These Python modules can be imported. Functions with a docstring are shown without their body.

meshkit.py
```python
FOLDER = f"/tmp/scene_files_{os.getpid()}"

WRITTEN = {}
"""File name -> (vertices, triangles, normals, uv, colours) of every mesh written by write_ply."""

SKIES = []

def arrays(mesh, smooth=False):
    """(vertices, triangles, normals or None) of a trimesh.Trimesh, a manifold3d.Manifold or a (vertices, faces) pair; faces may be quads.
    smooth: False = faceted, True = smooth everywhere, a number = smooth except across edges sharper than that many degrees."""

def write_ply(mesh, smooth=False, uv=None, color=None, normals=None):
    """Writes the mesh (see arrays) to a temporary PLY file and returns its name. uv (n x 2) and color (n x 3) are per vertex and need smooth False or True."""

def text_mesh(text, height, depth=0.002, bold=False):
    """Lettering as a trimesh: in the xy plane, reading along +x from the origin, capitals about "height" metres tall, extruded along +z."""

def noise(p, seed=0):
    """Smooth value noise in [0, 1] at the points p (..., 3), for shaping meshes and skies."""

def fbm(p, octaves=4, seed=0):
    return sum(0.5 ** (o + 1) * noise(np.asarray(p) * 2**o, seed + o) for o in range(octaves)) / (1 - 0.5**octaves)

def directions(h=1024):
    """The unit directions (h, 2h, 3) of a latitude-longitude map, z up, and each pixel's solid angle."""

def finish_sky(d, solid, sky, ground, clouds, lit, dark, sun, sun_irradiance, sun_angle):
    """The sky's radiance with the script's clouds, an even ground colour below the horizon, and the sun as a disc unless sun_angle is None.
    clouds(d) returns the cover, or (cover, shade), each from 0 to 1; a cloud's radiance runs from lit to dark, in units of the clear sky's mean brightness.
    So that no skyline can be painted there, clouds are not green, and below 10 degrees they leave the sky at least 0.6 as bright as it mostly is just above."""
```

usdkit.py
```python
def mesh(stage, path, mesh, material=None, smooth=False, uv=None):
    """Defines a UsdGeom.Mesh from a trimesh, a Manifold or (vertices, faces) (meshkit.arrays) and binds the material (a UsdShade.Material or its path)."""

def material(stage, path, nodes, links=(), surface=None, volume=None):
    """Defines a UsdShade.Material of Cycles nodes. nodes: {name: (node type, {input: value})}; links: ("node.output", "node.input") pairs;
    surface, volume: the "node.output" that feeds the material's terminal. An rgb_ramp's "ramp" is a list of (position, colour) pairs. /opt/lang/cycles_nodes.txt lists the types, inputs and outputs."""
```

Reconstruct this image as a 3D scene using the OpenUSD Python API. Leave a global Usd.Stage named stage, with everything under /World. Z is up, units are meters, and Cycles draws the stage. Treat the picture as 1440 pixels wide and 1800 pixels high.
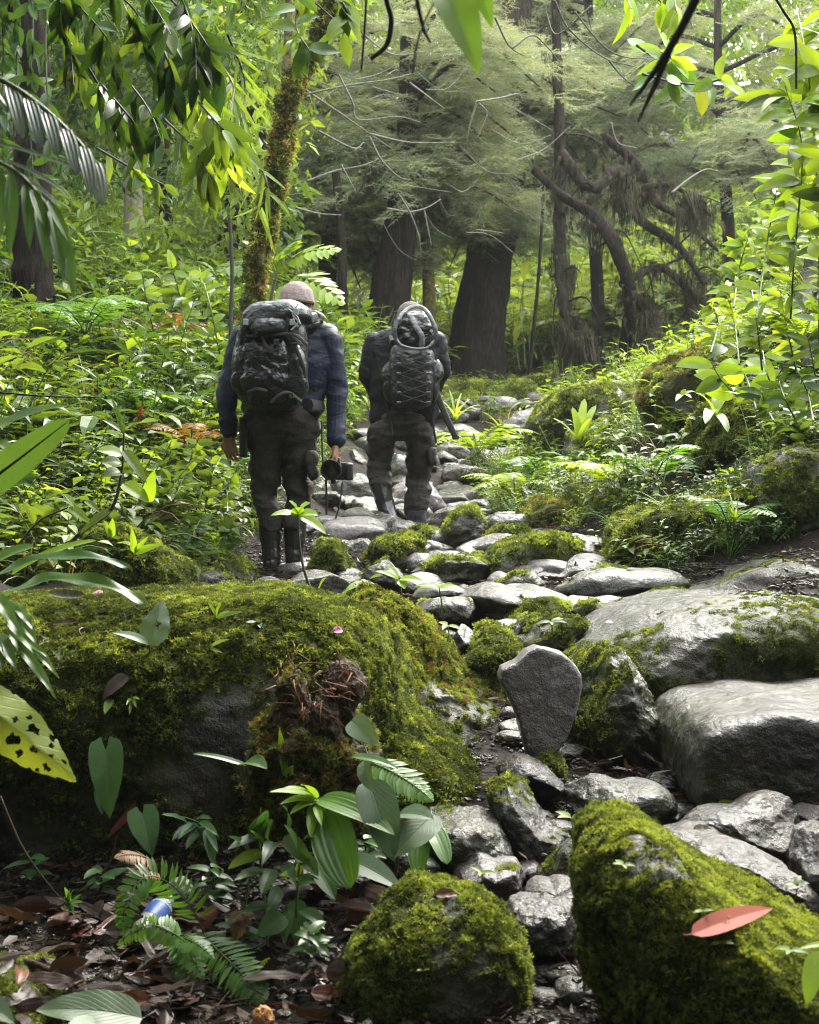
import math, numpy as np, trimesh, usdkit, meshkit
import manifold3d as m3
from scipy.interpolate import RBFInterpolator
from scipy.spatial.transform import Rotation as Rot
from pxr import Usd, UsdGeom, UsdLux, UsdShade, Gf, Vt, Sdf

# ------------------------------------------------------------------ stage, camera, sky, sun, exposure
stage = Usd.Stage.CreateInMemory()
UsdGeom.SetStageUpAxis(stage, UsdGeom.Tokens.z); UsdGeom.SetStageMetersPerUnit(stage, 1.0)
UsdGeom.Xform.Define(stage, '/World'); UsdGeom.Scope.Define(stage, '/World/Looks')
FPX, CAMZ = 2473.0, 1.5
EXPOSURE = 3.75
SKY_STRENGTH, SUN_INTENSITY, SUN_ANGLE = 0.15, 0.22, 26.0
SUN_DIR = np.array([0.40, 0.78, 1.0]); SUN_DIR /= np.linalg.norm(SUN_DIR)
HAZE = 0.0004

cam = UsdGeom.Camera.Define(stage, '/World/view')
cam.CreateHorizontalApertureAttr(36.0); cam.CreateVerticalApertureAttr(45.0)
cam.CreateFocalLengthAttr(36.0 * FPX / 1440); cam.CreateClippingRangeAttr(Gf.Vec2f(0.05, 400))
cam.AddTranslateOp().Set(Gf.Vec3d(0, 0, CAMZ)); cam.AddRotateXOp().Set(90.0)
cam.CreateExposureAttr(EXPOSURE)
cam.CreateFStopAttr(9.0); cam.CreateFocusDistanceAttr(6.0)

sky_mat = usdkit.material(stage, '/World/Looks/overcast_sky', {
    'sky': ('sky_texture', {'sky_type': 'single_scattering', 'sun_disc': False, 'sun_elevation': float(math.asin(SUN_DIR[2])),
                            'sun_rotation': float(math.atan2(SUN_DIR[0], SUN_DIR[1])), 'aerosol_density': 2.0}),
    'tc': ('texture_coordinate', {}), 'n': ('noise_texture', {'scale': 2.2, 'detail': 4.0}),
    'r': ('rgb_ramp', {'ramp': [(0.25, (3.4, 3.45, 3.4)), (0.75, (5.4, 5.4, 5.2))]}),
    'mx': ('mix', {'fac': 0.85}), 'bg': ('background_shader', {'strength': SKY_STRENGTH})},
    [('tc.generated', 'n.vector'), ('n.fac', 'r.fac'), ('sky.color', 'mx.color1'), ('r.color', 'mx.color2'), ('mx.color', 'bg.color')], surface='bg.background')
dome = UsdLux.DomeLight.Define(stage, '/World/sky')
dome.GetPrim().SetCustomDataByKey('kind', 'structure')
UsdShade.MaterialBindingAPI.Apply(dome.GetPrim()).Bind(sky_mat)
sun = UsdLux.DistantLight.Define(stage, '/World/sun')
sun.CreateNormalizeAttr(True); sun.CreateIntensityAttr(SUN_INTENSITY); sun.CreateAngleAttr(SUN_ANGLE); sun.CreateColorAttr(Gf.Vec3f(1.0, 0.95, 0.85))
_q = Rot.align_vectors([SUN_DIR], [[0, 0, 1]])[0].as_quat()
sun.AddOrientOp().Set(Gf.Quatf(float(_q[3]), float(_q[0]), float(_q[1]), float(_q[2])))

# ------------------------------------------------------------------ helpers
def P(px, py, d):
    """world point seen at photograph pixel (px, py) at distance d along the view"""
    return np.array([(px - 720) / FPX * d, d, CAMZ - (py - 900) / FPX * d])
def S(n, d): return n * d / FPX
def rng(seed): return np.random.default_rng(seed)
def unit(v): v = np.asarray(v, float); return v / max(np.linalg.norm(v), 1e-9)
def sstep(a, b, x): t = np.clip((x - a) / (b - a), 0, 1); return t * t * (3 - 2 * t)

NAMES = {}
def free(parent, name):
    k = (parent, name); n = NAMES.get(k, 0); NAMES[k] = n + 1
    return f'{parent}/{name}' + (f'_{n:03d}' if n else '')
def keys(prim, label=None, cat=None, group=None, kind=None):
    for k, v in (('label', label), ('category', cat), ('group', group), ('kind', kind)):
        if v: prim.SetCustomDataByKey(k, v)
    return prim
def thing(name, label, cat, group=None, loc=None, rz=None, scale=None, kind=None):
    x = UsdGeom.Xform.Define(stage, free('/World', name))
    if loc is not None: x.AddTranslateOp().Set(Gf.Vec3d(*map(float, loc)))
    if rz is not None: x.AddRotateZOp().Set(float(math.degrees(rz)))
    if scale is not None: x.AddScaleOp().Set(Gf.Vec3f(float(scale), float(scale), float(scale)))
    keys(x.GetPrim(), label, cat, group, kind)
    return x
def part(parent, name, mesh, mat, smooth=True, label=None, kind=None, attrs=None, uv=None):
    base = str(parent.GetPath()) if parent is not None else '/World'
    m = usdkit.mesh(stage, free(base, name), mesh, mat, smooth, uv)
    if smooth and uv is None or True: pass
    m.CreateDoubleSidedAttr(True)
    for k, v in (attrs or {}).items():
        UsdGeom.PrimvarsAPI(m).CreatePrimvar(k, Sdf.ValueTypeNames.FloatArray, 'vertex').Set(Vt.FloatArray.FromNumpy(np.asarray(v, np.float32)))
    keys(m.GetPrim(), label, None, None, kind)
    return m
def copy_of(src, name, label, cat, group, loc, rz, scale):
    t = thing(name, label, cat, group, loc, rz, scale)
    t.GetPrim().GetReferences().AddInternalReference(src); t.GetPrim().SetInstanceable(True)
    return t
def frames(nrm, r, spin=True):
    """rotation matrices with z along nrm and a random spin"""
    n = np.asarray(nrm, float); n = n / np.maximum(np.linalg.norm(n, axis=1, keepdims=True), 1e-9)
    a = np.where(np.abs(n[:, 2:3]) < 0.9, [[0, 0, 1.0]], [[1.0, 0, 0]])
    x = np.cross(a, n); x /= np.linalg.norm(x, axis=1, keepdims=True); y = np.cross(n, x)
    if spin:
        t = r.uniform(0, 2 * np.pi, len(n))[:, None]
        x, y = x * np.cos(t) + y * np.sin(t), y * np.cos(t) - x * np.sin(t)
    return np.stack([x, y, n], 2)
def scatter(parent, name, protos, pos, mats3, scale, r, kind='stuff', weights=None, label=None, cat=None):
    """one PointInstancer; protos = [(meshes)] where each proto is a list of (proto part name, (v, f), material)"""
    base = str(parent.GetPath()) if parent is not None else '/World'
    pi = UsdGeom.PointInstancer.Define(stage, free(base, name))
    paths = []
    for k, pr in enumerate(protos):
        x = UsdGeom.Xform.Define(stage, f'{pi.GetPath()}/kind_{k}')
        for nm, mesh, mat in pr:
            m = usdkit.mesh(stage, free(str(x.GetPath()), nm), mesh, mat, False); m.CreateDoubleSidedAttr(True)
        paths.append(x.GetPath())
    n = len(pos)
    pi.CreatePrototypesRel().SetTargets(paths)
    pi.CreateProtoIndicesAttr(Vt.IntArray.FromNumpy(r.choice(len(protos), n, p=None if weights is None else np.array(weights) / np.sum(weights)).astype(np.int32)))
    pi.CreatePositionsAttr(Vt.Vec3fArray.FromNumpy(np.asarray(pos, np.float32)))
    q = Rot.from_matrix(mats3).as_quat() if n else np.zeros((0, 4))
    pi.CreateOrientationsAttr(Vt.QuathArray.FromNumpy(q.astype(np.float16)))
    sc = np.asarray(scale, float); sc = np.repeat(sc[:, None], 3, 1) if sc.ndim == 1 else sc
    pi.CreateScalesAttr(Vt.Vec3fArray.FromNumpy(sc.astype(np.float32)))
    keys(pi.GetPrim(), label, cat, None, kind)
    return pi
class MB:
    """collects pieces of one mesh"""
    def __init__(s): s.v, s.f, s.n, s.uv = [], [], 0, []
    def add(s, v, f=None, uv=None):
        if f is None: v, f = (v.vertices, v.faces) if hasattr(v, 'vertices') else v[:2]
        v = np.asarray(v, float); f = np.asarray(f, int)
        if f.shape[1] == 4: f = np.vstack([f[:, [0, 1, 2]], f[:, [0, 2, 3]]])
        s.v.append(v); s.f.append(f + s.n); s.n += len(v)
        s.uv.append(uv if uv is not None else np.zeros((len(v), 2))); return s
    def get(s): return np.vstack(s.v), np.vstack(s.f)
    def uvs(s): return np.vstack(s.uv)
def catmull(pts, n):
    """smooth curve through pts, n points, columns may include radii"""
    p = np.asarray(pts, float)
    if len(p) == 2: return p[0] + (p[1] - p[0]) * np.linspace(0, 1, n)[:, None]
    q = np.vstack([2 * p[0] - p[1], p, 2 * p[-1] - p[-2]])
    t = np.linspace(0, len(p) - 1, n); i = np.minimum(t.astype(int), len(p) - 2); u = (t - i)[:, None]
    a, b, c, d = q[i], q[i + 1], q[i + 2], q[i + 3]
    return 0.5 * (2 * b + (c - a) * u + (2 * a - 5 * b + 4 * c - d) * u ** 2 + (3 * b - a - 3 * c + d) * u ** 3)
def tube(pts, rad, seg=8, n=None, rough=0.0, seed=0, cap=True, flat=1.0, nscale=6.0, side=None):
    """swept tube with its own radius at every point; flat < 1 makes a strap"""
    p = np.asarray(pts, float); rr = np.broadcast_to(np.asarray(rad, float), (len(p),))
    c = catmull(np.hstack([p, rr[:, None]]), n or max(2, 4 * (len(p) - 1) + 1)); p, rr = c[:, :3], np.maximum(c[:, 3], 1e-4)
    t = np.gradient(p, axis=0); t /= np.maximum(np.linalg.norm(t, axis=1, keepdims=True), 1e-9)
    u = np.zeros_like(t); a = np.array([0, 0, 1.0]) if abs(t[0, 2]) < 0.8 else np.array([1.0, 0, 0])
    if side is not None: a = np.asarray(side, float)
    prev = a
    for i in range(len(t)):
        if side is not None: prev = a
        w = prev - t[i] * (prev @ t[i]); u[i] = prev = w / max(np.linalg.norm(w), 1e-9)
    v = np.cross(t, u); th = np.linspace(0, 2 * np.pi, seg, endpoint=False)
    off = np.cos(th)[None, :, None] * u[:, None] + np.sin(th)[None, :, None] * v[:, None] * flat
    V = p[:, None] + off * rr[:, None, None]
    if rough: V = V + off * rr[:, None, None] * (rough * 2 * (meshkit.fbm(V * np.asarray(nscale), 3, seed) - 0.5))[..., None]
    k = len(p); V = V.reshape(-1, 3)
    i, j = np.meshgrid(np.arange(k - 1), np.arange(seg), indexing='ij'); j2 = (j + 1) % seg
    Fq = np.stack([i * seg + j, i * seg + j2, (i + 1) * seg + j2, (i + 1) * seg + j], -1).reshape(-1, 4)
    Fc = np.vstack([Fq[:, [0, 2, 1]], Fq[:, [0, 3, 2]]])[:, [0, 2, 1]]
    if cap:
        m = len(V); V = np.vstack([V, p[:1], p[-1:]]); jj = np.arange(seg); j3 = (jj + 1) % seg
        Fc = np.vstack([Fc, np.stack([np.full(seg, m), j3, jj], 1), np.stack([np.full(seg, m + 1), (k - 1) * seg + jj, (k - 1) * seg + j3], 1)])
    return V, Fc
def leaf(L, Wd, shape='ovate', bend=0.4, fold=0.25, n=8, m=4, pleat=0.0, wav=0.0, twist=0.0, seed=0, pn=0):
    """blade along +x from the origin, upper side +z: (v, f, uv)"""
    a, b = {'ovate': (0.45, 0.85), 'lance': (0.7, 1.0), 'strap': (0.22, 0.42), 'heart': (0.22, 0.95), 'obov': (0.9, 0.55), 'oval': (0.5, 0.5), 'grass': (0.1, 0.6)}[shape]
    t = np.linspace(0, 1, n + 1); pk = a / (a + b)
    w = Wd / 2 * (np.maximum(t, 1e-4) ** a) * (np.maximum(1 - t, 0) ** b) / (pk ** a * (1 - pk) ** b); w = np.maximum(w, 0.004 * Wd)
    ph = -bend * (t ** 1.2); dx, dz = np.cos(ph), np.sin(ph)
    X = np.concatenate([[0], np.cumsum((dx[1:] + dx[:-1]) / 2)]) * L / n; Z = np.concatenate([[0], np.cumsum((dz[1:] + dz[:-1]) / 2)]) * L / n
    s = np.linspace(-1, 1, m + 1)[None, :]; T = t[:, None]
    off = fold * np.abs(s) * w[:, None] + wav * L * np.sin(T * 19 + seed + s * 1.3) * np.abs(s) + pleat * Wd * np.sin(np.pi * pn * s) * np.minimum(w[:, None] / (Wd / 2), 1)
    y = s * w[:, None] * (1 - 0.12 * abs(fold))
    x0 = X[:, None] - (0.2 * L * np.abs(s) ** 1.5 * (1 - T) ** 5 if shape == 'heart' else 0)
    tw = twist * T
    y, off = y * np.cos(tw) - off * np.sin(tw), y * np.sin(tw) + off * np.cos(tw)
    V = np.stack([x0 - np.sin(ph)[:, None] * off, y, Z[:, None] + np.cos(ph)[:, None] * off], -1).reshape(-1, 3)
    i, j = np.meshgrid(np.arange(n), np.arange(m), indexing='ij'); q = m + 1
    f4 = np.stack([i * q + j, (i + 1) * q + j, (i + 1) * q + j + 1, i * q + j + 1], -1).reshape(-1, 4)
    uv = np.stack([np.broadcast_to(T, (n + 1, m + 1)), np.broadcast_to(s * 0.5 + 0.5, (n + 1, m + 1))], -1).reshape(-1, 2)
    return V, np.vstack([f4[:, [0, 1, 2]], f4[:, [0, 2, 3]]]), uv
def orient(v, base, direction, up=(0, 0, 1)):
    x = unit(direction); up = np.asarray(up, float); z = up - x * (up @ x)
    z = unit(z if np.linalg.norm(z) > 1e-4 else np.array([0.01, 1, 0.02])); y = np.cross(z, x)
    return v @ np.stack([x, y, z]) + np.asarray(base)
def add_leaf(mb, L, Wd, base, direction, up=(0, 0, 1), **kw):
    v, f, uv = leaf(L, Wd, **kw); mb.add(orient(v, base, direction, up), f, uv); return mb
def put_leaf(parent, L, Wd, base, direction, up, mat, name='leaf', label=None, **kw):
    v, f, uv = leaf(L, Wd, **kw)
    return part(parent, name, (orient(v, base, direction, up), f), mat, True, label, uv=uv)
def frond(L, pairs, plen, pw, droop=0.9, rise=0.6, tip=0.25, ang=1.15, curl=0.3, n=3, m=2, base0=0.12, seed=0, simple=False):
    """fern frond along +x: rachis arcs up then droops"""
    mb, r = MB(), rng(seed)
    t = np.linspace(0, 1, 13); ph = rise - (rise + droop) * t
    X = np.concatenate([[0], np.cumsum(np.cos(ph[1:]))]) * L / 12; Z = np.concatenate([[0], np.cumsum(np.sin(ph[1:]))]) * L / 12
    C = np.stack([X, 0 * X, Z], 1)
    mb.add(*tube(C[::2], np.linspace(0.006, 0.0015, 7) * (L / 0.5) ** 0.5, 4, 7, cap=False))
    for k in range(pairs):
        u = base0 + (1 - base0) * (k + 0.5) / pairs; i = min(int(u * 12), 11); w = u * 12 - i
        c = C[i] * (1 - w) + C[i + 1] * w; tg = unit(C[i + 1] - C[i]); nr = np.array([-tg[2], 0, tg[0]])
        env = np.sin(np.pi * (0.12 + 0.88 * min(u, 1)) ** 0.8) ** 0.7 if True else 1
        env = max(env, tip * (1 - u) + 0.08)
        for sd in (-1, 1):
            d = tg * math.cos(ang) + np.array([0, sd * math.sin(ang), 0]) - nr * 0.12 * r.uniform(0, 2)
            v, f, uv = leaf(plen * env * r.uniform(0.9, 1.1), pw, 'lance', curl * r.uniform(0.4, 1.5), 0.15, n, m)
            mb.add(orient(v, c, d, nr), f, uv)
    return mb
def frond_path(parent, pts, pairs, plen, pw, mat, nrm=(0, -1, .5), ang=1.25, curl=.5, seed=0, base0=.12, name='frond', label=None):
    """fern frond whose rachis follows the points"""
    mb, r = MB(), rng(seed); C = catmull(pts, 60); Lt = np.linalg.norm(np.diff(C, axis=0), axis=1).sum(); mb.add(*tube(C[::6], np.linspace(.0022, .0006, 10), 5, 20, cap=False)); nrm = unit(nrm)
    for k in range(pairs):
        u = base0 + (1 - base0) * (k + .5) / pairs; i = min(58, int(u * 59)); tg = unit(C[i + 1] - C[i]); side = unit(np.cross(nrm, tg)); up = np.cross(tg, side)
        env = max(math.sin(math.pi * (.15 + .85 * u) ** .8) ** .7, .1)
        for sd in (-1, 1):
            d = tg * math.cos(ang) + side * sd * math.sin(ang) - up * r.uniform(0, .3)
            v, f, uv = leaf(plen * env * r.uniform(.9, 1.1), pw, 'lance', curl * r.uniform(.3, 1.4), .2, 4, 2); mb.add(orient(v, C[i], d, up), f)
    return part(parent, name, mb.get(), mat, True, label)
def fern_part(parent, base, direction, up, mat, L, pairs, plen, pw, label=None, name='frond', **kw):
    mb = frond(L, pairs, plen, pw, **kw); v, f = mb.get()
    return part(parent, name, (orient(v, base, direction, up), f), mat, True, label)
# ------------------------------------------------------------------ materials
LK = '/World/Looks/'
def rock_mat(name, dark, mid, pale, rough=(0.2, 0.5), moss=(0.05, 0.06, 0.016), wet=0.5, speck=0.25, bumpk=0.5, coat=0.14, algae=0.8):
    n = {'g': ('geometry', {}), 'a': ('attribute', {'attribute': 'moss'}),
         'n1': ('noise_texture', {'scale': 2.6, 'detail': 6.0, 'roughness': 0.62}), 'n2': ('noise_texture', {'scale': 38.0, 'detail': 5.0, 'roughness': 0.7}),
         'n3': ('noise_texture', {'scale': 11.0, 'detail': 7.0, 'roughness': 0.66}), 'n4': ('noise_texture', {'scale': 16.0, 'detail': 8.0, 'roughness': 0.75}),
         'c1': ('rgb_ramp', {'ramp': [(0.3, dark), (0.52, mid), (0.75, pale)]}),
         'c2': ('rgb_ramp', {'ramp': [(0.35, (0.45, 0.45, 0.45)), (0.65, (1.3, 1.28, 1.25))]}),
         'mul': ('mix', {'mix_type': 'multiply', 'fac': 0.7}),
         'lr': ('rgb_ramp', {'ramp': [(0.62, (0, 0, 0)), (0.72, (1, 1, 1))]}), 'lm': ('math', {'math_type': 'multiply', 'value2': speck}),
         'lx': ('mix', {'color2': (0.19, 0.2, 0.17)}),
         'mc': ('rgb_ramp', {'ramp': [(0.3, tuple(np.array(moss) * 0.35)), (0.6, moss), (0.8, (0.07, 0.055, 0.02))]}), 'mx': ('mix', {}),
         'rr': ('map_range', {'from_min': 0.3, 'from_max': 0.7, 'to_min': rough[0], 'to_max': rough[1]}), 'rm': ('mix_float', {'b': 0.95}),
         'ba': ('math', {'math_type': 'multiply_add', 'value2': 0.5}), 'b': ('bump', {'strength': bumpk, 'distance': 0.03}),
         'sp': ('mix_float', {'a': wet, 'b': 0.1}), 'cw': ('mix_float', {'a': coat, 'b': 0.0}), 'n5': ('noise_texture', {'scale': 1.7, 'detail': 5.0, 'roughness': 0.6}), 'ar': ('rgb_ramp', {'ramp': [(0.46, (0, 0, 0)), (0.62, (algae, algae, algae))]}), 'ax': ('mix', {'color2': (0.022, 0.024, 0.009)}),
         'n6': ('noise_texture', {'scale': 4.2, 'detail': 7.0, 'roughness': 0.7}), 'br': ('rgb_ramp', {'ramp': [(0.5, (0, 0, 0)), (0.68, (.62, .62, .62))]}), 'bx': ('mix', {'color2': (0.042, 0.029, 0.017)}),
         'b2': ('bump', {'strength': 0.45, 'distance': 0.04}), 'p': ('principled_bsdf', {'coat_roughness': 0.15})}
    l = [('g.position', f'{k}.vector') for k in ('n1', 'n2', 'n3', 'n4')] + [
        ('n1.fac', 'c1.fac'), ('n2.fac', 'c2.fac'), ('c1.color', 'mul.color1'), ('c2.color', 'mul.color2'), ('n4.fac', 'lr.fac'), ('lr.color', 'lm.value1'), ('lm.value', 'lx.fac'), ('mul.color', 'lx.color1'),
        ('n3.fac', 'mc.fac'), ('a.fac', 'mx.fac'), ('g.position', 'n5.vector'), ('n5.fac', 'ar.fac'), ('g.position', 'n6.vector'), ('n6.fac', 'br.fac'), ('br.color', 'bx.fac'), ('lx.color', 'bx.color1'), ('ar.color', 'ax.fac'), ('bx.color', 'ax.color1'), ('ax.color', 'mx.color1'), ('a.fac', 'cw.fac'), ('cw.result', 'p.coat_weight'), ('n3.fac', 'b2.height'), ('b2.normal', 'p.coat_normal'), ('mc.color', 'mx.color2'), ('mx.color', 'p.base_color'),
        ('n3.fac', 'rr.value'), ('rr.result', 'rm.a'), ('a.fac', 'rm.fac'), ('rm.result', 'p.roughness'), ('a.fac', 'sp.fac'), ('sp.result', 'p.specular_ior_level'),
        ('n2.fac', 'ba.value1'), ('n3.fac', 'ba.value3'), ('ba.value', 'b.height'), ('b.normal', 'p.normal')]
    return usdkit.material(stage, LK + name, n, l, surface='p.BSDF')
def leaf_mat(name, lo, hi, trans=1.6, tmix=0.35, rough=0.35, veins=0.0, vk=0.25, spec=0.5, bump=0.3, island=True, vcol=0.0):
    """two-sided blade: sheen on top, light through it; lo..hi varies leaf by leaf"""
    lo, hi = np.array(lo), np.array(hi)
    n = {'o': ('object_info', {}), 'g': ('geometry', {}), 'ad': ('math', {'math_type': 'add'}), 'fr': ('math', {'math_type': 'fraction'}),
         'nz': ('noise_texture', {'scale': 14.0, 'detail': 4.0}), 'am': ('math', {'math_type': 'multiply_add', 'value2': 0.5}),
         'c': ('rgb_ramp', {'ramp': [(0.15, tuple(lo)), (0.85, tuple((lo + hi) / 2)), (1.25, tuple(hi))] if False else [(0.1, tuple(lo)), (0.6, tuple((lo + hi) / 2)), (1.0, tuple(hi))]}),
         'm2': ('math', {'math_type': 'multiply', 'value2': 0.75}),
         'tc': ('mix', {'mix_type': 'multiply', 'fac': 1.0, 'color2': (trans * 1.15, trans, trans * 0.45)}),
         'p': ('principled_bsdf', {'roughness': rough, 'specular_ior_level': spec}), 't': ('translucent_bsdf', {}), 'mx': ('mix_closure', {'fac': tmix})}
    l = [('o.random', 'ad.value1'), ('g.random_per_island', 'ad.value2'), ('ad.value', 'fr.value1'), ('g.position', 'nz.vector'), ('nz.fac', 'am.value1'), ('fr.value', 'm2.value1'), ('m2.value', 'am.value3'),
         ('am.value', 'c.fac'), ('c.color', 'tc.color1'), ('c.color', 'p.base_color'), ('tc.color', 't.color'), ('p.BSDF', 'mx.closure1'), ('t.BSDF', 'mx.closure2')]
    n['b'] = ('bump', {'strength': bump, 'distance': 0.006}); l += [('b.normal', 'p.normal')]
    if veins:
        n |= {'uv': ('texture_coordinate', {}), 'sx': ('separate_xyz', {}), 's5': ('math', {'math_type': 'subtract', 'value2': 0.5}), 'sa': ('math', {'math_type': 'absolute'}),
              'sk': ('math', {'math_type': 'multiply', 'value2': -vk}), 'su': ('math', {'math_type': 'add'}), 'sf': ('math', {'math_type': 'multiply', 'value2': veins}), 'ss': ('math', {'math_type': 'sine'}),
              'ab': ('math', {'math_type': 'absolute'}), 'ag': ('map_range', {'from_min': 0.0, 'from_max': 0.3, 'to_min': 0.0, 'to_max': 1.0, 'clamp': True}), 'mr': ('map_range', {'from_min': 0.0, 'from_max': 0.04, 'to_min': 0.0, 'to_max': 1.0, 'clamp': True}), 'mn': ('math', {'math_type': 'minimum'}),
              'vm': ('mix', {'mix_type': 'mix'}), 'vr': ('map_range', {'from_min': 0.0, 'from_max': 0.8, 'to_min': max(vcol, 0.001), 'to_max': 0.0, 'clamp': True})}
        n['vm'][1]['color2'] = tuple(np.minimum(hi * 1.6 + 0.03, 0.6))
        l += [('uv.UV', 'sx.vector'), ('sx.y', 's5.value1'), ('s5.value', 'sa.value1'), ('sa.value', 'sk.value1'), ('sx.x', 'su.value1'), ('sk.value', 'su.value2'), ('su.value', 'sf.value1'), ('sf.value', 'ss.value1'),
              ('ss.value', 'ab.value1'), ('ab.value', 'ag.value'), ('sa.value', 'mr.value'), ('ag.result', 'mn.value1'), ('mr.result', 'mn.value2'), ('mn.value', 'b.height'),
              ('mn.value', 'vr.value'), ('vr.result', 'vm.fac'), ('c.color', 'vm.color1'), ('vm.color', 'p.base_color')]
    else: l += [('nz.fac', 'b.height')]
    return usdkit.material(stage, LK + name, n, l, surface='mx.closure')
def moss_mat(name, cols, big=3.5):
    """moss whose green drifts from patch to patch and tuft to tuft"""
    n = {'g': ('geometry', {}), 'n1': ('noise_texture', {'scale': big, 'detail': 4.0, 'roughness': .6}), 'n2': ('noise_texture', {'scale': 60.0, 'detail': 2.0}), 'o': ('object_info', {}),
         'a': ('math', {'math_type': 'multiply_add', 'value2': .25}), 'b': ('math', {'math_type': 'multiply_add', 'value2': .28}), 'e': ('math', {'math_type': 'add'}), 'f': ('math', {'math_type': 'multiply_add', 'value2': .26, 'value3': -.1}),
         'c': ('rgb_ramp', {'ramp': [(.32, cols[0]), (.58, cols[1]), (.85, cols[2])]}), 'p': ('principled_bsdf', {'roughness': .75, 'specular_ior_level': .2}), 'tc': ('mix', {'mix_type': 'multiply', 'fac': 1.0, 'color2': (1.5, 1.5, .7)}), 't': ('translucent_bsdf', {}), 'mx': ('mix_closure', {'fac': .28})}
    return usdkit.material(stage, LK + name, n, [('g.position', 'n1.vector'), ('g.position', 'n2.vector'), ('o.random', 'a.value1'), ('n1.fac', 'a.value3'), ('g.random_per_island', 'f.value1'), ('n2.fac', 'b.value1'), ('f.value', 'b.value3'), ('a.value', 'e.value1'), ('b.value', 'e.value2'), ('e.value', 'c.fac'), ('c.color', 'p.base_color'), ('c.color', 'tc.color1'), ('tc.color', 't.color'), ('p.BSDF', 'mx.closure1'), ('t.BSDF', 'mx.closure2')], surface='mx.closure')
def plain_mat(name, col, rough=0.5, spec=0.5, var=0.3, scale=20.0, bump=0.2, dist=0.004, stretch=(1, 1, 1), **kw):
    c = np.array(col)
    n = {'g': ('geometry', {}), 'mp': ('mapping', {'scale': stretch}), 'n': ('noise_texture', {'scale': scale, 'detail': 6.0, 'roughness': 0.6}),
         'c': ('rgb_ramp', {'ramp': [(0.3, tuple(c * (1 - var))), (0.7, tuple(c * (1 + var)))]}), 'b': ('bump', {'strength': bump, 'distance': dist}),
         'p': ('principled_bsdf', {'roughness': rough, 'specular_ior_level': spec, **kw})}
    return usdkit.material(stage, LK + name, n, [('g.position', 'mp.vector'), ('mp.vector', 'n.vector'), ('n.fac', 'c.fac'), ('c.color', 'p.base_color'), ('n.fac', 'b.height'), ('b.normal', 'p.normal')], surface='p.BSDF')
def cloth_mat(name, col, rough, wrinkle, scale, spec=0.4, sheen=0.0, weave=900.0):
    """woven cloth with creases"""
    c = np.array(col)
    n = {'g': ('geometry', {}), 'mp': ('mapping', {'scale': (1.0, 1.0, 1.7)}), 'n': ('noise_texture', {'scale': scale, 'detail': 3.0, 'roughness': 0.55, 'distortion': 1.6}),
         'n2': ('noise_texture', {'scale': weave, 'detail': 1.0}), 'n3': ('noise_texture', {'scale': 5.0, 'detail': 4.0}),
         'c': ('rgb_ramp', {'ramp': [(0.3, tuple(c * 0.88)), (0.7, tuple(c * 1.14))]}), 'ma': ('math', {'math_type': 'multiply_add', 'value2': 0.04}),
         'b': ('bump', {'strength': wrinkle, 'distance': 0.03}), 'p': ('principled_bsdf', {'roughness': rough, 'specular_ior_level': spec, 'sheen_weight': sheen})}
    return usdkit.material(stage, LK + name, n, [('g.position', 'mp.vector'), ('mp.vector', 'n.vector'), ('g.position', 'n2.vector'), ('g.position', 'n3.vector'), ('n3.fac', 'c.fac'), ('c.color', 'p.base_color'),
        ('n2.fac', 'ma.value1'), ('n.fac', 'ma.value3'), ('ma.value', 'b.height'), ('b.normal', 'p.normal')], surface='p.BSDF')

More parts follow.
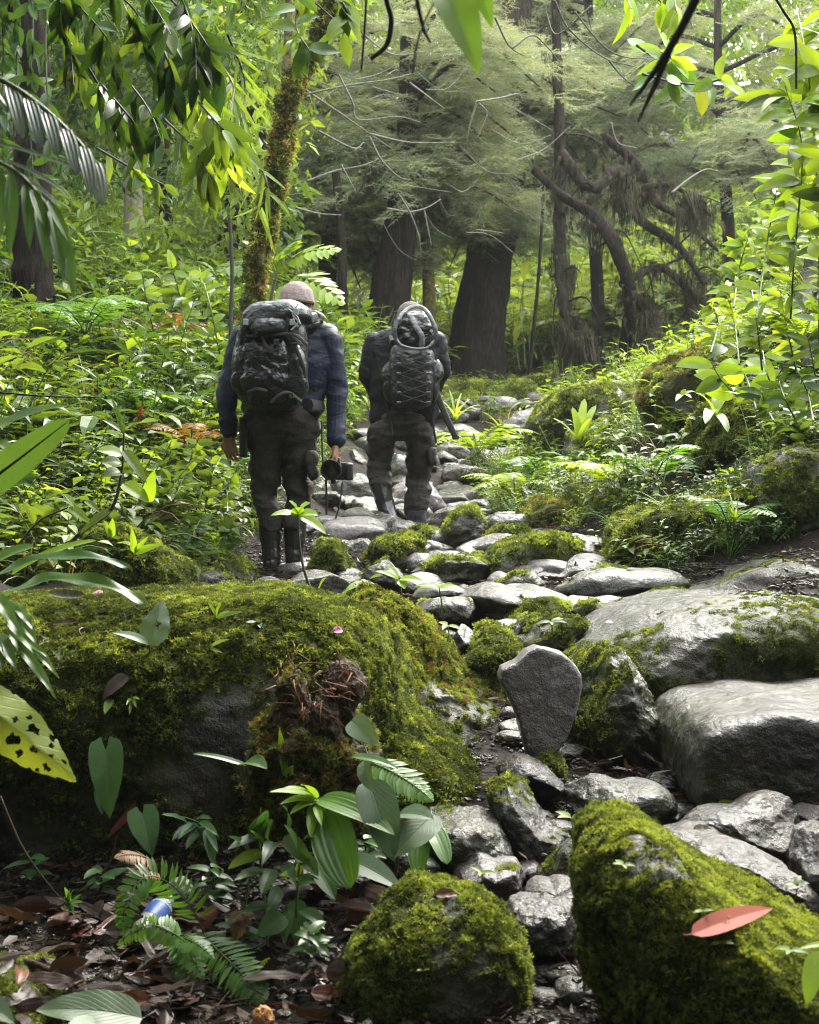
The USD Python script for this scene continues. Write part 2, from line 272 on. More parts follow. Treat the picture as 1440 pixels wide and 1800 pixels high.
M = {}
M['rock'] = rock_mat('wet_grey_rock', (0.007, 0.0068, 0.0065), (0.018, 0.0172, 0.016), (0.042, 0.04, 0.036), (0.10, 0.34), speck=0.10, bumpk=1.0)
M['darkrock'] = rock_mat('wet_dark_rock', (0.005, 0.0049, 0.0047), (0.012, 0.0115, 0.011), (0.03, 0.0285, 0.027), (0.12, 0.38), speck=0.04, bumpk=0.85)
M['palerock'] = rock_mat('pale_river_rock', (0.011, 0.0107, 0.0098), (0.029, 0.0275, 0.025), (0.076, 0.072, 0.066), (0.14, 0.42), speck=0.4, bumpk=0.85)
M['purplerock'] = rock_mat('purple_grey_rock', (0.045, 0.038, 0.040), (0.078, 0.068, 0.071), (0.125, 0.11, 0.113), (0.3, 0.45), speck=0.0, bumpk=0.9, coat=0.3, algae=0.0)
M['soil'] = plain_mat('damp_soil', (0.013, 0.010, 0.0075), 0.85, 0.12, 0.6, 9.0, 0.8, 0.05)
M['litter'] = plain_mat('rotten_wood', (0.045, 0.026, 0.014), 0.8, 0.3, 0.6, 30.0, 0.9, 0.02)
M['root'] = plain_mat('rootlets', (0.16, 0.075, 0.03), 0.7, 0.3, 0.4, 30.0)
M['moss'] = leaf_mat('bright_moss', (0.06, 0.074, 0.014), (0.24, 0.25, 0.042), 1.5, 0.25, 0.8, spec=0.15)
M['mossd'] = leaf_mat('deep_moss', (0.03, 0.038, 0.01), (0.13, 0.145, 0.03), 1.5, 0.22, 0.8, spec=0.15)
M['mossb'] = leaf_mat('brown_moss', (0.05, 0.035, 0.01), (0.17, 0.12, 0.03), 1.4, 0.25, 0.85, spec=0.12)
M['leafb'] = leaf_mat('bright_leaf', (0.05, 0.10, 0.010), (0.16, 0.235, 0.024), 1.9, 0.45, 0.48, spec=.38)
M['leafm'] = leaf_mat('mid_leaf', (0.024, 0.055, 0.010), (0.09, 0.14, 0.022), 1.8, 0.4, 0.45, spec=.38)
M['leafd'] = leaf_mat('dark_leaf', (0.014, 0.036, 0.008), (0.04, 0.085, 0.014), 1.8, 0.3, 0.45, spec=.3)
M['leafy'] = leaf_mat('yellow_leaf', (0.16, 0.2, 0.014), (0.30, 0.29, 0.03), 1.3, 0.35, 0.45)
M['grass'] = leaf_mat('grass_blade', (0.09, 0.15, 0.012), (0.24, 0.30, 0.03), 1.9, 0.45, 0.4)
M['fern'] = leaf_mat('fern_green', (0.035, 0.095, 0.014), (0.09, 0.19, 0.03), 1.7, 0.35, 0.4)
M['fernb'] = leaf_mat('fern_bright', (0.08, 0.14, 0.012), (0.2, 0.28, 0.02), 1.8, 0.42, 0.45)
M['fernbrown'] = leaf_mat('fern_brown', (0.09, 0.045, 0.015), (0.2, 0.11, 0.03), 1.4, 0.3, 0.6)
M['needle'] = leaf_mat('fine_needles', (0.075, 0.095, 0.066), (0.165, 0.19, 0.13), 1.3, 0.42, 0.55, spec=0.25)
M['needleb'] = leaf_mat('fresh_needles', (0.09, 0.125, 0.072), (0.175, 0.22, 0.115), 1.3, 0.42, 0.55, spec=0.25)
M['farleaf'] = leaf_mat('far_leaf', (0.05, 0.09, 0.018), (0.19, 0.25, 0.05), 2.0, 0.45, 0.5)
M['hangmoss'] = leaf_mat('hanging_moss', (0.012, 0.0115, 0.008), (0.038, 0.036, 0.024), 1.2, 0.15, 0.9, spec=0.1)
M['dryleaf'] = leaf_mat('brown_dead_leaf', (0.016, 0.010, 0.008), (0.045, 0.027, 0.02), 1.2, 0.12, 0.48, spec=.3)
M['dryred'] = leaf_mat('red_brown_dry_leaf', (0.07, 0.022, 0.013), (0.12, 0.042, 0.025), 1.2, 0.12, 0.35, veins=24.0, vk=3.0, bump=0.2, vcol=0.3)
M['redleaf'] = leaf_mat('red_fallen_leaf', (0.07, 0.016, 0.010), (0.26, 0.048, 0.024), 1.1, 0.15, 0.6, veins=22.0, vk=2.2, bump=0.2, spec=.25)
M['petal'] = leaf_mat('pink_petal', (0.62, 0.22, 0.52), (0.75, 0.32, 0.65), 1.1, 0.3, 0.5)
M['hero_heart'] = leaf_mat('heart_leaf', (0.018, 0.065, 0.014), (0.055, 0.13, 0.03), 1.6, 0.25, 0.5, veins=24.0, vk=0.6, bump=0.12, vcol=0.16)
M['hero_dark'] = leaf_mat('glossy_dark_leaf', (0.012, 0.042, 0.010), (0.045, 0.105, 0.02), 1.6, 0.28, 0.38, veins=30.0, vk=0.9, bump=0.15, vcol=0.1)
M['hero_lime'] = leaf_mat('lime_leaf', (0.10, 0.19, 0.014), (0.2, 0.31, 0.022), 1.7, 0.4, 0.36, veins=28.0, vk=0.8, bump=0.12, vcol=0.14)
M['hero_grey'] = leaf_mat('rough_grey_green_leaf', (0.022, 0.055, 0.022), (0.07, 0.115, 0.055), 1.5, 0.25, 0.52, veins=30.0, vk=0.9, bump=0.3, vcol=0.14)
M['palm'] = leaf_mat('pleated_palm_leaf', (0.03, 0.085, 0.012), (0.075, 0.17, 0.022), 1.8, 0.32, 0.4)
M['silver'] = leaf_mat('glossy_palm_frond', (0.07, 0.11, 0.08), (0.12, 0.165, 0.125), 1.3, 0.2, 0.3, spec=0.9)
M['strapl'] = leaf_mat('glossy_strap_leaf', (0.026, 0.068, 0.016), (0.075, 0.145, 0.03), 1.7, 0.3, 0.3, veins=44.0, vk=0.8, bump=0.12, spec=0.6)
M['holey'] = leaf_mat('holed_yellow_leaf', (0.27, 0.33, 0.018), (0.36, 0.4, 0.03), 1.5, 0.35, 0.5)
M['bark'] = plain_mat('dark_bark', (0.015, 0.0125, 0.0095), 0.92, 0.05, 0.75, 9.0, 1.0, 0.05, (3, 3, 0.5))
M['barkm'] = plain_mat('mossy_bark', (0.075, 0.065, 0.02), 0.9, 0.2, 0.75, 14.0, 1.0, 0.05)
M['barkp'] = plain_mat('pale_bark', (0.22, 0.20, 0.15), 0.8, 0.25, 0.45, 14.0, 0.7, 0.03, (2, 2, 0.6))
M['twig'] = plain_mat('grey_twig', (0.09, 0.086, 0.07), 0.8, 0.25, 0.4, 20.0)
M['twigd'] = plain_mat('dark_twig', (0.02, 0.017, 0.013), 0.7, 0.3, 0.4, 40.0)
M['stem'] = plain_mat('green_stem', (0.06, 0.10, 0.02), 0.5, 0.4, 0.3, 40.0)
M['stemb'] = plain_mat('brown_stem', (0.06, 0.045, 0.02), 0.6, 0.4, 0.3, 40.0)
M['skin'] = plain_mat('skin', (0.22, 0.105, 0.07), 0.5, 0.4, 0.15, 60.0, 0.1)
M['hair'] = plain_mat('grey_hair', (0.13, 0.115, 0.105), 0.6, 0.3, 0.4, 90.0, 0.6, 0.01, (3, 3, 0.4))
M['cap'] = cloth_mat('faded_pink_cap', (0.17, 0.13, 0.125), 0.85, 0.3, 30.0)
M['capb'] = cloth_mat('brown_cap', (0.07, 0.058, 0.05), 0.85, 0.3, 30.0)
M['jacket'] = cloth_mat('navy_rain_jacket', (0.006, 0.009, 0.02), 0.5, 0.35, 8.0, 0.18)
M['jacketb'] = cloth_mat('black_rain_jacket', (0.004, 0.0044, 0.0056), 0.55, 0.35, 8.0, 0.14)
M['trouser'] = cloth_mat('dark_brown_trousers', (0.027, 0.0235, 0.0205), 0.8, 0.4, 9.0, 0.3)
M['trouserb'] = cloth_mat('brown_trousers', (0.030, 0.0255, 0.0235), 0.8, 0.4, 9.0, 0.3)
M['rubber'] = cloth_mat('black_rubber', (0.006, 0.0065, 0.0065), 0.22, 0.12, 7.0, 0.6)
M['rubberg'] = cloth_mat('grey_rubber', (0.03, 0.034, 0.04), 0.3, 0.25, 9.0, 0.5)
M['nylon'] = cloth_mat('black_pack_nylon', (0.005, 0.0053, 0.006), 0.28, 0.35, 9.0, 0.42)
M['nylong'] = cloth_mat('grey_sheen_nylon', (0.022, 0.025, 0.028), 0.24, 0.35, 9.0, 0.7)
M['strap'] = cloth_mat('black_webbing', (0.008, 0.008, 0.009), 0.6, 0.2, 60.0)
M['buckle'] = plain_mat('grey_buckle', (0.20, 0.21, 0.22), 0.35, 0.6, 0.1, 50.0, 0.05)
M['plastic'] = plain_mat('black_camera_plastic', (0.008, 0.008, 0.008), 0.4, 0.5, 0.2, 80.0, 0.1)
M['lensglass'] = plain_mat('lens_glass', (0.004, 0.004, 0.006), 0.05, 0.8, 0.1, 10.0, 0.0)
M['label'] = plain_mat('blue_label', (0.035, 0.09, 0.28), 0.45, 0.5, 0.5, 60.0, 0.1)
M['labelw'] = plain_mat('white_label', (0.35, 0.37, 0.42), 0.5, 0.5, 0.1, 60.0, 0.05)
M['bottle'] = usdkit.material(stage, LK + 'clear_bottle', {'t': ('transparent_bsdf', {'color': (0.86, 0.9, 0.86)}), 'g': ('glossy_bsdf', {'roughness': 0.12, 'color': (0.9, 0.9, 0.9)}), 'd': ('diffuse_bsdf', {'color': (0.5, 0.52, 0.45)}),
    'lw': ('layer_weight', {'blend': 0.35}), 'm': ('mix_closure', {}), 'm2': ('mix_closure', {'fac': 0.42})}, [('lw.facing', 'm.fac'), ('t.BSDF', 'm.closure1'), ('g.BSDF', 'm.closure2'), ('m.closure', 'm2.closure1'), ('d.BSDF', 'm2.closure2')], surface='m2.closure')
M['peel'] = plain_mat('orange_rotten_wood', (0.42, 0.20, 0.07), 0.7, 0.3, 0.5, 40.0, 0.8, 0.02)
M['hangmossl'] = leaf_mat('hanging_moss_grey', (0.028, 0.028, 0.02), (0.07, 0.068, 0.048), 1.3, 0.2, 0.9, spec=0.1)
M['dryg'] = leaf_mat('dry_brush', (0.10, 0.075, 0.035), (0.22, 0.17, 0.09), 1.5, 0.3, 0.8)
M['moss'] = moss_mat('bright_moss_patchy', ((0.045, 0.055, 0.012), (0.125, 0.152, 0.03), (0.31, 0.35, 0.068)))
M['mossd'] = moss_mat('deep_moss_patchy', ((0.022, 0.028, 0.009), (0.05, 0.065, 0.019), (0.13, 0.152, 0.04)))
M['mossb'] = moss_mat('brown_moss_patchy', ((0.035, 0.026, 0.01), (0.11, 0.082, 0.024), (0.25, 0.17, 0.05)))
M['hero_green'] = leaf_mat('translucent_green_leaf', (0.04, 0.095, 0.012), (0.07, 0.14, 0.02), 2.2, 0.5, 0.45, veins=22.0, vk=0.6, bump=0.1, vcol=0.15)
# ------------------------------------------------------------------ ground
_gp = [(765,1800,3.2),(950,1790,3.3),(500,1800,3.3),(1300,1800,2.9),(100,1760,3.3),(100,1570,4.0),(300,1580,4.0),(-300,1500,4.2),(600,1580,3.9),(950,1700,3.6),(1000,1560,4.0),(1060,1440,4.4),(1060,1335,4.95),(1250,1460,4.2),(1500,1480,4.1),
 (800,1440,4.4),(820,1170,5.9),(940,1170,5.8),(850,1150,6.1),(850,1075,7.0),(1100,1080,6.8),(1400,1050,6.8),(490,1045,7.9),(620,1030,7.6),(700,1005,8.2),(300,1050,7.2),(0,1060,6.4),(700,950,10.1),(620,945,9.5),(850,965,9.0),(800,875,12.0),(640,880,11.5),(900,800,14.0),(760,800,14),(950,730,18),(870,698,23),
 (250,1000,7.2),(100,1000,6.4),(-100,960,6.0),(250,860,9),(100,800,9),(300,710,11),(100,610,12),(0,700,9.5),(400,620,13),(430,820,9.6),(450,920,9.0),(300,510,16),(100,450,16),(560,660,15),(620,620,20),(-300,600,9),(-400,900,6),
 (1150,1010,7.5),(1300,1010,7.1),(1430,985,6.6),(1100,920,8.7),(1250,810,9.2),(1400,760,8.4),(1000,900,9.4),(1100,790,11.5),(1250,700,11),(1400,610,9.4),(1440,470,9.8),(1150,690,20),(1300,570,14),(1200,650,21),(1700,700,8),(1700,980,6)]
_ctrl = np.array([P(*g) for g in _gp] + [(0, 0, .05), (-2.5, 0, .35), (2.5, 0, .3), (-2, 2, .3), (1.6, 2, .3), (-7, 2, 1.6), (7, 2, 1.6), (0, -8, -.6), (-9, -8, 1), (9, -8, 1), (-10, 12, 5.2), (11, 12, 5.4), (-14, 25, 9), (-3, 30, 5.4), (3, 30, 5.2), (14, 25, 8.5), (0, 42, 8.5), (-12, 45, 13), (12, 45, 13), (0, 60, 17), (-30, 60, 24), (30, 60, 24), (-30, 20, 14), (30, 20, 14), (-30, -10, 6), (30, -10, 6), (0, -30, -2), (-85, 90, 30), (85, 90, 30), (-85, -85, 8), (85, -85, 8), (0, 90, 26), (0, -85, -4), (-85, 0, 16), (85, 0, 16)])
_rbf = RBFInterpolator(_ctrl[:, :2], _ctrl[:, 2], kernel='linear', smoothing=0.02)
def hgt(x, y):
    x, y = np.broadcast_arrays(np.asarray(x, float), np.asarray(y, float)); s = x.shape
    q = np.stack([x.ravel(), y.ravel()], 1); z = _rbf(q)
    k = np.stack([q[:, 0], q[:, 1], 0 * q[:, 0]], 1)
    return (z + 0.16 * (meshkit.fbm(k * 1.3, 3, 5) - 0.5) + 0.05 * (meshkit.fbm(k * 6, 3, 9) - 0.5)).reshape(s)
_u = np.linspace(-1, 1, 190); _xs = np.sign(_u) * (np.abs(_u) * 5 + 85 * np.abs(_u) ** 5)
_w = np.linspace(0, 1, 230); _ys = np.concatenate([np.linspace(-85, -8, 12)[:-1], -8 + 30 * _w + 68 * _w ** 5])
_X, _Y = np.meshgrid(_xs, _ys, indexing='ij'); _Z = hgt(_X, _Y)
_n1 = len(_ys); _i, _j = np.meshgrid(np.arange(len(_xs) - 1), np.arange(_n1 - 1), indexing='ij')
_q4 = np.stack([_i * _n1 + _j, (_i + 1) * _n1 + _j, (_i + 1) * _n1 + _j + 1, _i * _n1 + _j + 1], -1).reshape(-1, 4)
part(None, 'ground', (np.stack([_X, _Y, _Z], -1).reshape(-1, 3), _q4), M['soil'], True, kind='structure')
def on_ground(px, d, py=None):
    x = (px - 720) / FPX * d
    return np.array([x, d, float(hgt(x, d))])

# ------------------------------------------------------------------ moss tufts
def moss_proto(seed, n, R, h, lw):
    r = rng(seed); mb = MB()
    a = r.uniform(0, 2 * np.pi, n); rad = R * np.sqrt(r.uniform(0, 1, n)); V, Fc = [], []
    for k in range(n):
        c = np.array([rad[k] * np.cos(a[k]), rad[k] * np.sin(a[k]), -0.002]); hh = h * r.uniform(0.45, 1.25) * (1 - 0.4 * (rad[k] / R) ** 2)
        d = unit([r.normal(0, .55), r.normal(0, .55), 1]); s = unit(np.cross(d, [np.cos(a[k] * 7), np.sin(a[k] * 7), 0.2])) * lw * r.uniform(.6, 1.3)
        m = c + d * hh * .55; t = c + d * hh + np.array([r.normal(0, .25), r.normal(0, .25), 0]) * hh
        i = len(V); V += [c - s * .5, c + s * .5, m + s, m - s, t]; Fc += [[i, i + 1, i + 2], [i, i + 2, i + 3], [i + 3, i + 2, i + 4]]
        for sd in (-1, 1):
            o = m + s * sd; i = len(V); V += [c + d * hh * .3, m, o + unit(s) * sd * hh * .45 + d * hh * .1]; Fc += [[i, i + 1, i + 2]]
    return np.array(V), np.array(Fc)
_MP = {'fine': [moss_proto(k, 46, .030, .016, .0022) for k in range(3)], 'mid': [moss_proto(10 + k, 44, .038, .022, .0036) for k in range(3)], 'long': [moss_proto(20 + k, 30, .034, .034, .0030) for k in range(3)]}
def mossy(t, V, Fc, mask, kind, density, mats, seed, size=1.0, droop=0.0):
    """tufts of moss over the faces whose mask is high"""
    r = rng(seed); tri = V[Fc]; nn = np.cross(tri[:, 1] - tri[:, 0], tri[:, 2] - tri[:, 0]); ar = np.linalg.norm(nn, axis=1) / 2
    fm = mask[Fc].mean(1); cen = tri.mean(1); nu = nn / np.maximum(2 * ar[:, None], 1e-12)
    vis = np.einsum('ij,ij->i', nu, np.array([0, 0, CAMZ]) - cen) / np.linalg.norm(cen - [0, 0, CAMZ], axis=1) > -0.45
    w = ar * np.where(fm > 0.25, fm, 0) * vis; n = int(density * w.sum())
    if n < 3: return
    f = r.choice(len(Fc), n, p=w / w.sum()); b = r.dirichlet([1, 1, 1], n)
    pos = np.einsum('nk,nkj->nj', b, tri[f]); nr = nu[f] + np.array([0, 0, -droop]) * (1 - np.abs(nu[f][:, 2:3])) + r.normal(0, .16, (n, 3))
    clump = meshkit.fbm(pos * 9, 3, seed) ; sc = size * r.uniform(.65, 1.2, n) * (0.55 + 0.9 * clump) * (0.55 + 0.45 * fm[f])
    scatter(t, 'moss', [[('tuft', p, m)] for m in mats for p in _MP[kind]], pos, frames(nr, r), sc, r)
ICO = {k: trimesh.creation.icosphere(subdivisions=k, radius=1.0) for k in (2, 3, 4, 5, 6)}
SOLIDS = []
def stone_mesh(outline, d, depth, e=2.4, cuts=6, rough=0.05, sub=4, seed=0, flat=0.8, yaw=0.0):
    """rounded rock whose silhouette from the trail is the outline (pixels at distance d), depth metres half thickness"""
    o = np.array([P(x, y, d) for x, y in outline]); c = np.array([(o[:, 0].min() + o[:, 0].max()) / 2, d, (o[:, 2].min() + o[:, 2].max()) / 2])
    rel = o - c; th = np.arctan2(rel[:, 2], rel[:, 0]); ra = np.hypot(rel[:, 0], rel[:, 2]); k = np.argsort(th); th, ra = th[k], ra[k]
    X, Z = (o[:, 0].max() - o[:, 0].min()) / 2, (o[:, 2].max() - o[:, 2].min()) / 2
    tt = np.linspace(-np.pi, np.pi, 181); rel = rel[k]
    ext = np.vstack([rel[-1:], rel, rel[:1]]); te = np.concatenate([[th[-1] - 2 * np.pi], th, [th[0] + 2 * np.pi]])
    px_, pz_ = np.interp(tt, te, ext[:, 0]), np.interp(tt, te, ext[:, 2]); rr = np.hypot(px_, pz_)
    rr = np.convolve(np.concatenate([rr[-7:-1], rr, rr[1:7]]), np.ones(3) / 3, 'same')[6:-6]
    D = ICO[sub].vertices.copy(); r = rng(seed)
    for _ in range(cuts):
        n = unit(r.normal(0, 1, 3)); off = r.uniform(.62, .92); over = np.maximum(0, D @ n - off); D = D - n * (over * flat)[:, None]
    _rim = np.abs(D[:, 1]) < .25; D = D / np.percentile(np.linalg.norm(D[_rim], axis=1), 70)
    x, y, z = D.T; rho = np.hypot(x, z); t = np.arctan2(z * X, x * Z) if False else np.arctan2(z * Z, x * X)
    nrm = (np.abs(rho) ** e + np.abs(y) ** e) ** (1 / e); k2 = np.linalg.norm(D, axis=1) / np.maximum(nrm, 1e-9)
    R = np.interp(t, tt, rr) * rho * k2
    V = np.stack([R * np.cos(t), depth * y * k2, R * np.sin(t)], 1)
    sc = min(X, Z, depth * 1.5)
    dirn = V / np.maximum(np.linalg.norm(V, axis=1, keepdims=True), 1e-6)
    q = V / max(X, Z) + seed * 7.13
    nz = rough * 2 * (meshkit.fbm(q * 2.3, 3, seed) - .5) + rough * 1.1 * (meshkit.fbm(q * 6, 3, seed + 1) - .5) + rough * .4 * (meshkit.fbm(q * 24, 2, seed + 2) - .5)
    V = V + dirn * (nz * sc * 1.4)[:, None]
    if yaw: V = V @ np.array([[math.cos(yaw), math.sin(yaw), 0], [-math.sin(yaw), math.cos(yaw), 0], [0, 0, 1]])
    return V + c, ICO[sub].faces
def moss_mask(V, Fc, cover, seed, bias=(0, 0, 1), scale=1.6, bare=(), extra=(), kb=0.55):
    n = trimesh.Trimesh(V, Fc, process=False).vertex_normals
    m = kb * (n @ unit(bias) * .5 + .5) + (1 - kb) * (2.1 * meshkit.fbm(V * scale * 2 + seed, 4, seed) - 0.55)
    m = m + 0.22 * (meshkit.fbm(V * 14, 3, seed + 3) - .5)
    m = sstep(1 - cover, 1 - cover + .22, m)
    for p, rad, k in bare:
        m = np.clip(m + k * np.exp(-(np.linalg.norm(V - p, axis=1) / rad) ** 2), 0, 1)
    return m
def rock(name, label, outline, d, depth, mat='rock', cover=0.0, kind='fine', density=900, mats=('moss', 'mossd'), size=1.0, group=None, seed=None, mk=None, stone='stone', droop=0.0, cat='boulder', **kw):
    seed = seed if seed is not None else int(abs(outline[0][0] * 7 + outline[0][1] * 13 + d * 100)) % 9973
    V, Fc = stone_mesh(outline, d, depth, seed=seed, **kw)
    t = thing(name, label, cat, group)
    mask = moss_mask(V, Fc, cover, seed, **(mk or {})) if cover > 0 else np.zeros(len(V))
    part(t, stone, (V, Fc), M[mat], True, attrs={'moss': mask})
    if cover > 0: mossy(t, V, Fc, mask, kind, density, [M[m] for m in mats], seed + 5, size, droop)
    SOLIDS.append((V, Fc)); return t

# ------------------------------------------------------------------ the big boulders
rock('mossy_boulder', 'huge moss covered boulder filling the left foreground below the near hiker', [(-190,1110),(-60,1062),(60,1052),(200,1044),(320,1040),(440,1036),(540,1044),(630,1062),(688,1110),(706,1170),(722,1230),(772,1282),(830,1330),(862,1400),(866,1480),(830,1540),(600,1610),(300,1650),(0,1650),(-190,1600)], 4.95, .78,
     'darkrock', .70, 'mid', 2300, ('mossd', 'mossd', 'moss'), .72, sub=6, e=3.0, cuts=3, rough=.055, seed=41, droop=.35, mk=dict(bias=(.55, -.1, .8), scale=1.2, kb=.5, bare=[(P(590,1090,4.7), .16, -.9), (P(450,1240,4.2), .16, -.7), (P(780,1350,4.4), .4, .9), (P(660,1220,4.35), .3, .8), (P(100,1500,4.2), .5, -.4), (P(300,1055,4.8), .4, .7), (P(620,1070,4.8), .25, .5), (P(330,1420,4.2), .2, -.4)]))
rock('mossy_boulder', 'bright green mossy boulder sloping down to the grey upright slab', [(540,1090),(590,1046),(640,1034),(690,1052),(745,1090),(795,1142),(850,1178),(895,1232),(922,1290),(918,1350),(880,1400),(780,1420),(640,1330),(570,1180)], 5.55, .5,
     'darkrock', .84, 'mid', 2600, ('moss', 'moss', 'mossd', 'mossb'), .72, sub=5, cuts=5, rough=.1, seed=52, mk=dict(bias=(.2, 0, 1), bare=[(P(880,1340,5.2), .28, -1), (P(760,1230,5.2), .09, -.9), (P(700,1130,5.2), .3, .4)]))
rock('river_boulder', 'huge wet grey boulder with a green mossy flank right of the trail', [(968,1178),(985,1142),(1015,1116),(1055,1094),(1092,1070),(1150,1052),(1250,1044),(1370,1040),(1440,1054),(1530,1090),(1560,1200),(1500,1300),(1300,1320),(1150,1310),(1040,1290),(985,1240)], 5.9, .85,
     'rock', .64, 'fine', 2000, ('mossd', 'mossd', 'moss'), .8, sub=6, e=4.2, cuts=2, rough=.07, seed=63, mk=dict(bias=(0, -1, -.15), kb=.5, scale=1.0, bare=[(P(1250,1050,5.6), .45, -.8), (P(1060,1150,5.5), .25, .3), (P(1250,1290,5.2), .3, -.7)]))
rock('river_boulder', 'pale streaked rock ridge running down beside the grey upright slab', [(1010,1215),(1030,1160),(1058,1128),(1090,1140),(1118,1180),(1150,1240),(1180,1300),(1170,1345),(1080,1350),(1020,1330),(1002,1270)], 5.1, .26,
     'palerock', .5, 'fine', 1100, ('moss', 'mossd'), .8, sub=5, cuts=6, rough=.13, seed=64, mk=dict(bias=(-.8, -.2, .6), scale=3))
rock('flat_boulder', 'broad flat wet slab behind the huge wet grey boulder at the right edge', [(1150,1056),(1200,1036),(1250,1016),(1320,992),(1440,984),(1580,990),(1640,1040),(1600,1090),(1300,1090)], 6.9, .75, 'rock', .22, sub=5, e=3, cuts=3, rough=.06, seed=65, density=500)
rock('block_boulder', 'squared dark wet block with a shining flat top at the right edge', [(1178,1290),(1190,1250),(1222,1232),(1270,1225),(1440,1222),(1580,1228),(1600,1300),(1590,1420),(1440,1432),(1290,1430),(1212,1414),(1184,1370)], 4.65, .46, 'darkrock', 0, sub=6, e=12, cuts=0, rough=.05, seed=66)
_ol = np.array([P(x, y, 4.75) for x, y in [(876,1192),(880,1174),(908,1160),(926,1144),(944,1136),(968,1141),(988,1148),(1008,1166),(1020,1186),(1023,1204),(1014,1246),(1004,1278),(990,1304),(966,1330),(946,1332),(924,1322),(915,1290),(909,1262),(896,1230)]])
_c = _ol.mean(0); _rel = _ol - _c; _t = np.arctan2(_rel[:, 2], _rel[:, 0]); _k = np.argsort(_t); _rel, _t = _rel[_k], _t[_k]; _tt = np.linspace(-np.pi, np.pi, 161)[:-1]
_e = np.vstack([_rel[-1:], _rel, _rel[:1]]); _te = np.concatenate([[_t[-1] - 2 * np.pi], _t, [_t[0] + 2 * np.pi]]); _rx, _rz = np.interp(_tt, _te, _e[:, 0]), np.interp(_tt, _te, _e[:, 2])
_V, _rings = [], [(k / 10, 0.0) for k in range(1, 10)] + [(.965, .004), (.99, .012), (1.0, .03), (1.0, .08), (.99, .14), (.95, .18), (.6, .2), (.05, .2)]
for _s, _y in _rings:
    _q = np.stack([_rx * _s, np.full(160, _y - .05), _rz * _s], 1); _q[:, 1] += .10 * _q[:, 2] + .03 * _q[:, 0] + .012 * (meshkit.fbm(_q * 9, 3, 3) - .5) + .007 * (meshkit.fbm(_q * 32, 3, 4) - .5); _q[:, [0, 2]] *= (1 + .1 * (meshkit.fbm(_q * 11, 3, 5)[:, None] - .5)); _V.append(_q)
_V = np.vstack(_V + [np.array([[0, -.05, 0]])]) + _c; _n = len(_rings); _i, _j = np.meshgrid(np.arange(_n - 1), np.arange(160), indexing='ij'); _j2 = (_j + 1) % 160
_q4 = np.stack([_i * 160 + _j, _i * 160 + _j2, (_i + 1) * 160 + _j2, (_i + 1) * 160 + _j], -1).reshape(-1, 4); _F = np.vstack([_q4[:, [0, 1, 2]], _q4[:, [0, 2, 3]], np.stack([np.full(160, _n * 160), (np.arange(160) + 1) % 160, np.arange(160)], 1)])
_th = thing('upright_slab', 'purple grey diamond shaped slab standing on edge in the middle of the gap', 'boulder'); part(_th, 'stone', (_V, _F), M['purplerock'], 40, attrs=None); SOLIDS.append((_V, _F))
rock('mossy_boulder', 'bright yellow green mossy boulder at the lower right carrying the red leaf', [(996,1540),(1000,1490),(1014,1446),(1060,1426),(1118,1428),(1152,1452),(1192,1494),(1260,1542),(1330,1580),(1440,1612),(1640,1660),(1700,1800),(1640,1960),(1300,1990),(1150,1930),(1088,1790),(1040,1700),(1016,1610)], 3.1, .42,
     'rock', .92, 'mid', 4200, ('moss', 'moss', 'mossd'), .56, sub=6, cuts=4, rough=.06, seed=68, mk=dict(bias=(.3, .1, 1), bare=[(P(1130,1490,2.85), .085, -1.3), (P(1185,1520,2.85), .06, -1.2), (P(1070,1740,2.8), .12, -.6), (P(1360,1680,2.75), .5, .6)]))
rock('mossy_boulder', 'round mossy boulder at the bottom centre with a bare stone patch', [(595,1750),(600,1700),(614,1656),(640,1612),(680,1570),(730,1548),(800,1544),(850,1560),(884,1598),(912,1644),(928,1700),(922,1766),(880,1840),(780,1870),(650,1860),(604,1810)], 3.3, .22,
     'rock', .74, 'mid', 4000, ('moss', 'moss', 'mossd'), .56, sub=6, cuts=3, rough=.05, seed=69, mk=dict(bias=(.1, -.1, 1), kb=.42, bare=[(P(825,1725,3.1), .13, -1.3), (P(690,1600,3.15), .04, -.8), (P(880,1780,3.1), .08, -.8), (P(790,1560,3.2), .06, -1.2), (P(740,1555,3.2), .05, -.9), (P(870,1640,3.15), .12, .6), (P(650,1680,3.1), .14, .7)]))
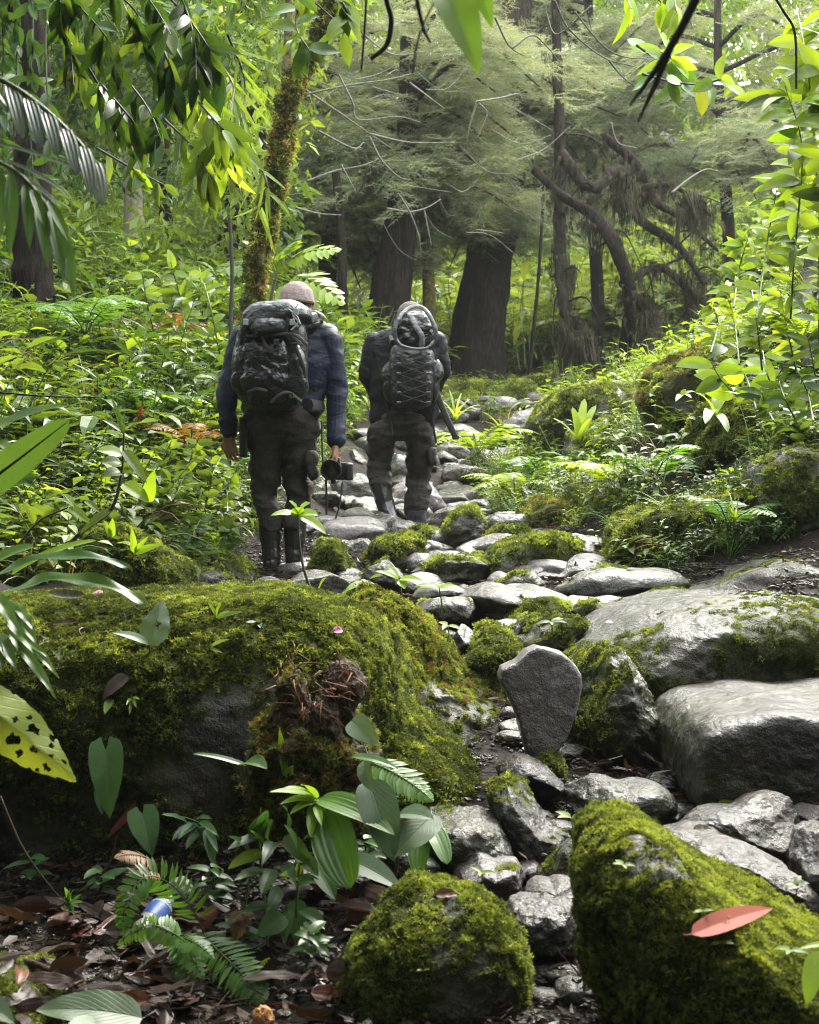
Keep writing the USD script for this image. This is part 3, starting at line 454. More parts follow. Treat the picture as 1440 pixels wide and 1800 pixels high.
# ------------------------------------------------------------------ smaller rocks, one by one
R_ = [
('wet_rock','dark wet leaning rock left of the round hollow, below the grey upright slab',[(862,1382),(890,1367),(930,1385),(975,1430),(1002,1485),(992,1535),(940,1548),(900,1532),(870,1450)],4.25,.2,'darkrock',.34),
('wet_rock','angular grey rock just under the foot of the upright slab',[(872,1352),(910,1327),(960,1345),(997,1388),(990,1414),(930,1404)],4.5,.16,'rock',.25),
('small_rock','little moss topped stone tucked under the upright slab',[(928,1330),(960,1320),(990,1334),(990,1362),(950,1358)],4.7,.09,'rock',.7),
('wet_rock','long low wet rock lying across the dark gap left of the square block',[(985,1392),(1020,1374),(1100,1377),(1168,1384),(1187,1405),(1175,1448),(1090,1452),(1010,1446)],4.35,.15,'darkrock',0),
('wet_rock','smooth dark wet cobble with a yellow leaf, below the square block',[(1192,1446),(1225,1422),(1290,1412),(1350,1397),(1390,1408),(1413,1450),(1405,1494),(1350,1506),(1260,1490),(1210,1474)],4.0,.16,'darkrock',0),
('wet_rock','flat wet stone with one pale leaf behind the red leaf boulder',[(1140,1462),(1180,1445),(1250,1446),(1295,1464),(1313,1490),(1260,1508),(1180,1506)],3.9,.13,'rock',0),
('pale_rock','smooth pale wet stone at the right, just behind the red leaf boulder',[(1204,1505),(1250,1479),(1320,1490),(1390,1514),(1432,1550),(1446,1594),(1350,1612),(1250,1570)],3.65,.16,'palerock',0),
('wet_rock','grey rock cut by the right edge beside the smooth pale stone',[(1388,1515),(1418,1466),(1460,1448),(1510,1480),(1510,1570),(1440,1580),(1400,1556)],3.7,.16,'rock',0),
('small_rock','small brown stone at the right edge under the square block',[(1393,1428),(1430,1414),(1475,1420),(1475,1462),(1420,1462)],4.1,.09,'purplerock',0),
('wet_rock','flat topped wet stone squeezed between the round mossy and red leaf boulders',[(880,1602),(898,1578),(960,1568),(1006,1572),(1022,1620),(1012,1672),(960,1690),(905,1655)],3.6,.16,'darkrock',0),
('small_rock','pale little stone on top of the gap between the two front boulders',[(920,1568),(950,1546),(1010,1540),(1022,1570),(960,1582)],3.75,.1,'palerock',0),
('wet_rock','wet grey rock behind the broad textured leaves',[(742,1438),(790,1414),(845,1416),(880,1452),(908,1512),(885,1546),(800,1530),(748,1485)],4.1,.2,'rock',.33),
('wet_rock','knobbly brown grey rock just behind the round mossy boulder',[(798,1530),(838,1506),(870,1520),(908,1518),(926,1550),(908,1584),(850,1590),(808,1566)],3.85,.12,'purplerock',.1),
('small_rock','small mossy knob between the textured leaves and the wet rock',[(760,1474),(790,1452),(820,1464),(828,1502),(790,1522),(764,1504)],4.0,.08,'rock',.5),
('small_rock','thin mossy stone behind the left shoulder of the red leaf boulder',[(958,1535),(984,1490),(1008,1478),(1014,1532),(985,1556)],3.95,.09,'rock',.4),
('wet_rock','flat dark stone left of the round mossy boulder at the bottom',[(466,1725),(490,1690),(540,1674),(598,1680),(612,1720),(602,1810),(530,1800),(480,1765)],3.5,.16,'darkrock',0),
('small_rock','black rounded stone in the shade under the textured leaves',[(640,1500),(670,1470),(730,1468),(770,1500),(765,1550),(690,1560),(645,1540)],4.0,.13,'darkrock',.2),
('mossy_mound','low mossy mound in the bottom left corner',[(-80,1780),(-10,1708),(60,1712),(96,1745),(90,1800),(20,1850),(-80,1850)],3.1,.16,'rock',.95),
('mossy_rock','green sided rock with a pale crown in midstream, left of the chalky one',[(842,1012),(872,968),(922,942),(985,938),(1006,958),(1012,1004),(930,1040),(850,1036)],8.2,.4,'palerock',.6),
('pale_rock','chalky pale rock wedged against the dark mossy bank',[(1000,952),(1030,945),(1060,950),(1074,990),(1030,1010),(1002,1004)],8.4,.25,'palerock',.1),
('flat_rock','flat dark rimmed stone curling round a small boulder in the trail',[(868,1022),(888,1003),(960,999),(1080,1000),(1102,1012),(1000,1034),(880,1038)],7.9,.3,'rock',.15),
('small_rock','little rounded boulder under the curled rim of the flat stone',[(878,1034),(900,1011),(938,1007),(954,1026),(934,1044)],7.5,.14,'rock',.35),
('long_rock','long dark rounded rock lying across the trail right of centre',[(982,1038),(998,1010),(1040,1001),(1130,1002),(1186,1010),(1203,1032),(1180,1056),(1100,1068),(1016,1066)],7.15,.3,'darkrock',.3),
('pale_rock','broad white washed slab in the middle of the trail',[(795,1066),(830,1040),(900,1034),(960,1040),(1008,1060),(995,1084),(900,1098),(836,1096)],6.9,.38,'palerock',0),
('pale_rock','pale flat stone with a seedling, behind the bright mossy boulder',[(728,1048),(756,1026),(796,1026),(826,1042),(790,1066),(738,1066)],7.1,.2,'palerock',.15),
('pale_rock','chipped whitish stone beside the seedling in the trail',[(738,1068),(780,1047),(824,1055),(836,1084),(760,1096)],6.7,.2,'palerock',.3),
('flat_rock','flat topped slab with a dark mossy front, below the far hiker',[(728,990),(750,974),(820,976),(868,985),(862,1014),(800,1034),(738,1030)],8.0,.3,'palerock',.45),
('mossy_rock','dark pointed boulder with yellow moss right of the far hiker',[(783,938),(798,905),(828,892),(850,904),(882,936),(866,964),(810,972),(788,958)],9.2,.24,'darkrock',.6),
('small_rock','mossy topped stone at the far hiker\'s right foot',[(710,948),(728,928),(760,926),(782,940),(794,962),(740,964)],9.3,.15,'palerock',.65),
('mossy_rock','olive mossy dome between the two hikers, in front of the far one',[(636,1006),(662,956),(698,942),(736,947),(750,975),(746,1010),(680,1018)],8.3,.22,'rock',.68),
('wet_rock','dark stone with a glistening top left of the olive mossy dome',[(598,980),(610,955),(640,948),(662,962),(660,988),(632,1014),(604,1006)],8.55,.16,'darkrock',.1),
('mossy_rock','golden mossy boulder at the right boot of the near hiker',[(544,1020),(546,970),(562,950),(586,950),(608,980),(620,1012),(610,1040),(560,1040)],7.85,.22,'rock',.78),
('small_rock','grey capped stone in front of the olive mossy dome',[(634,1024),(648,996),(680,984),(704,1010),(694,1044),(650,1046)],7.6,.14,'rock',.3),
('flat_rock','low speckled slab just left of the far hiker\'s boots',[(540,944),(568,925),(620,924),(634,940),(604,956),(560,954)],9.3,.22,'palerock',.2),
('flat_rock','low pale slab under the far hiker\'s left boot',[(600,932),(640,914),(690,920),(704,942),(650,956),(610,950)],9.9,.25,'palerock',.15),
('pale_rock','large smooth grey boulder seen between the two hikers',[(572,890),(596,850),(640,838),(664,854),(680,890),(668,925),(600,930),(580,910)],11.0,.3,'palerock',.1),
('small_rock','upright pale stone behind the hanging camera strap',[(540,890),(556,850),(578,852),(588,885),(570,904)],11.1,.15,'palerock',.35),
('small_rock','small pointed stone in front of the large smooth grey boulder',[(608,906),(618,882),(634,879),(654,906),(644,922),(616,920)],10.4,.1,'palerock',0),
('pale_rock','muddy pinkish boulder framed by the far hiker\'s legs',[(680,892),(688,855),(720,843),(760,850),(788,894),(776,914),(700,920)],11.5,.3,'purplerock',0),
('small_rock','reddish mud stained stone in the dark bank right of the far hiker',[(752,880),(768,856),(796,849),(818,862),(816,888),(780,896)],11.9,.15,'purplerock',0),
('flat_rock','flat bright stone right of the grey rubber boot',[(752,918),(786,893),(836,897),(856,914),(836,936),(770,936)],10.2,.25,'palerock',.1),
('small_rock','small grey cobble above the dark pointed boulder',[(834,898),(852,882),(872,890),(876,904),(850,912)],11.0,.1,'palerock',0),
('small_rock','stone embedded in the muddy bank behind the far hiker\'s knee',[(758,834),(782,814),(808,816),(812,834),(780,846)],12.8,.13,'rock',0),
('pale_rock','bright boulder showing just above the hand held camera',[(596,812),(622,790),(646,812),(648,846),(606,850)],12.4,.22,'palerock',.1),
('small_rock','pale stone between the far hiker\'s knees',[(682,830),(698,800),(722,808),(732,846),(690,852)],12.2,.15,'palerock',.2),
('pale_rock','pale boulder right of the far hiker\'s hip beside the ferns',[(758,800),(784,774),(822,784),(826,812),(770,814)],13.6,.3,'palerock',.15),
('mossy_rock','small moss sloped rock behind the green sided rock',[(846,964),(880,926),(922,928),(944,948),(892,962)],8.9,.24,'palerock',.6),
('mossy_mound','russet mossy mound beneath the ferns right of the trail',[(896,926),(936,884),(1000,876),(1060,888),(1090,912),(1080,950),(1000,962),(920,950)],9.4,.4,'rock',.86),
('mossy_rock','little mossy rock on the near side of the white washed slab',[(890,1090),(912,1056),(960,1051),(994,1070),(966,1092),(900,1106)],6.6,.2,'darkrock',.65),
('small_rock','dark egg shaped cobble under the long dark rounded rock',[(1002,1076),(1020,1058),(1046,1059),(1068,1080),(1042,1098),(1010,1096)],6.45,.12,'darkrock',.35),
('small_rock','grey rounded stone left of the dark flat fronted one',[(884,1120),(908,1085),(948,1079),(978,1090),(940,1128),(896,1140)],6.2,.16,'rock',.25),
('wet_rock','dark flat fronted rock with a tiny fern, left of the pale ridge',[(914,1132),(932,1093),(980,1084),(1032,1090),(1028,1110),(980,1146),(926,1162)],5.95,.2,'darkrock',.5),
('mossy_rock','mossy wedge above the upright slab on its left',[(830,1140),(848,1106),(880,1104),(908,1130),(922,1146),(880,1160),(836,1156)],5.9,.16,'darkrock',.5),
('mossy_rock','low mossy hump touching the upright slab on its left',[(820,1164),(850,1144),(912,1139),(896,1172),(840,1186)],5.65,.14,'darkrock',.7),
('small_rock','speckled grey stone at the back of the bright mossy boulder',[(792,1120),(812,1098),(836,1114),(836,1146),(806,1148)],6.0,.1,'palerock',.1),
('flat_rock','low brown flat rock left of the near hiker\'s boots',[(276,1024),(306,1003),(360,1002),(412,1030),(404,1056),(300,1056)],7.4,.25,'rock',.35),
('mossy_rock','rounded mossy stone at the left boot of the near hiker',[(368,1012),(392,982),(420,980),(444,1005),(448,1048),(404,1056)],7.75,.2,'rock',.55),
('flat_rock','long weathered ledge the near hiker stands behind',[(392,1052),(440,1040),(500,1034),(578,1014),(604,1030),(598,1062),(450,1066)],7.1,.22,'rock',.25),
('small_rock','brown pebble on the crest of the bright mossy boulder',[(612,1042),(638,1018),(660,1030),(648,1052)],6.9,.08,'purplerock',0),
('mossy_boulder','dark overhanging mossy boulder on the right bank with brown moss on top',[(1134,700),(1146,655),(1180,634),(1250,618),(1304,648),(1318,720),(1286,792),(1190,796),(1150,745)],10.0,.5,'darkrock',.72),
('mossy_boulder','mossy stump like rock holding a strap leaved plant on the right bank',[(1216,770),(1232,716),(1290,702),(1334,730),(1338,830),(1260,862),(1224,820)],9.0,.3,'darkrock',.7),
('mossy_boulder','black faced boulder with a mossy top at the right edge',[(1318,880),(1328,832),(1366,802),(1440,788),(1540,796),(1560,980),(1400,1000),(1330,950)],7.8,.5,'darkrock',.56),
('mossy_boulder','tilted mossy boulder behind the black faced one at the right edge',[(1300,840),(1326,790),(1380,750),(1440,728),(1560,728),(1560,880),(1350,900),(1306,880)],8.5,.5,'rock',.55),
('mossy_boulder','wide dark mossy bank rock above the broad flat slab',[(1060,980),(1084,900),(1150,868),(1250,858),(1340,890),(1370,990),(1250,1040),(1110,1036)],7.95,.45,'darkrock',.75),
('mossy_boulder','black boulder crowned by the bright strap leaved tuft',[(986,810),(998,770),(1060,744),(1120,738),(1154,770),(1156,850),(1060,872),(994,856)],11.0,.5,'darkrock',.5),
('pale_rock','big lichen spotted boulder behind the strap leaved tuft',[(930,750),(976,690),(1030,674),(1092,688),(1144,740),(1166,800),(1080,800),(940,790)],12.6,.7,'palerock',.45),
('pale_rock','pinkish stone pair up the trail before the mossy bank',[(876,752),(900,726),(945,719),(966,760),(900,784)],14.2,.4,'purplerock',.1),
('mossy_rock','dull green mossy ledge at the foot of the big dark trunk',[(770,712),(800,684),(880,680),(952,682),(966,716),(840,744)],17.2,.6,'rock',.85),
('mossy_rock','dark root covered hump right of the big trunk\'s foot',[(890,690),(950,664),(1032,664),(1040,690),(960,704)],18.5,.6,'darkrock',.6),
('earth_bank','dark mossy earth bank rising at the right edge',[(1398,700),(1404,520),(1430,430),(1520,400),(1640,420),(1640,760),(1460,780)],9.6,.7,'darkrock',.4),
('mossy_mound','yellow mossy hump behind the long strap leaves on the left',[(140,1010),(170,936),(220,930),(290,970),(330,1010),(318,1056),(170,1060)],6.7,.3,'rock',.95),
('small_rock','grey stone half buried in the left bank undergrowth',[(112,870),(124,840),(160,838),(176,860),(168,884),(120,890)],8.6,.14,'rock',0),
]
for nm, lb, ol, d, dp, mt, cv in R_:
    big = max(p[0] for p in ol) - min(p[0] for p in ol)
    near = d < 5.5
    if 5.5 <= d < 12.3 and big < 260:
        _cx, _cy = np.mean([p[0] for p in ol]), np.mean([p[1] for p in ol]); ol = [(_cx + (x - _cx) * 1.1, _cy + (y - _cy) * 1.08) for x, y in ol]
    far_s = 1.0 if near else min(2.0, 1.0 + (d - 5) * .12)
    rock(nm, lb, ol, d, dp, mt, cv, 'fine' if near else 'mid', (1500 if near else 900) / far_s ** 1.2, ('mossb', 'moss', 'mossd') if 'russet' in lb or 'brown moss' in lb else ('moss', 'mossd') if d > 6 else ('mossd', 'moss'), .8 * far_s,
         sub=5 if near else 4 if big > 50 else 3, cuts=9, rough=.09, flat=.9, e=2.9, cat='boulder' if big > 150 else 'rock', mk=dict(scale=1.2 + 6 / d))
BIGS = [(min(p[0] for p in o), max(p[0] for p in o), min(p[1] for p in o), max(p[1] for p in o), d) for _, _, o, d, _, _, _ in R_ if max(p[0] for p in o) - min(p[0] for p in o) > 90]
# loose cobbles filling the trail between them
_r = rng(77)
for k in range(4):
    v = ICO[3].vertices.copy()
    for _ in range(6):
        n = unit(_r.normal(0, 1, 3)); v -= n * (np.maximum(0, v @ n - _r.uniform(.6, .9)) * .9)[:, None]
    v *= (1 + .18 * (meshkit.fbm(v * 2.2 + k * 9, 3, k) - .5))[:, None]; v *= np.array([1, .8, .55])
    c = UsdGeom.Xform(stage.CreateClassPrim(f'/World/cobble_shape_{k}')); x = stage.DefinePrim(f'/World/cobble_shape_{k}/stone', 'Mesh')
    m = usdkit.mesh(stage, f'/World/cobble_shape_{k}/stone', (v, ICO[3].faces), M[('rock', 'palerock', 'darkrock', 'purplerock')[k]], True)
_cand = []
for k in range(290):
    d = _r.uniform(3.4, 14.5) if 40 < k < 110 else _r.uniform(3.3, 5.2) if k <= 40 else _r.uniform(8, 17) if k < 190 else _r.uniform(5.6, 10.5); lo, hi = np.interp(d, [3.3, 5, 7, 8, 10, 12, 15], [900, 900, 640, 450, 520, 590, 700]), np.interp(d, [3.3, 5, 7, 8, 10, 12, 15], [1130, 1250, 1080, 1050, 880, 860, 940])
    p = on_ground(_r.uniform(lo, hi), d); s = _r.uniform(.03, .075) if k < 110 else _r.uniform(.08, .24) if k < 190 else _r.uniform(.07, .17)
    zl, zg = ('loose wet cobble wedged between the two front mossy boulders', 'cobbles between the front boulders') if d < 4.1 else ('loose wet cobble in the gap round the upright slab', 'cobbles round the upright slab') if d < 5.6 else ('loose cobble packed between the larger trail stones below the hikers', 'cobbles below the hikers') if d < 8.0 else ('loose cobble in the trail around the two hikers\' boots', 'cobbles around the hikers') if d < 10.6 else ('loose stone in the stony trail beyond the far hiker', 'stones beyond the far hiker')
    copy_of(f'/World/cobble_shape_{int(_r.integers(4))}', 'cobble', zl, 'cobble', zg, p + [0, 0, s * .2], _r.uniform(0, 6.28), s)
# ------------------------------------------------------------------ the two hikers
def ball(c, r, k=16): return m3.Manifold.sphere(float(r), k).translate([float(x) for x in c])
def limb(pts):
    """pts = [(point, radius)]: hulls of neighbouring spheres"""
    return [m3.Manifold.batch_hull([ball(a, ra), ball(b, rb)]) for (a, ra), (b, rb) in zip(pts[:-1], pts[1:])]
def union(parts): return m3.Manifold.batch_boolean(parts, m3.OpType.Add)
def skin(man, edge=.02, iters=8, amp=0.0, fr=(9, 9, 20), seed=0, ridge=True):
    man = man.refine_to_length(edge); mm = man.to_mesh(); tm = trimesh.Trimesh(np.array(mm.vert_properties[:, :3], float), np.array(mm.tri_verts), process=True)
    trimesh.smoothing.filter_taubin(tm, iterations=iters)
    V = np.array(tm.vertices)
    if amp:
        q = V * np.array(fr) + 3.1 * seed; q = q + 0.8 * np.stack([meshkit.noise(V * 6 + k * 5.3, seed + k) for k in range(3)], 1)
        n = meshkit.fbm(q, 3, seed); n = 1 - np.abs(2 * n - 1) * 2 if ridge else n
        V = V + tm.vertex_normals * (amp * (n - .55))[:, None]
    return V, np.array(tm.faces)
def hand(w, x, n, side=1, curl=.5, spread=.18):
    x = unit(x); n = unit(np.asarray(n) - x * (np.asarray(n) @ x)); s = np.cross(n, x) * side
    q = lambda a, b, c: w + x * a + s * b + n * c
    out = [m3.Manifold.batch_hull([ball(q(0, .012, 0), .021), ball(q(0, -.012, 0), .021), ball(q(.082, .030, 0), .013), ball(q(.086, .010, 0), .013), ball(q(.084, -.012, 0), .0125), ball(q(.076, -.032, 0), .0115), ball(q(.035, .034, .006), .014)])]
    for k, (b0, a0, L) in enumerate(((.030, .082, .072), (.010, .086, .080), (-.012, .084, .074), (-.032, .076, .058))):
        p, ang, pts = q(a0, b0, 0), curl * .5, []
        rr = (.0098, .0092, .0086, .0076) if k < 3 else (.0086, .008, .0075, .0066); pts.append((p, rr[0])); fan = (1.5 - k) * spread * .35
        for j, l in enumerate((.45, .31, .24)):
            d = (x * math.cos(fan) + s * math.sin(fan)) * math.cos(ang) + n * math.sin(ang); p = p + d * L * l; pts.append((p, rr[j + 1])); ang += curl * (1.1 - .12 * k * 0)
        out += limb(pts)
    t0 = q(.025, .032, .006); t1 = t0 + (x * .62 + s * .66 + n * .3) * .038; t2 = t1 + (x * .85 + s * .2 + n * .42) * .03; t3 = t2 + (x * .85 - s * .1 + n * .5) * .024
    return out + limb([(t0, .0135), (t1, .0115), (t2, .010), (t3, .008)])
def shape(parent, name, ol, d, depth, mat, e=2.6, rough=.03, seed=1, sub=4, label=None, cuts=0, **kw):
    V, Fc = stone_mesh(ol, d, depth, e=e, cuts=cuts, rough=rough, sub=sub, seed=seed, **kw); return part(parent, name, (V, Fc), M[mat], True, label)
def strap(parent, name, pts, w, mat='strap', th=.004, n=None, side=None, label=None):
    return part(parent, name, tube(pts, w / 2, 8, n, flat=th / w * 2, side=side), M[mat], 30, label)
def box_on(parent, name, c, ext, mat, rotz=0.0, rx=0.0, rad=.006):
    e = np.array(ext) / 2 - rad; b = m3.Manifold.batch_hull([ball((sx * e[0], sy * e[1], sz * e[2]), rad, 12) for sx in (-1, 1) for sy in (-1, 1) for sz in (-1, 1)])
    m = b.to_mesh(); V = np.array(m.vert_properties[:, :3]) @ Rot.from_euler('xz', [rx, rotz]).as_matrix().T + np.asarray(c)
    return part(parent, name, (V, np.array(m.tri_verts)), M[mat], 35)
def head(c, r, fwd, tilt):
    """head shape with nose, brow, jaw and ears; fwd = where the face looks"""
    f = unit(fwd); s = unit(np.cross(f, [0, 0, 1])); u = np.cross(s, f)
    q = lambda a, b, k: c + (f * a + s * b + u * k) * r
    out = [m3.Manifold.batch_hull([ball(q(-.15, 0, .25), .95 * r), ball(q(.25, 0, .15), .82 * r)]), m3.Manifold.batch_hull([ball(q(.2, 0, .1), .74 * r), ball(q(.55, 0, -.75), .42 * r), ball(q(.1, .3, -.55), .45 * r), ball(q(.1, -.3, -.55), .45 * r)]),
           m3.Manifold.batch_hull([ball(q(.98, 0, .1), .08 * r), ball(q(1.14, 0, -.18), .12 * r), ball(q(.9, 0, -.2), .15 * r)]), m3.Manifold.batch_hull([ball(q(.82, .32, .2), .13 * r), ball(q(.82, -.32, .2), .13 * r)]),
           m3.Manifold.batch_hull([ball(q(.86, .16, -.5), .09 * r), ball(q(.86, -.16, -.5), .09 * r)])]
    for sd in (-1, 1):
        out.append(m3.Manifold.batch_hull([ball(q(-.02, sd * .93, .12), .11 * r), ball(q(-.14, sd * 1.02, .3), .12 * r), ball(q(-.02, sd * .92, -.2), .08 * r)]))
        out.append(ball(q(.86, sd * .32, .06), .12 * r))
    return out
def boot(parent, label, knee, ankle, rt, ra, toe, mat, sole=.0):
    t = unit(toe); a = np.asarray(ankle); k = np.asarray(knee)
    leg = limb([(k, rt), (k * .5 + a * .5 + [0, .01, 0], (rt + ra) * .5), (a + [0, 0, .05], ra)])
    heel = a + np.array([0, 0, -.045]) - t * .03
    foot = [m3.Manifold.batch_hull([ball(a + [0, 0, .05], ra), ball(heel, .04), ball(a + t * .06 + [0, 0, -.03], .042), ball(a + t * .15 + [0, 0, -.045], .038), ball(a + t * .19 + [0, 0, -.05], .03)])]
    V, Fc = skin(union(leg + foot), .014, 6, .006, (6, 6, 16), int(abs(k[0]) * 999)); b = part(parent, 'rubber_boot', (V, Fc), M[mat], True, label)
    s = m3.Manifold.batch_hull([ball(a + t * x + np.cross(t, [0, 0, 1]) * y + [0, 0, z], .012, 10) for x, y in ((-.065, .02), (-.065, -.02), (.08, .04), (.08, -.04), (.2, .025), (.2, -.025)) for z in (-.088, -.075)])
    part(b, 'sole', s, M['rubber'], 30)
    axis = unit(k - a); w = np.cross(axis, [0, 1, 0]); w = unit(w); y = np.cross(w, axis); ring = [k + axis * rt * .55 + (w * math.cos(v) + y * math.sin(v)) * rt * .93 for v in np.linspace(0, 2 * np.pi, 17)]
    part(b, 'rim', tube(ring, .007, 6, 33, cap=False), M[mat], True)
    return b

# ---- near hiker
D1 = 8.06
def A(px, py, dd=0.0): return P(px, py, D1 + dd)
h1 = thing('person', 'hiker in navy rain jacket and pale pinkish cap, walking away, camera in right hand', 'person')
hc = A(522, 541, .10)
larm = [(A(428, 597), .075), (A(400, 690, -.03), .058), (A(402, 762, -.02), .042)]; rarm = [(A(575, 594), .075), (A(592, 690, .0), .058), (A(591, 775, -.06), .042)]
lleg = [(A(466, 752), .105), (A(470, 858, .06), .075), (A(474, 925, .03), .062), (A(477, 1010), .042)]; rleg = [(A(527, 750), .105), (A(519, 858, .06), .075), (A(516, 925, .03), .062), (A(512, 1008), .042)]
thin = lambda L, k: [(p, r * k) for p, r in L]
core = limb([(A(503, 590), .12), (A(503, 650), .125), (A(497, 715), .125)]) + [m3.Manifold.batch_hull([ball(A(440, 597), .05), ball(A(566, 592), .05), ball(A(503, 640), .12)]), m3.Manifold.batch_hull([ball(A(470, 742), .1), ball(A(524, 740), .1), ball(A(497, 700), .12)])]
nk = limb([(A(512, 580, .02), .065), (A(520, 552, .08), .055)])
lh, rh = hand(A(402, 768, -.02), (0.12, .25, -1), (.35, .9, .15), 1, .55), hand(A(591, 782, -.07), (-.1, -.15, -1), (-1, .1, .1), -1, .85)
bodym = union([union(core + nk + head(hc, .094, (.06, .85, -.5), 0) + sum([limb(thin(x, .68)) for x in (larm, rarm)] + [limb(thin(x, .5)) for x in (lleg, rleg)], [])).refine_to_length(.02), union(lh), union(rh)])
V, Fc = skin(bodym, .012, 4); part(h1, 'body', (V, Fc), M['skin'], True)
jk = union([m3.Manifold.batch_hull([ball(A(434, 602), .068), ball(A(568, 596), .07), ball(A(560, 640), .1), ball(A(446, 640), .1), ball(A(503, 584), .12)]), m3.Manifold.batch_hull([ball(A(455, 640), .115), ball(A(552, 640), .11), ball(A(466, 718), .105), ball(A(534, 716), .105)]),
            m3.Manifold.batch_hull([ball(A(512, 572, .02), .085), ball(A(535, 562, .03), .075)]), m3.Manifold.batch_hull([ball(A(440, 590), .07), ball(A(505, 566), .08)]), m3.Manifold.batch_hull([ball(A(568, 590), .07), ball(A(520, 566), .08)])] + limb([(larm[0][0], .08), (A(412, 645, -.02), .068), (larm[1][0], .061), (A(401, 735, -.03), .05), (A(402, 757, -.02), .052)]) + limb([(rarm[0][0], .082), (A(586, 645), .07), (rarm[1][0], .063), (A(592, 740, -.03), .052), (A(591, 772, -.06), .053)]))
V, Fc = skin(jk, .016, 8, .016, (4, 4, 7), 11); jkt = part(h1, 'jacket', (V, Fc), M['jacket'], True)
part(jkt, 'hood', skin(union([m3.Manifold.batch_hull([ball(A(500, 562, -.04), .05), ball(A(552, 562, -.04), .05), ball(A(528, 580, -.1), .05)])]), .014, 6, .02, (14, 14, 20), 4), M['nylon'], True)
for cx, cy, dd, w in ((402, 757, -.02, .05), (591, 773, -.06, .051)):
    part(jkt, 'cuff', tube([A(cx, cy - 4, dd), A(cx, cy + 6, dd)], [w * 1.02, w], 14, 5), M['jacket'], 40)
tr = union([m3.Manifold.batch_hull([ball(A(462, 745), .118), ball(A(528, 744), .118), ball(A(496, 712), .125)])] + limb([(A(467, 752), .116), (A(466, 800, .02), .1), (A(467, 858, .05), .079), (A(473, 898, .03), .074), (A(475, 918, .02), .07)]) + limb([(A(527, 752), .114), (A(526, 800, .02), .098), (A(523, 858, .05), .079), (A(520, 898, .03), .074), (A(519, 918, .02), .07)]))
V, Fc = skin(tr, .015, 7, .028, (5, 5, 9), 23); trs = part(h1, 'trousers', (V, Fc), M['trouser'], True)
shape(trs, 'cargo_pocket', [(543, 790), (555, 792), (558, 840), (548, 846), (540, 830)], 8.02, .07, 'trouser', 3.5, .04, 3, 3)
boot(h1, None, A(475, 925, .03), A(478, 1003), .067, .05, (-.12, 1, 0), 'rubber'); boot(h1, None, A(519, 925, .03), A(517, 1003), .066, .05, (.12, 1, 0), 'rubber')
hr = m3.Manifold.batch_hull([ball(hc + [-.0, -.035, -.02], .082), ball(hc + [0, -.03, .02], .09), ball(hc + [.0, -.02, -.06], .06)]); part(h1, 'hair', skin(hr, .01, 3, .012, (30, 30, 12), 2), M['hair'], True)
cp = union([m3.Manifold.batch_hull([ball(hc + [0, -.018, .03], .104), ball(hc + [0, .05, .035], .1), ball(hc + [0, -.01, .055], .1)]) - m3.Manifold.cube([.5, .5, .5], True).translate([float(hc[0]), float(hc[1]), float(hc[2] - .238)])]); cap = part(h1, 'cap', skin(cp, .012, 4, .002, (20, 20, 20), 5), M['cap'], True)
part(cap, 'brim', skin(m3.Manifold.batch_hull([ball(hc + [x, y, z], .006, 8) for x, y, z in ((-.07, .1, .02), (.07, .1, .02), (-.05, .19, -.03), (.05, .19, -.03))]), .02, 1), M['cap'], True)
part(cap, 'back_band', tube([hc + [.107 * math.sin(a), -.018 - .108 * math.cos(a), .02] for a in np.linspace(-1.2, 1.2, 9)], .011, 8, 25, flat=.5), M['litter'], True)

bp = thing('backpack', 'large black glossy backpack with a bulging lid on the near hiker', 'backpack')
shape(bp, 'main_bag', [(418, 600), (426, 566), (440, 552), (520, 548), (536, 575), (541, 640), (538, 690), (520, 722), (470, 728), (432, 718), (414, 690), (408, 640)], 7.79, .15, 'nylon', 3.2, .035, 31, 5)
shape(bp, 'lid', [(424, 584), (426, 556), (440, 540), (470, 532), (522, 531), (546, 546), (550, 560), (520, 570), (480, 574), (446, 588)], 7.74, .18, 'nylong', 3.0, .06, 32, 5)
shape(bp, 'lid_pocket', [(440, 580), (446, 564), (480, 556), (505, 564), (506, 580), (480, 590), (450, 592)], 7.62, .08, 'nylong', 2.6, .08, 33, 4)
shape(bp, 'front_pocket', [(424, 668), (430, 606), (450, 594), (500, 598), (522, 640), (520, 692), (490, 714), (440, 708)], 7.68, .10, 'nylon', 2.8, .09, 34, 5)
shape(bp, 'side_pocket', [(506, 618), (524, 606), (540, 640), (539, 690), (522, 714), (500, 700)], 7.67, .075, 'nylon', 2.8, .1, 35, 4)
shape(bp, 'side_pocket', [(412, 640), (420, 612), (432, 640), (430, 700), (416, 690)], 7.72, .07, 'nylon', 2.8, .1, 36, 4)
B = lambda px, py, d: P(px, py, d)
for k, pts in enumerate(([(424, 590, 7.66), (460, 590, 7.58), (515, 588, 7.58), (540, 606, 7.68)], [(520, 610, 7.60), (532, 640, 7.60), (536, 665, 7.62)], [(436, 690, 7.60), (452, 684, 7.57), (470, 688, 7.57)], [(476, 708, 7.58), (492, 694, 7.57), (508, 690, 7.58), (530, 706, 7.6)], [(430, 560, 7.60), (428, 580, 7.60), (424, 606, 7.64)], [(500, 540, 7.58), (506, 566, 7.57), (500, 592, 7.58)])):
    strap(bp, 'compression_strap', [B(*p) for p in pts], .02)
for pts in ([(512, 536), (520, 548), (516, 562), (524, 574)], [(524, 534), (514, 552), (524, 566), (512, 580)], [(508, 544), (522, 556), (528, 570)]):
    strap(bp, 'pale_cord', [B(x, y, 7.555) for x, y in pts], .009, 'buckle', .006)
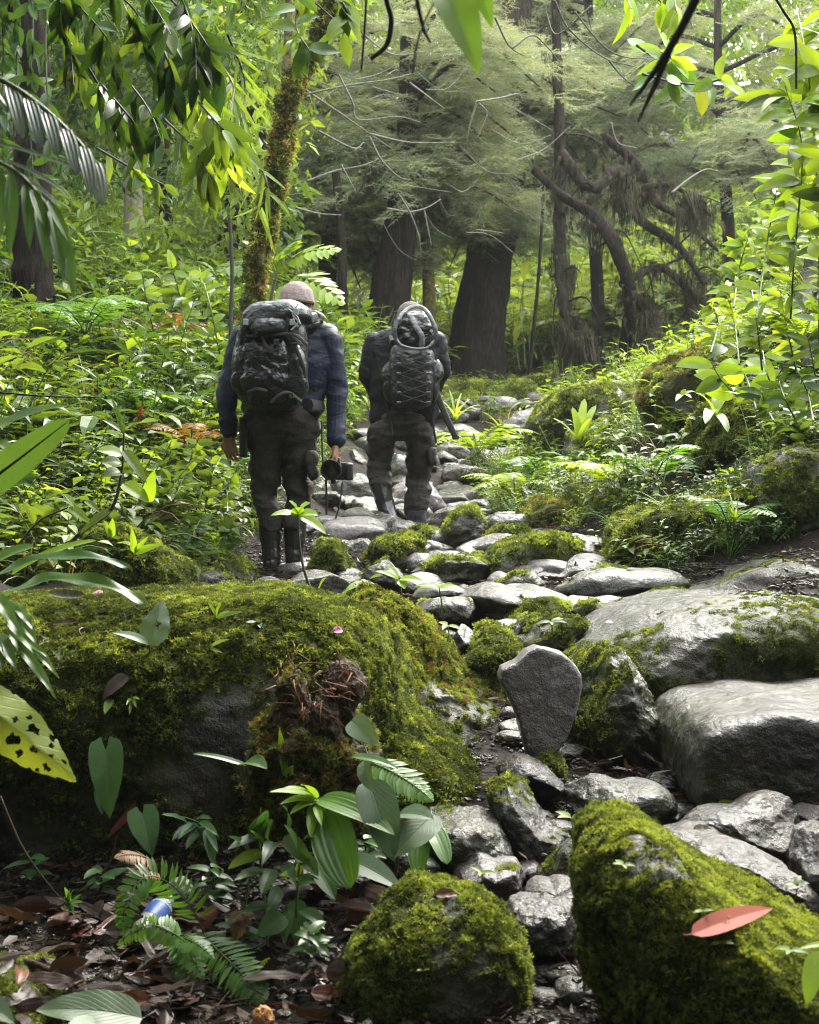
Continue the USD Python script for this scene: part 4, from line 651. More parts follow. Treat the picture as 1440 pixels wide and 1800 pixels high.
for x, y in ((520, 548), (514, 566), (432, 566), (486, 602), (476, 616), (512, 695)):
    box_on(bp, 'buckle', B(x, y, 7.555 if y < 600 else 7.565), (.028, .012, .034), 'buckle' if y < 580 else 'strap', rx=.1, rad=.004)
strap(bp, 'haul_loop', [B(455, 640 - 70, 7.58), B(470, 612, 7.57), B(490, 596, 7.57)], .016)
strap(bp, 'shoulder_strap', [B(455, 552, 7.86), B(456, 548, 8.02), B(452, 580, 8.2), B(448, 640, 8.21), B(440, 690, 7.98)], .06, th=.018); strap(bp, 'shoulder_strap', [B(545, 560, 7.86), B(556, 560, 8.02), B(556, 590, 8.2), B(556, 640, 8.21), B(552, 690, 7.98)], .06, th=.018)
strap(bp, 'hip_belt', [B(440, 716, 7.86), B(430, 716, 8.06), B(465, 722, 8.24), B(530, 722, 8.24), B(566, 716, 8.06), B(545, 712, 7.86)], .07, th=.02)
box_on(bp, 'hanging_pouch', B(428, 768, 7.98), (.045, .05, .23), 'nylon', rad=.012)

cm = thing('camera', 'black camera with a big lens held low in the near hiker\'s right hand', 'camera')
lc, ax = A(582, 826, -.12), unit((-.10, -1, .02))
def ringmesh(prof, c, axis, seg=28):
    prof = np.array(prof); x = unit(np.cross(axis, [0, 0, 1] if abs(axis[2]) < .9 else [0, 1, 0])); y = np.cross(axis, x); th = np.linspace(0, 2 * np.pi, seg, endpoint=False)
    V = (c + axis * prof[:, None, None, 0].reshape(-1, 1, 1) + prof[:, 1].reshape(-1, 1, 1) * (np.cos(th)[None, :, None] * x + np.sin(th)[None, :, None] * y)).reshape(-1, 3); k = len(prof)
    i, j = np.meshgrid(np.arange(k - 1), np.arange(seg), indexing='ij'); j2 = (j + 1) % seg
    return V, np.stack([i * seg + j, i * seg + j2, (i + 1) * seg + j2, (i + 1) * seg + j], -1).reshape(-1, 4)
part(cm, 'lens_barrel', ringmesh([(-.13, .001), (-.13, .044), (-.06, .046), (-.058, .05), (-.02, .05), (-.018, .056), (.018, .059), (.02, .055), (.016, .052), (-.02, .047)], lc, ax), M['plastic'], 30)
part(cm, 'lens_glass', ringmesh([(-.018, .05), (-.012, .035), (-.008, .015), (-.007, .0005)], lc, ax), M['lensglass'], True)
box_on(cm, 'camera_body', lc - ax * .16 + [.02, 0, .0], (.145, .075, .1), 'plastic', .1); box_on(cm, 'grip', lc - ax * .12 + [.085, 0, -.005], (.045, .09, .1), 'plastic', .1, rad=.014)
box_on(cm, 'viewfinder_hump', lc - ax * .16 + [0, 0, .06], (.06, .075, .04), 'plastic', .1, rad=.01); box_on(cm, 'lens_foot', lc - ax * .05 + [.005, 0, -.065], (.03, .05, .025), 'plastic', .1)
strap(cm, 'neck_strap', [A(566, 742, -.1), A(566, 775, -.12), A(567, 805, -.12), A(569, 826, -.05)], .032, th=.005, side=(0, 1, 0)); strap(cm, 'neck_strap', [A(602, 848, -.03), A(600, 870, -.05), A(596, 892, -.06), A(590, 912, -.06)], .03, th=.005, side=(0, 1, 0.2)); strap(cm, 'strap_cord', [A(573, 843, -.05), A(574, 870, -.06), A(574, 905, -.06)], .012, th=.006, side=(0, 1, 0))
strap(cm, 'wrist_loop', [A(597, 806, -.12), A(599, 822, -.16), A(598, 838, -.1)], .014, 'litter', side=(0, 1, 0))

# ---- far hiker
D2 = 10.1
def C(px, py, dd=0.0): return P(px, py, D2 + dd)
h2 = thing('person', 'hiker in black jacket climbing ahead, arms folded in front, tall rubber boots', 'person')
hc2 = C(722, 566, .08)
la = [(C(660, 604), .072), (C(646, 660, .02), .056), (C(690, 694, .26), .042)]; ra = [(C(767, 602), .072), (C(777, 655, .02), .056), (C(735, 694, .26), .042)]
ll = [(C(677, 752), .1), (C(667, 822, .12), .074), (C(676, 880, .04), .06), (C(688, 930, -.05), .042)]; rl = [(C(733, 752), .1), (C(736, 830, .14), .074), (C(732, 880, .14), .06), (C(732, 938, .16), .042)]
core2 = [m3.Manifold.batch_hull([ball(C(668, 606), .05), ball(C(760, 604), .05), ball(C(714, 650), .12)]), m3.Manifold.batch_hull([ball(C(714, 650), .1), ball(C(708, 720), .085)]), m3.Manifold.batch_hull([ball(C(684, 745), .07), ball(C(728, 745), .07), ball(C(708, 715), .085)])]
lh2, rh2 = hand(C(690, 694, .26), (1, .1, -.1), (0, -1, -.3), -1, .7), hand(C(735, 694, .27), (-1, .1, -.1), (0, -1, -.3), 1, .7)
body2 = union([union(core2 + limb([(C(716, 598, .02), .062), (C(721, 576, .06), .055)]) + head(hc2, .093, (0, .95, -.25), 0) + sum([limb(thin(x, .66)) for x in (la, ra)] + [limb(thin(x, .5)) for x in (ll, rl)], [])).refine_to_length(.02), union(lh2), union(rh2)])
part(h2, 'body', skin(body2, .013, 4), M['skin'], True)
jk2 = union([m3.Manifold.batch_hull([ball(C(664, 606), .072), ball(C(763, 604), .072), ball(C(754, 650), .1), ball(C(674, 650), .1), ball(C(716, 596), .1)]), m3.Manifold.batch_hull([ball(C(680, 660), .12), ball(C(748, 660), .12), ball(C(672, 738), .09), ball(C(748, 738), .09)]), m3.Manifold.batch_hull([ball(C(672, 600), .07), ball(C(720, 584), .08), ball(C(756, 600), .07)])]
            + limb([(la[0][0], .08), (C(651, 632), .07), (la[1][0], .064), (C(664, 690, .14), .062), (C(688, 694, .25), .05)]) + limb([(ra[0][0], .08), (C(773, 630), .07), (ra[1][0], .064), (C(760, 688, .14), .062), (C(738, 694, .25), .05)]))
V, Fc = skin(jk2, .018, 8, .016, (4, 4, 7), 17); part(h2, 'jacket', (V, Fc), M['jacketb'], True)
tr2 = union([m3.Manifold.batch_hull([ball(C(680, 748), .11), ball(C(734, 748), .11), ball(C(708, 720), .12)])] + limb([(C(676, 756), .115), (C(669, 790, .08), .098), (C(666, 826, .12), .082), (C(670, 850, .08), .076)]) + limb([(C(735, 756), .115), (C(739, 790, .08), .104), (C(738, 832, .14), .092), (C(735, 866, .14), .09), (C(732, 894, .14), .082)]))
V, Fc = skin(tr2, .016, 7, .028, (5, 5, 10), 29); trs2 = part(h2, 'trousers', (V, Fc), M['trouserb'], True)
shape(trs2, 'cargo_pocket', [(755, 785), (766, 787), (768, 815), (758, 820), (752, 805)], 10.1, .06, 'trouserb', 3.5, .04, 6, 3)
boot(h2, 'tall black rubber boot', C(669, 852, .08), C(688, 928, -.03), .078, .052, (-.5, .9, -.02), 'rubber'); boot(h2, 'grey topped rubber boot', C(732, 898, .14), C(732, 940, .15), .078, .06, (0, 1, 0), 'rubberg')
part(h2, 'hair', skin(m3.Manifold.batch_hull([ball(hc2 + [0, -.03, -.03], .085), ball(hc2 + [0, -.02, .02], .092)]), .014, 3, .012, (30, 30, 12), 2), M['hair'], True)
cp2 = m3.Manifold.batch_hull([ball(hc2 + [0, -.018, .035], .104), ball(hc2 + [0, .05, .04], .1), ball(hc2 + [0, -.01, .05], .1)]) - m3.Manifold.cube([.5, .5, .5], True).translate([float(hc2[0]), float(hc2[1]), float(hc2[2] - .24)]); cap2 = part(h2, 'cap', skin(cp2, .014, 4, .002, (20, 20, 20), 7), M['capb'], True)
part(cap2, 'brim', skin(m3.Manifold.batch_hull([ball(hc2 + [x, y, z], .006, 8) for x, y, z in ((-.07, .1, .02), (.07, .1, .02), (-.05, .19, -.01), (.05, .19, -.01))]), .02, 1), M['capb'], True)
b2 = thing('backpack', 'tall black roll top backpack with criss cross cord on the far hiker', 'backpack')
shape(b2, 'main_bag', [(684, 640), (688, 612), (700, 604), (750, 606), (762, 620), (764, 680), (757, 712), (738, 720), (705, 720), (690, 708), (684, 680)], 9.83, .15, 'nylon', 3.4, .04, 41, 5)
shape(b2, 'roll_top', [(692, 590), (690, 570), (698, 556), (720, 548), (750, 552), (766, 572), (768, 592), (762, 612), (740, 620), (712, 616), (698, 608)], 9.80, .13, 'nylon', 3.0, .08, 42, 5)
shape(b2, 'side_pocket', [(674, 690), (678, 640), (690, 630), (694, 690), (688, 712)], 9.85, .1, 'nylon', 3, .06, 43, 4); shape(b2, 'side_pocket', [(752, 690), (757, 640), (770, 632), (771, 686), (764, 708)], 9.85, .1, 'nylon', 3, .06, 44, 4)
Q = lambda px, py, d=9.66: P(px, py, d)
part(b2, 'grab_loop', tube([Q(699, 606, 9.68), Q(694, 580, 9.66), Q(704, 556, 9.68), Q(720, 541, 9.74), Q(740, 540, 9.74), Q(756, 556, 9.68), Q(766, 584, 9.66), Q(760, 606, 9.68)], .0155, 8, 40, flat=.4), M['nylong'], True)
strap(b2, 'top_strap', [Q(722, 556, 9.68), Q(732, 575, 9.655), Q(742, 592, 9.65), Q(741, 614, 9.655)], .04, 'nylong', .006); strap(b2, 'bottom_edge_strap', [Q(697, 596, 9.67), Q(706, 607, 9.655), Q(730, 613, 9.65), Q(752, 611, 9.655), Q(764, 598, 9.67)], .022, 'nylong', .008)
for k, (xa, xb) in enumerate(((702, 752),) * 5):
    y0 = 624 + k * 17
    strap(b2, 'shock_cord', [Q(xa, y0, 9.665), Q((xa + xb) / 2, y0 + 9, 9.65), Q(xb, y0 + 17, 9.665)], .006, 'buckle' if False else 'strap', .005, 9); strap(b2, 'shock_cord', [Q(xb, y0, 9.665), Q((xa + xb) / 2, y0 + 8, 9.645), Q(xa, y0 + 17, 9.665)], .006, 'strap', .005, 9)
for k in range(6):
    for x in (701, 753): box_on(b2, 'cord_loop', Q(x, 622 + k * 17, 9.665), (.03, .012, .016), 'nylong', rad=.004)
strap(b2, 'shoulder_strap', [Q(690, 604, 9.9), Q(684, 596, 10.1), Q(680, 640, 10.26), Q(676, 690, 10.1)], .06, th=.018); strap(b2, 'shoulder_strap', [Q(742, 604, 9.9), Q(750, 596, 10.1), Q(752, 640, 10.26), Q(756, 690, 10.1)], .06, th=.018)
strap(b2, 'dangling_strap', [Q(676, 690, 9.88), Q(680, 720, 9.9), Q(687, 745, 9.9), Q(689, 762, 9.9)], .02); strap(b2, 'dangling_strap', [Q(764, 712, 9.9), Q(762, 745, 9.9), Q(767, 779, 9.92)], .016)
tp = thing('hanging_strap', 'thick black strap swinging out from the far hiker\'s right side', 'strap')
strap(tp, 'webbing', [P(768, 690, 10.0), P(776, 712, 10.0), P(790, 745, 10.0), P(802, 771, 10.02)], .045, th=.012); box_on(tp, 'tip', P(801, 769, 10.02), (.05, .02, .03), 'strap', rad=.006)
# ------------------------------------------------------------------ leaf clumps, sprays, plants to scatter
def kite(c, d, nrm, L, Wd):
    d = unit(d); s = unit(np.cross(nrm, d)) * Wd / 2; m = c + d * L * .42; up = np.cross(d, s / (Wd / 2)) * L * .05
    return [c, m + s + up, c + d * L - up * 1.5, m - s + up], [[0, 1, 2], [0, 2, 3]]
def clump(seed, n, R, L, Wd, droop=.5, flat=.7):
    r = rng(seed); mb = MB()
    for _ in range(n):
        c = unit(r.normal(0, 1, 3)) * R * r.uniform(.25, 1) ** .6 * np.array([1, 1, flat]); d = unit(c / R + r.normal(0, .6, 3) + [0, 0, -droop]); nrm = unit(np.array([0, 0, 1]) + r.normal(0, .6, 3)); k = r.uniform(.6, 1.25)
        mb.add(*kite(c, d, nrm, L * k, Wd * k))
    for _ in range(5):
        d = unit(r.normal(0, 1, 3)) * R * .8; mb.add(*tube([d * .0, d * .5 + r.normal(0, .03, 3), d], [.008 * R * 2, .006 * R * 2, .003 * R * 2], 3, 4, cap=False))
    return mb.get()
def spray(seed, L=.5):
    """feathery conifer spray along +x"""
    r = rng(seed); V, Fc = [], []
    def tri(a, b, w):
        d = unit(b - a); s = unit(np.cross(d, r.normal(0, 1, 3))) * w; i = len(V); V.extend([a - s, a + s, b]); Fc.append([i, i + 1, i + 2])
    ax = lambda u: np.array([u * L, 0, -.16 * L * u * u])
    tri(ax(0), ax(1), .004)
    for k in range(13):
        u = .1 + .9 * k / 13; sd = 1 if k % 2 else -1; ln = L * (.5 * (1 - u) + .16) * r.uniform(.7, 1.2); a = ax(u); d = unit([math.cos(.85), sd * math.sin(.85), r.normal(-.1, .2)])
        tri(a, a + d * ln, .003)
        for j in range(int(ln / .022)):
            c = a + d * ln * (j + .5) / (ln / .022)
            for s2 in (-1, 1):
                nd = unit(d * .8 + unit(np.cross(d, [0, 0, 1])) * s2 * .7 + r.normal(0, .35, 3)); tri(c, c + nd * r.uniform(.035, .07), .0035)
    return np.array(V), np.array(Fc)
def herb(seed, stems, per, L, Wd, h, shape_, spread=.5, n=3):
    r = rng(seed); lv, st = MB(), MB()
    for _ in range(stems):
        a = r.uniform(0, 6.28); b = np.array([math.cos(a), math.sin(a), 0]) * r.uniform(0, .12); hh = h * r.uniform(.5, 1.1); tip = b + np.array([math.cos(a), math.sin(a), 0]) * spread * hh * r.uniform(.2, 1) + [0, 0, hh]; mid = (b + tip) / 2 + [0, 0, .12 * hh]
        c = catmull([b, mid, tip], 12); st.add(*tube([b, mid, tip], [.004, .003, .002], 3, 5, cap=False))
        for k in range(per):
            u = .25 + .75 * (k + .6) / per; p = c[min(11, int(u * 11))]; az = a + k * 2.4 + r.normal(0, .3); kk = r.uniform(.6, 1.15)
            add_leaf(lv, L * kk, Wd * kk, p, (math.cos(az), math.sin(az), r.uniform(-.1, .55)), (0, 0, 1), shape=shape_, bend=r.uniform(.3, 1.1), fold=.25, n=n, m=2)
    return lv.get(), st.get()
def ferny(seed, nf, L, pairs, n=1):
    r = rng(seed); mb = MB()
    for k in range(nf):
        a = 6.28 * k / nf + r.normal(0, .3); v, f = frond(L * r.uniform(.7, 1.1), pairs, L * .26, L * .05, r.uniform(.5, 1.0), r.uniform(.5, 1.1), n=n, m=1 if n == 1 else 2, seed=seed * 9 + k).get(); mb.add(orient(v, (0, 0, 0), (math.cos(a), math.sin(a), .25)), f)
    return mb.get()
def grassy(seed, nb, h, w=.006):
    r = rng(seed); mb = MB()
    for _ in range(nb):
        a = r.uniform(0, 6.28); b = np.array([math.cos(a), math.sin(a), 0]) * r.uniform(0, .08)
        add_leaf(mb, h * r.uniform(.5, 1.2), w * r.uniform(.7, 1.4), b, (math.cos(a) * .5, math.sin(a) * .5, 1), (-math.cos(a), -math.sin(a), .5), shape='grass', bend=-r.uniform(-2.2, -.6), fold=.1, n=5, m=1)
    return mb.get()
HERB = [herb(100 + k, 5, 6, L, w, h, s) for k, (L, w, h, s) in enumerate([(.10, .05, .35, 'ovate'), (.12, .035, .42, 'lance'), (.07, .045, .25, 'ovate'), (.15, .06, .4, 'ovate'), (.09, .022, .4, 'lance'), (.24, .10, .35, 'ovate'), (.045, .03, .3, 'ovate'), (.2, .045, .5, 'lance')])]
FERNP = [ferny(120 + k, 7, .5, 16) for k in range(2)]
GRASSP = [grassy(130 + k, 26, .34) for k in range(2)]
HERB[6] = herb(106, 9, 12, .045, .03, .3, 'ovate', .7, 2)
def hp(k, m): return [('leaves', HERB[k][0], M[m]), ('stems', HERB[k][1], M['stem'])]
def g1(mesh, m, nm='leaves'): return [(nm, mesh, M[m])]

def trail_left(d): return np.interp(d, [6, 7, 8, 9, 10, 11, 12, 14, 16, 20, 26], [250, 330, 400, 470, 530, 560, 590, 640, 680, 740, 780])
def trail_right(d): return np.interp(d, [6, 7.1, 7.5, 9, 10, 11, 12, 14, 16, 20, 26], [1500, 1440, 1120, 960, 880, 850, 850, 860, 930, 960, 960])
def region(n, d0, d1, px0, px1, seed, side, keep=None):
    """ground points in the wedge of the view between two pixel columns, on one side of the trail"""
    r = rng(seed); d = np.sqrt(r.uniform(d0 ** 2, d1 ** 2, n)); px = r.uniform(px0, px1, n)
    ok = px < trail_left(d) if side == 'L' else px > trail_right(d) if side == 'R' else (px > trail_left(d) - 60) & (px < trail_right(d) + 60)
    x = (px - 720) / FPX * d; k = np.stack([x, d, 0 * d], 1)
    if keep is not None: ok &= meshkit.fbm(k * keep[0], 3, seed) > keep[1]
    zz = hgt(x, d); py = 900 - (zz - CAMZ) * FPX / d
    for x0, x1, y0, y1, dr in BIGS: ok &= ~((px > x0 - 8) & (px < x1 + 8) & (d > dr - 2.0) & (d < dr + .4) & (py > y0 + .45 * (y1 - y0)) & (r.uniform(0, 1, n) > .25))
    x, d = x[ok], d[ok]; return np.stack([x, d, hgt(x, d)], 1), r
def upright(n, r, tilt=.2): return frames(np.array([0, 0, 1.0]) + r.normal(0, tilt, (n, 3)), r)
def stuff(name, label, cat, protos, pos, r, lo, hi, weights=None, tilt=.22, sizes=None):
    s = r.uniform(lo, hi, len(pos)) if sizes is None else sizes
    return scatter(None, name, protos, pos, upright(len(pos), r, tilt), s, r, 'stuff', weights, label, cat)

# left bank, right bank, far end of the trail
pos, r = region(3400, 6.3, 14, -420, 640, 1, 'L'); edge = np.clip((trail_left(pos[:, 1]) - (pos[:, 0] / pos[:, 1] * FPX + 720)) / 160, 0, 1)
pos[:, 2] -= .02
stuff('undergrowth', 'mixed bright herbs, ferns and leaves covering the whole left bank', 'undergrowth', [hp(0, 'leafb'), hp(0, 'leafm'), hp(1, 'leafm'), hp(2, 'leafb'), hp(2, 'leafd'), hp(3, 'leafm'), hp(4, 'leafb'), g1(FERNP[0], 'fern'), g1(FERNP[1], 'fernb'), g1(GRASSP[0], 'grass'), hp(5, 'leafm'), hp(6, 'leafb'), hp(6, 'leafm'), hp(7, 'leafd'), g1(FERNP[0], 'fernbrown'), g1(GRASSP[1], 'dryg')],
      pos, r, 0, 0, [.08, .09, .07, .1, .08, .04, .06, .1, .07, .05, .05, .08, .08, .05, .04, .05], sizes=(.45 + .75 * edge) * r.uniform(.45, 1.4, len(pos)) * np.where(pos[:, 1] < 7.5, .75, 1))
pos, r = region(3800, 13, 26, -500, 760, 2, 'L')
stuff('undergrowth', 'taller leafy undergrowth under the trees behind the left bank', 'undergrowth', [hp(0, 'leafb'), hp(1, 'leafm'), hp(3, 'leafb'), hp(3, 'leafm'), g1(FERNP[0], 'fernb'), g1(GRASSP[1], 'grass')], pos, r, .8, 1.9, [.25, .2, .2, .15, .12, .08])
pos, r = region(3200, 6.8, 13, 860, 1750, 3, 'R'); px = pos[:, 0] / pos[:, 1] * FPX + 720
stuff('undergrowth', 'ferns, grass and small herbs covering the right bank between its boulders', 'undergrowth', [hp(0, 'leafb'), hp(0, 'leafm'), hp(1, 'leafb'), hp(2, 'leafm'), hp(4, 'leafm'), g1(FERNP[0], 'fern'), g1(FERNP[1], 'fernb'), g1(GRASSP[0], 'grass'), g1(GRASSP[1], 'fernb'), hp(6, 'leafb'), hp(6, 'leafm'), hp(5, 'leafm'), g1(FERNP[0], 'fernbrown')],
      pos, r, 0, 0, [.09, .1, .07, .1, .08, .13, .11, .08, .05, .07, .07, .02, .03], sizes=r.uniform(.35, .9, len(pos)) * np.clip((px - trail_right(pos[:, 1])) / 150 + .5, .5, 1.25))
r = rng(19); n = 240; d = r.uniform(7.35, 8.3, n); px = r.uniform(1130, 1620, n); x = (px - 720) / FPX * d; pos = np.stack([x, d, hgt(x, d)], 1)
stuff('undergrowth', 'low dark herbs and ferns on the shaded soil behind the broad flat slab', 'undergrowth', [hp(6, 'leafm'), hp(2, 'leafd'), hp(2, 'leafm'), g1(FERNP[0], 'fern'), hp(0, 'leafm'), g1(GRASSP[0], 'fern')], pos, r, .35, .75)
pos, r = region(2600, 12, 27, 700, 1800, 4, 'R')
stuff('undergrowth', 'pale green grass and herbs behind the lichen spotted boulder up the valley', 'undergrowth', [hp(0, 'leafb'), hp(1, 'leafb'), hp(2, 'leafm'), g1(GRASSP[0], 'grass'), g1(GRASSP[1], 'grass'), g1(FERNP[1], 'fernb')], pos, r, .5, 1.3, [.2, .16, .14, .25, .15, .1])
pos, r = region(1200, 15, 29, 640, 1120, 5, 'C')
stuff('undergrowth', 'thin herbs and dry brown brush around the foot of the big dark trunk', 'undergrowth', [hp(0, 'leafb'), hp(1, 'leafm'), g1(GRASSP[0], 'fernbrown'), g1(GRASSP[1], 'dryg'), g1(FERNP[0], 'fern')], pos, r, .3, .85, [.15, .15, .3, .3, .1])
r = rng(6); n = 3600; d = r.uniform(25, 44, n); px = r.uniform(380, 1500, n); x = (px - 720) / FPX * d; pos = np.stack([x, d, hgt(x, d)], 1)
stuff('brush', 'dry brown brush and pale bushes on the slope behind the moss hung tree', 'brush', [g1(GRASSP[0], 'dryg'), g1(GRASSP[1], 'fernbrown'), hp(6, 'leafb'), hp(1, 'leafm'), hp(5, 'farleaf'), hp(7, 'farleaf')], pos, r, 1.6, 3.6, [.22, .12, .2, .16, .16, .14])
# the far forest on the rising valley end, and the forest overhead and behind that shades the trail
CL = [clump(200 + k, 70, .55, .17, .07) for k in range(3)]; CLB = [clump(210 + k, 90, 1.1, .34, .16) for k in range(2)]
r = rng(11); n = 5200
x, y = r.uniform(-26, 26, n), r.uniform(29, 58, n); hh = r.uniform(0, 1, n) ** .8 * 12; tz = meshkit.fbm(np.stack([x * .35, y * .35, hh * .12], 1), 3, 3)
k = tz > .44; pos = np.stack([x, y, hgt(x, y) + hh], 1)[k]
scatter(None, 'far_forest', [g1(c, m) for c in CL for m in ('farleaf', 'leafb', 'leafm')], pos, upright(len(pos), r, .5), r.uniform(1.2, 2.6, len(pos)), r, 'stuff', None, 'hazy pale green forest closing the far end of the valley', 'forest')
r = rng(12)
def slab(n, x0, x1, y0, y1, z0, z1, thr, seed, sc=.5):
    p = np.stack([r.uniform(x0, x1, n), r.uniform(y0, y1, n), r.uniform(z0, z1, n)], 1); return p[meshkit.fbm(p * sc, 3, seed) > thr]
over = np.vstack([slab(800, -14, 10, -14, 3.0, 5.2, 9, .5, 1), slab(500, -14, -2.5, 3, 11, 6.0, 10, .47, 2), slab(750, -12, 12, -15, -7, -.5, 7, .3, 3), slab(350, -9, -4.5, -8, 4, .3, 6, .3, 4), slab(300, 4.5, 9, -8, 2.5, .3, 5, .35, 5), slab(120, 4.5, 10, 2, 7, 5.5, 9, .5, 6), slab(150, -5, -.3, .5, 4.6, 5.0, 6.2, .42, 7)])
scatter(None, 'canopy', [g1(c, m) for c in CLB for m in ('leafm', 'leafd')], over, upright(len(over), r, .6), r.uniform(.8, 1.3, len(over)), r, 'stuff', None, 'dense leafy forest canopy over and behind the foot of the trail', 'canopy')
# leafy middle distance on the left
r = rng(13); n = 2300
d = r.uniform(13.5, 25, n); px = r.uniform(-450, 620, n); x = (px - 720) / FPX * d; z = hgt(x, d) + r.uniform(.5, 7.5, n); py = 900 - (z - CAMZ) * FPX / d; pos = np.stack([x, d, z], 1)
k = (meshkit.fbm(pos * .55, 3, 8) > .5) & (px < np.interp(py, [-300, 200, 420, 700], [660, 560, 520, 560]))
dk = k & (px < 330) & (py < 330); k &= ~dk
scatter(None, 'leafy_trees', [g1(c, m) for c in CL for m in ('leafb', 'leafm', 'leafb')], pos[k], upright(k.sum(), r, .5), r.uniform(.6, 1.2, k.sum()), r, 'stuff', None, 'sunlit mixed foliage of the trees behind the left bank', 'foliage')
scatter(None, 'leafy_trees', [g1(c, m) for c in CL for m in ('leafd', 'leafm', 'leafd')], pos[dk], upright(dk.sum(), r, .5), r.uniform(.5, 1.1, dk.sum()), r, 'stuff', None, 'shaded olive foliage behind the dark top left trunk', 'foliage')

# ------------------------------------------------------------------ trees, one by one
SPR = [spray(300 + k) for k in range(3)]
def strandy(seed, n=26, L=.5, w=.16):
    r = rng(seed); V, Fc = [], []
    for _ in range(n):
        a = np.array([r.normal(0, w * .4), r.normal(0, w * .4), 0]); b = a * .5 + [r.normal(0, .02), r.normal(0, .02), -L * r.uniform(.3, 1.1)]; m = (a + b) / 2 + [r.normal(0, .02), r.normal(0, .02), 0]; s = unit([r.normal(), r.normal(), 0]) * r.uniform(.003, .009); i = len(V)
        V += [a - s, a + s, m + s, m - s, b]; Fc += [[i, i + 1, i + 2], [i, i + 2, i + 3], [i + 3, i + 2, i + 4]]
    return np.array(V), np.array(Fc)
STR = [strandy(400 + k, 26, L) for k, L in enumerate((.35, .5, .7))]
def trunk_pts(path, d, dd=None): return [P(x, y, d + (dd[i] if dd else 0)) for i, (x, y) in enumerate(path)]
def needle_tree(label, path, radii, d, boughs, seed, mat='bark', zone=None, dens=40, fresh=.25, moss=0, cat='tree', lmin=1.2, lmax=3.0):
    """dark trunk with tiers of feathery boughs; boughs = [(trunk position 0..1, azimuth, length)] or a count"""
    r = rng(seed); t = thing('needle_tree', label, cat); tp = catmull(np.hstack([np.array(trunk_pts(path, d)), np.array(radii)[:, None]]), 40)
    part(t, 'trunk', tube(tp[:, :3], tp[:, 3], 40, 70, rough=.26, seed=seed, nscale=(9, 9, 1.3)), M[mat], True)
    pos, mats, sc, lim = [], [], [], MB()
    for b in range(boughs):
        u = r.uniform(zone[0], zone[1]); i = min(38, int(u * 39)); p0 = tp[i, :3]; az = r.uniform(0, 6.28); L = r.uniform(lmin, lmax) * (1.15 - .45 * u)
        dr = np.array([math.cos(az), math.sin(az), 0]); p1 = p0 + dr * L * .5 + [0, 0, L * .16]; p2 = p0 + dr * L + [0, 0, -L * r.uniform(.0, .28)]
        c = catmull([p0, p1, p2], 20); lim.add(*tube([p0, p1, p2], [.045, .03, .008], 5, 9, rough=.2, seed=b))
        m = int(dens * L / 2); uu = r.uniform(.18, 1.0, m); q = c[(uu * 19).astype(int)]; sd = r.choice([-1, 1], m); lat = np.cross(dr, [0, 0, 1])
        spread = np.minimum(uu, .75) * L * .34
        q = q + lat * (sd * r.uniform(0, 1, m) * spread)[:, None] + r.normal(0, .09, (m, 3)); dirs = dr * .8 + lat * (sd * r.uniform(.1, 1.1, m))[:, None] + r.normal(0, .22, (m, 3)) + [0, 0, -.12]
        dirs /= np.linalg.norm(dirs, axis=1, keepdims=True); up = np.array([0, 0, 1.0]) + r.normal(0, .25, (m, 3)); up -= dirs * np.einsum('ij,ij->i', up, dirs)[:, None]; up /= np.linalg.norm(up, axis=1, keepdims=True)
        pos.append(q); mats.append(np.stack([dirs, np.cross(up, dirs), up], 2)); sc.append(r.uniform(.7, 1.35, m))
    part(t, 'limbs', lim.get(), M[mat], True)
    pos, mats, sc = np.vstack(pos), np.vstack(mats), np.concatenate(sc)
    scatter(t, 'crown', [g1(s, m, 'needles') for s in SPR for m in ('needle', 'needleb')], pos, mats, sc, r, 'stuff', np.tile([1 - fresh, fresh], 3) / 3)
    return t, tp, r
needle_tree('big dark trunk leaning right up the valley with feathery grey green boughs', [(832, 712), (838, 640), (848, 540), (866, 430), (884, 320), (902, 150), (915, -150), (920, -500)], [.66, .47, .42, .38, .33, .27, .2, .1], 22.5, 28, 31, zone=(.43, .75))
needle_tree('dark forked trunk behind the far hiker, with a tuft of strap leaves', [(672, 690), (676, 600), (690, 500), (706, 390), (716, 250), (722, 50), (722, -200), (722, -450)], [.40, .32, .27, .22, .16, .12, .08, .04], 19.0, 24, 32, zone=(.45, .72), dens=42)
needle_tree('slender straight grey trunk left of the big dark trunk', [(757, 660), (755, 560), (752, 440), (744, 330), (738, 150), (730, -100), (728, -350)], [.10, .095, .09, .085, .07, .05, .03], 20.5, 20, 33, 'barkm', zone=(.42, .75), dens=42, lmax=2.4)
needle_tree('grey green needle tree hiding its trunk behind the near hiker\'s cap', [(566, 640), (575, 500), (586, 340), (590, 150), (592, -100), (592, -350)], [.16, .14, .12, .10, .07, .03], 21.0, 30, 34, zone=(.25, .75), dens=46, lmax=2.6)
needle_tree('shaded needle tree filling the top right centre of the picture', [(1060, 690), (1050, 500), (1040, 300), (1036, 80), (1034, -150), (1034, -450)], [.12, .11, .1, .08, .06, .03], 24.5, 34, 35, zone=(.38, .72), dens=50, fresh=.15)
needle_tree('needle tree at the far right behind the bright shrub', [(1296, 640), (1284, 450), (1270, 250), (1262, 50), (1262, -300)], [.11, .1, .09, .06, .03], 22.0, 26, 36, zone=(.4, .8), dens=42, fresh=.25)
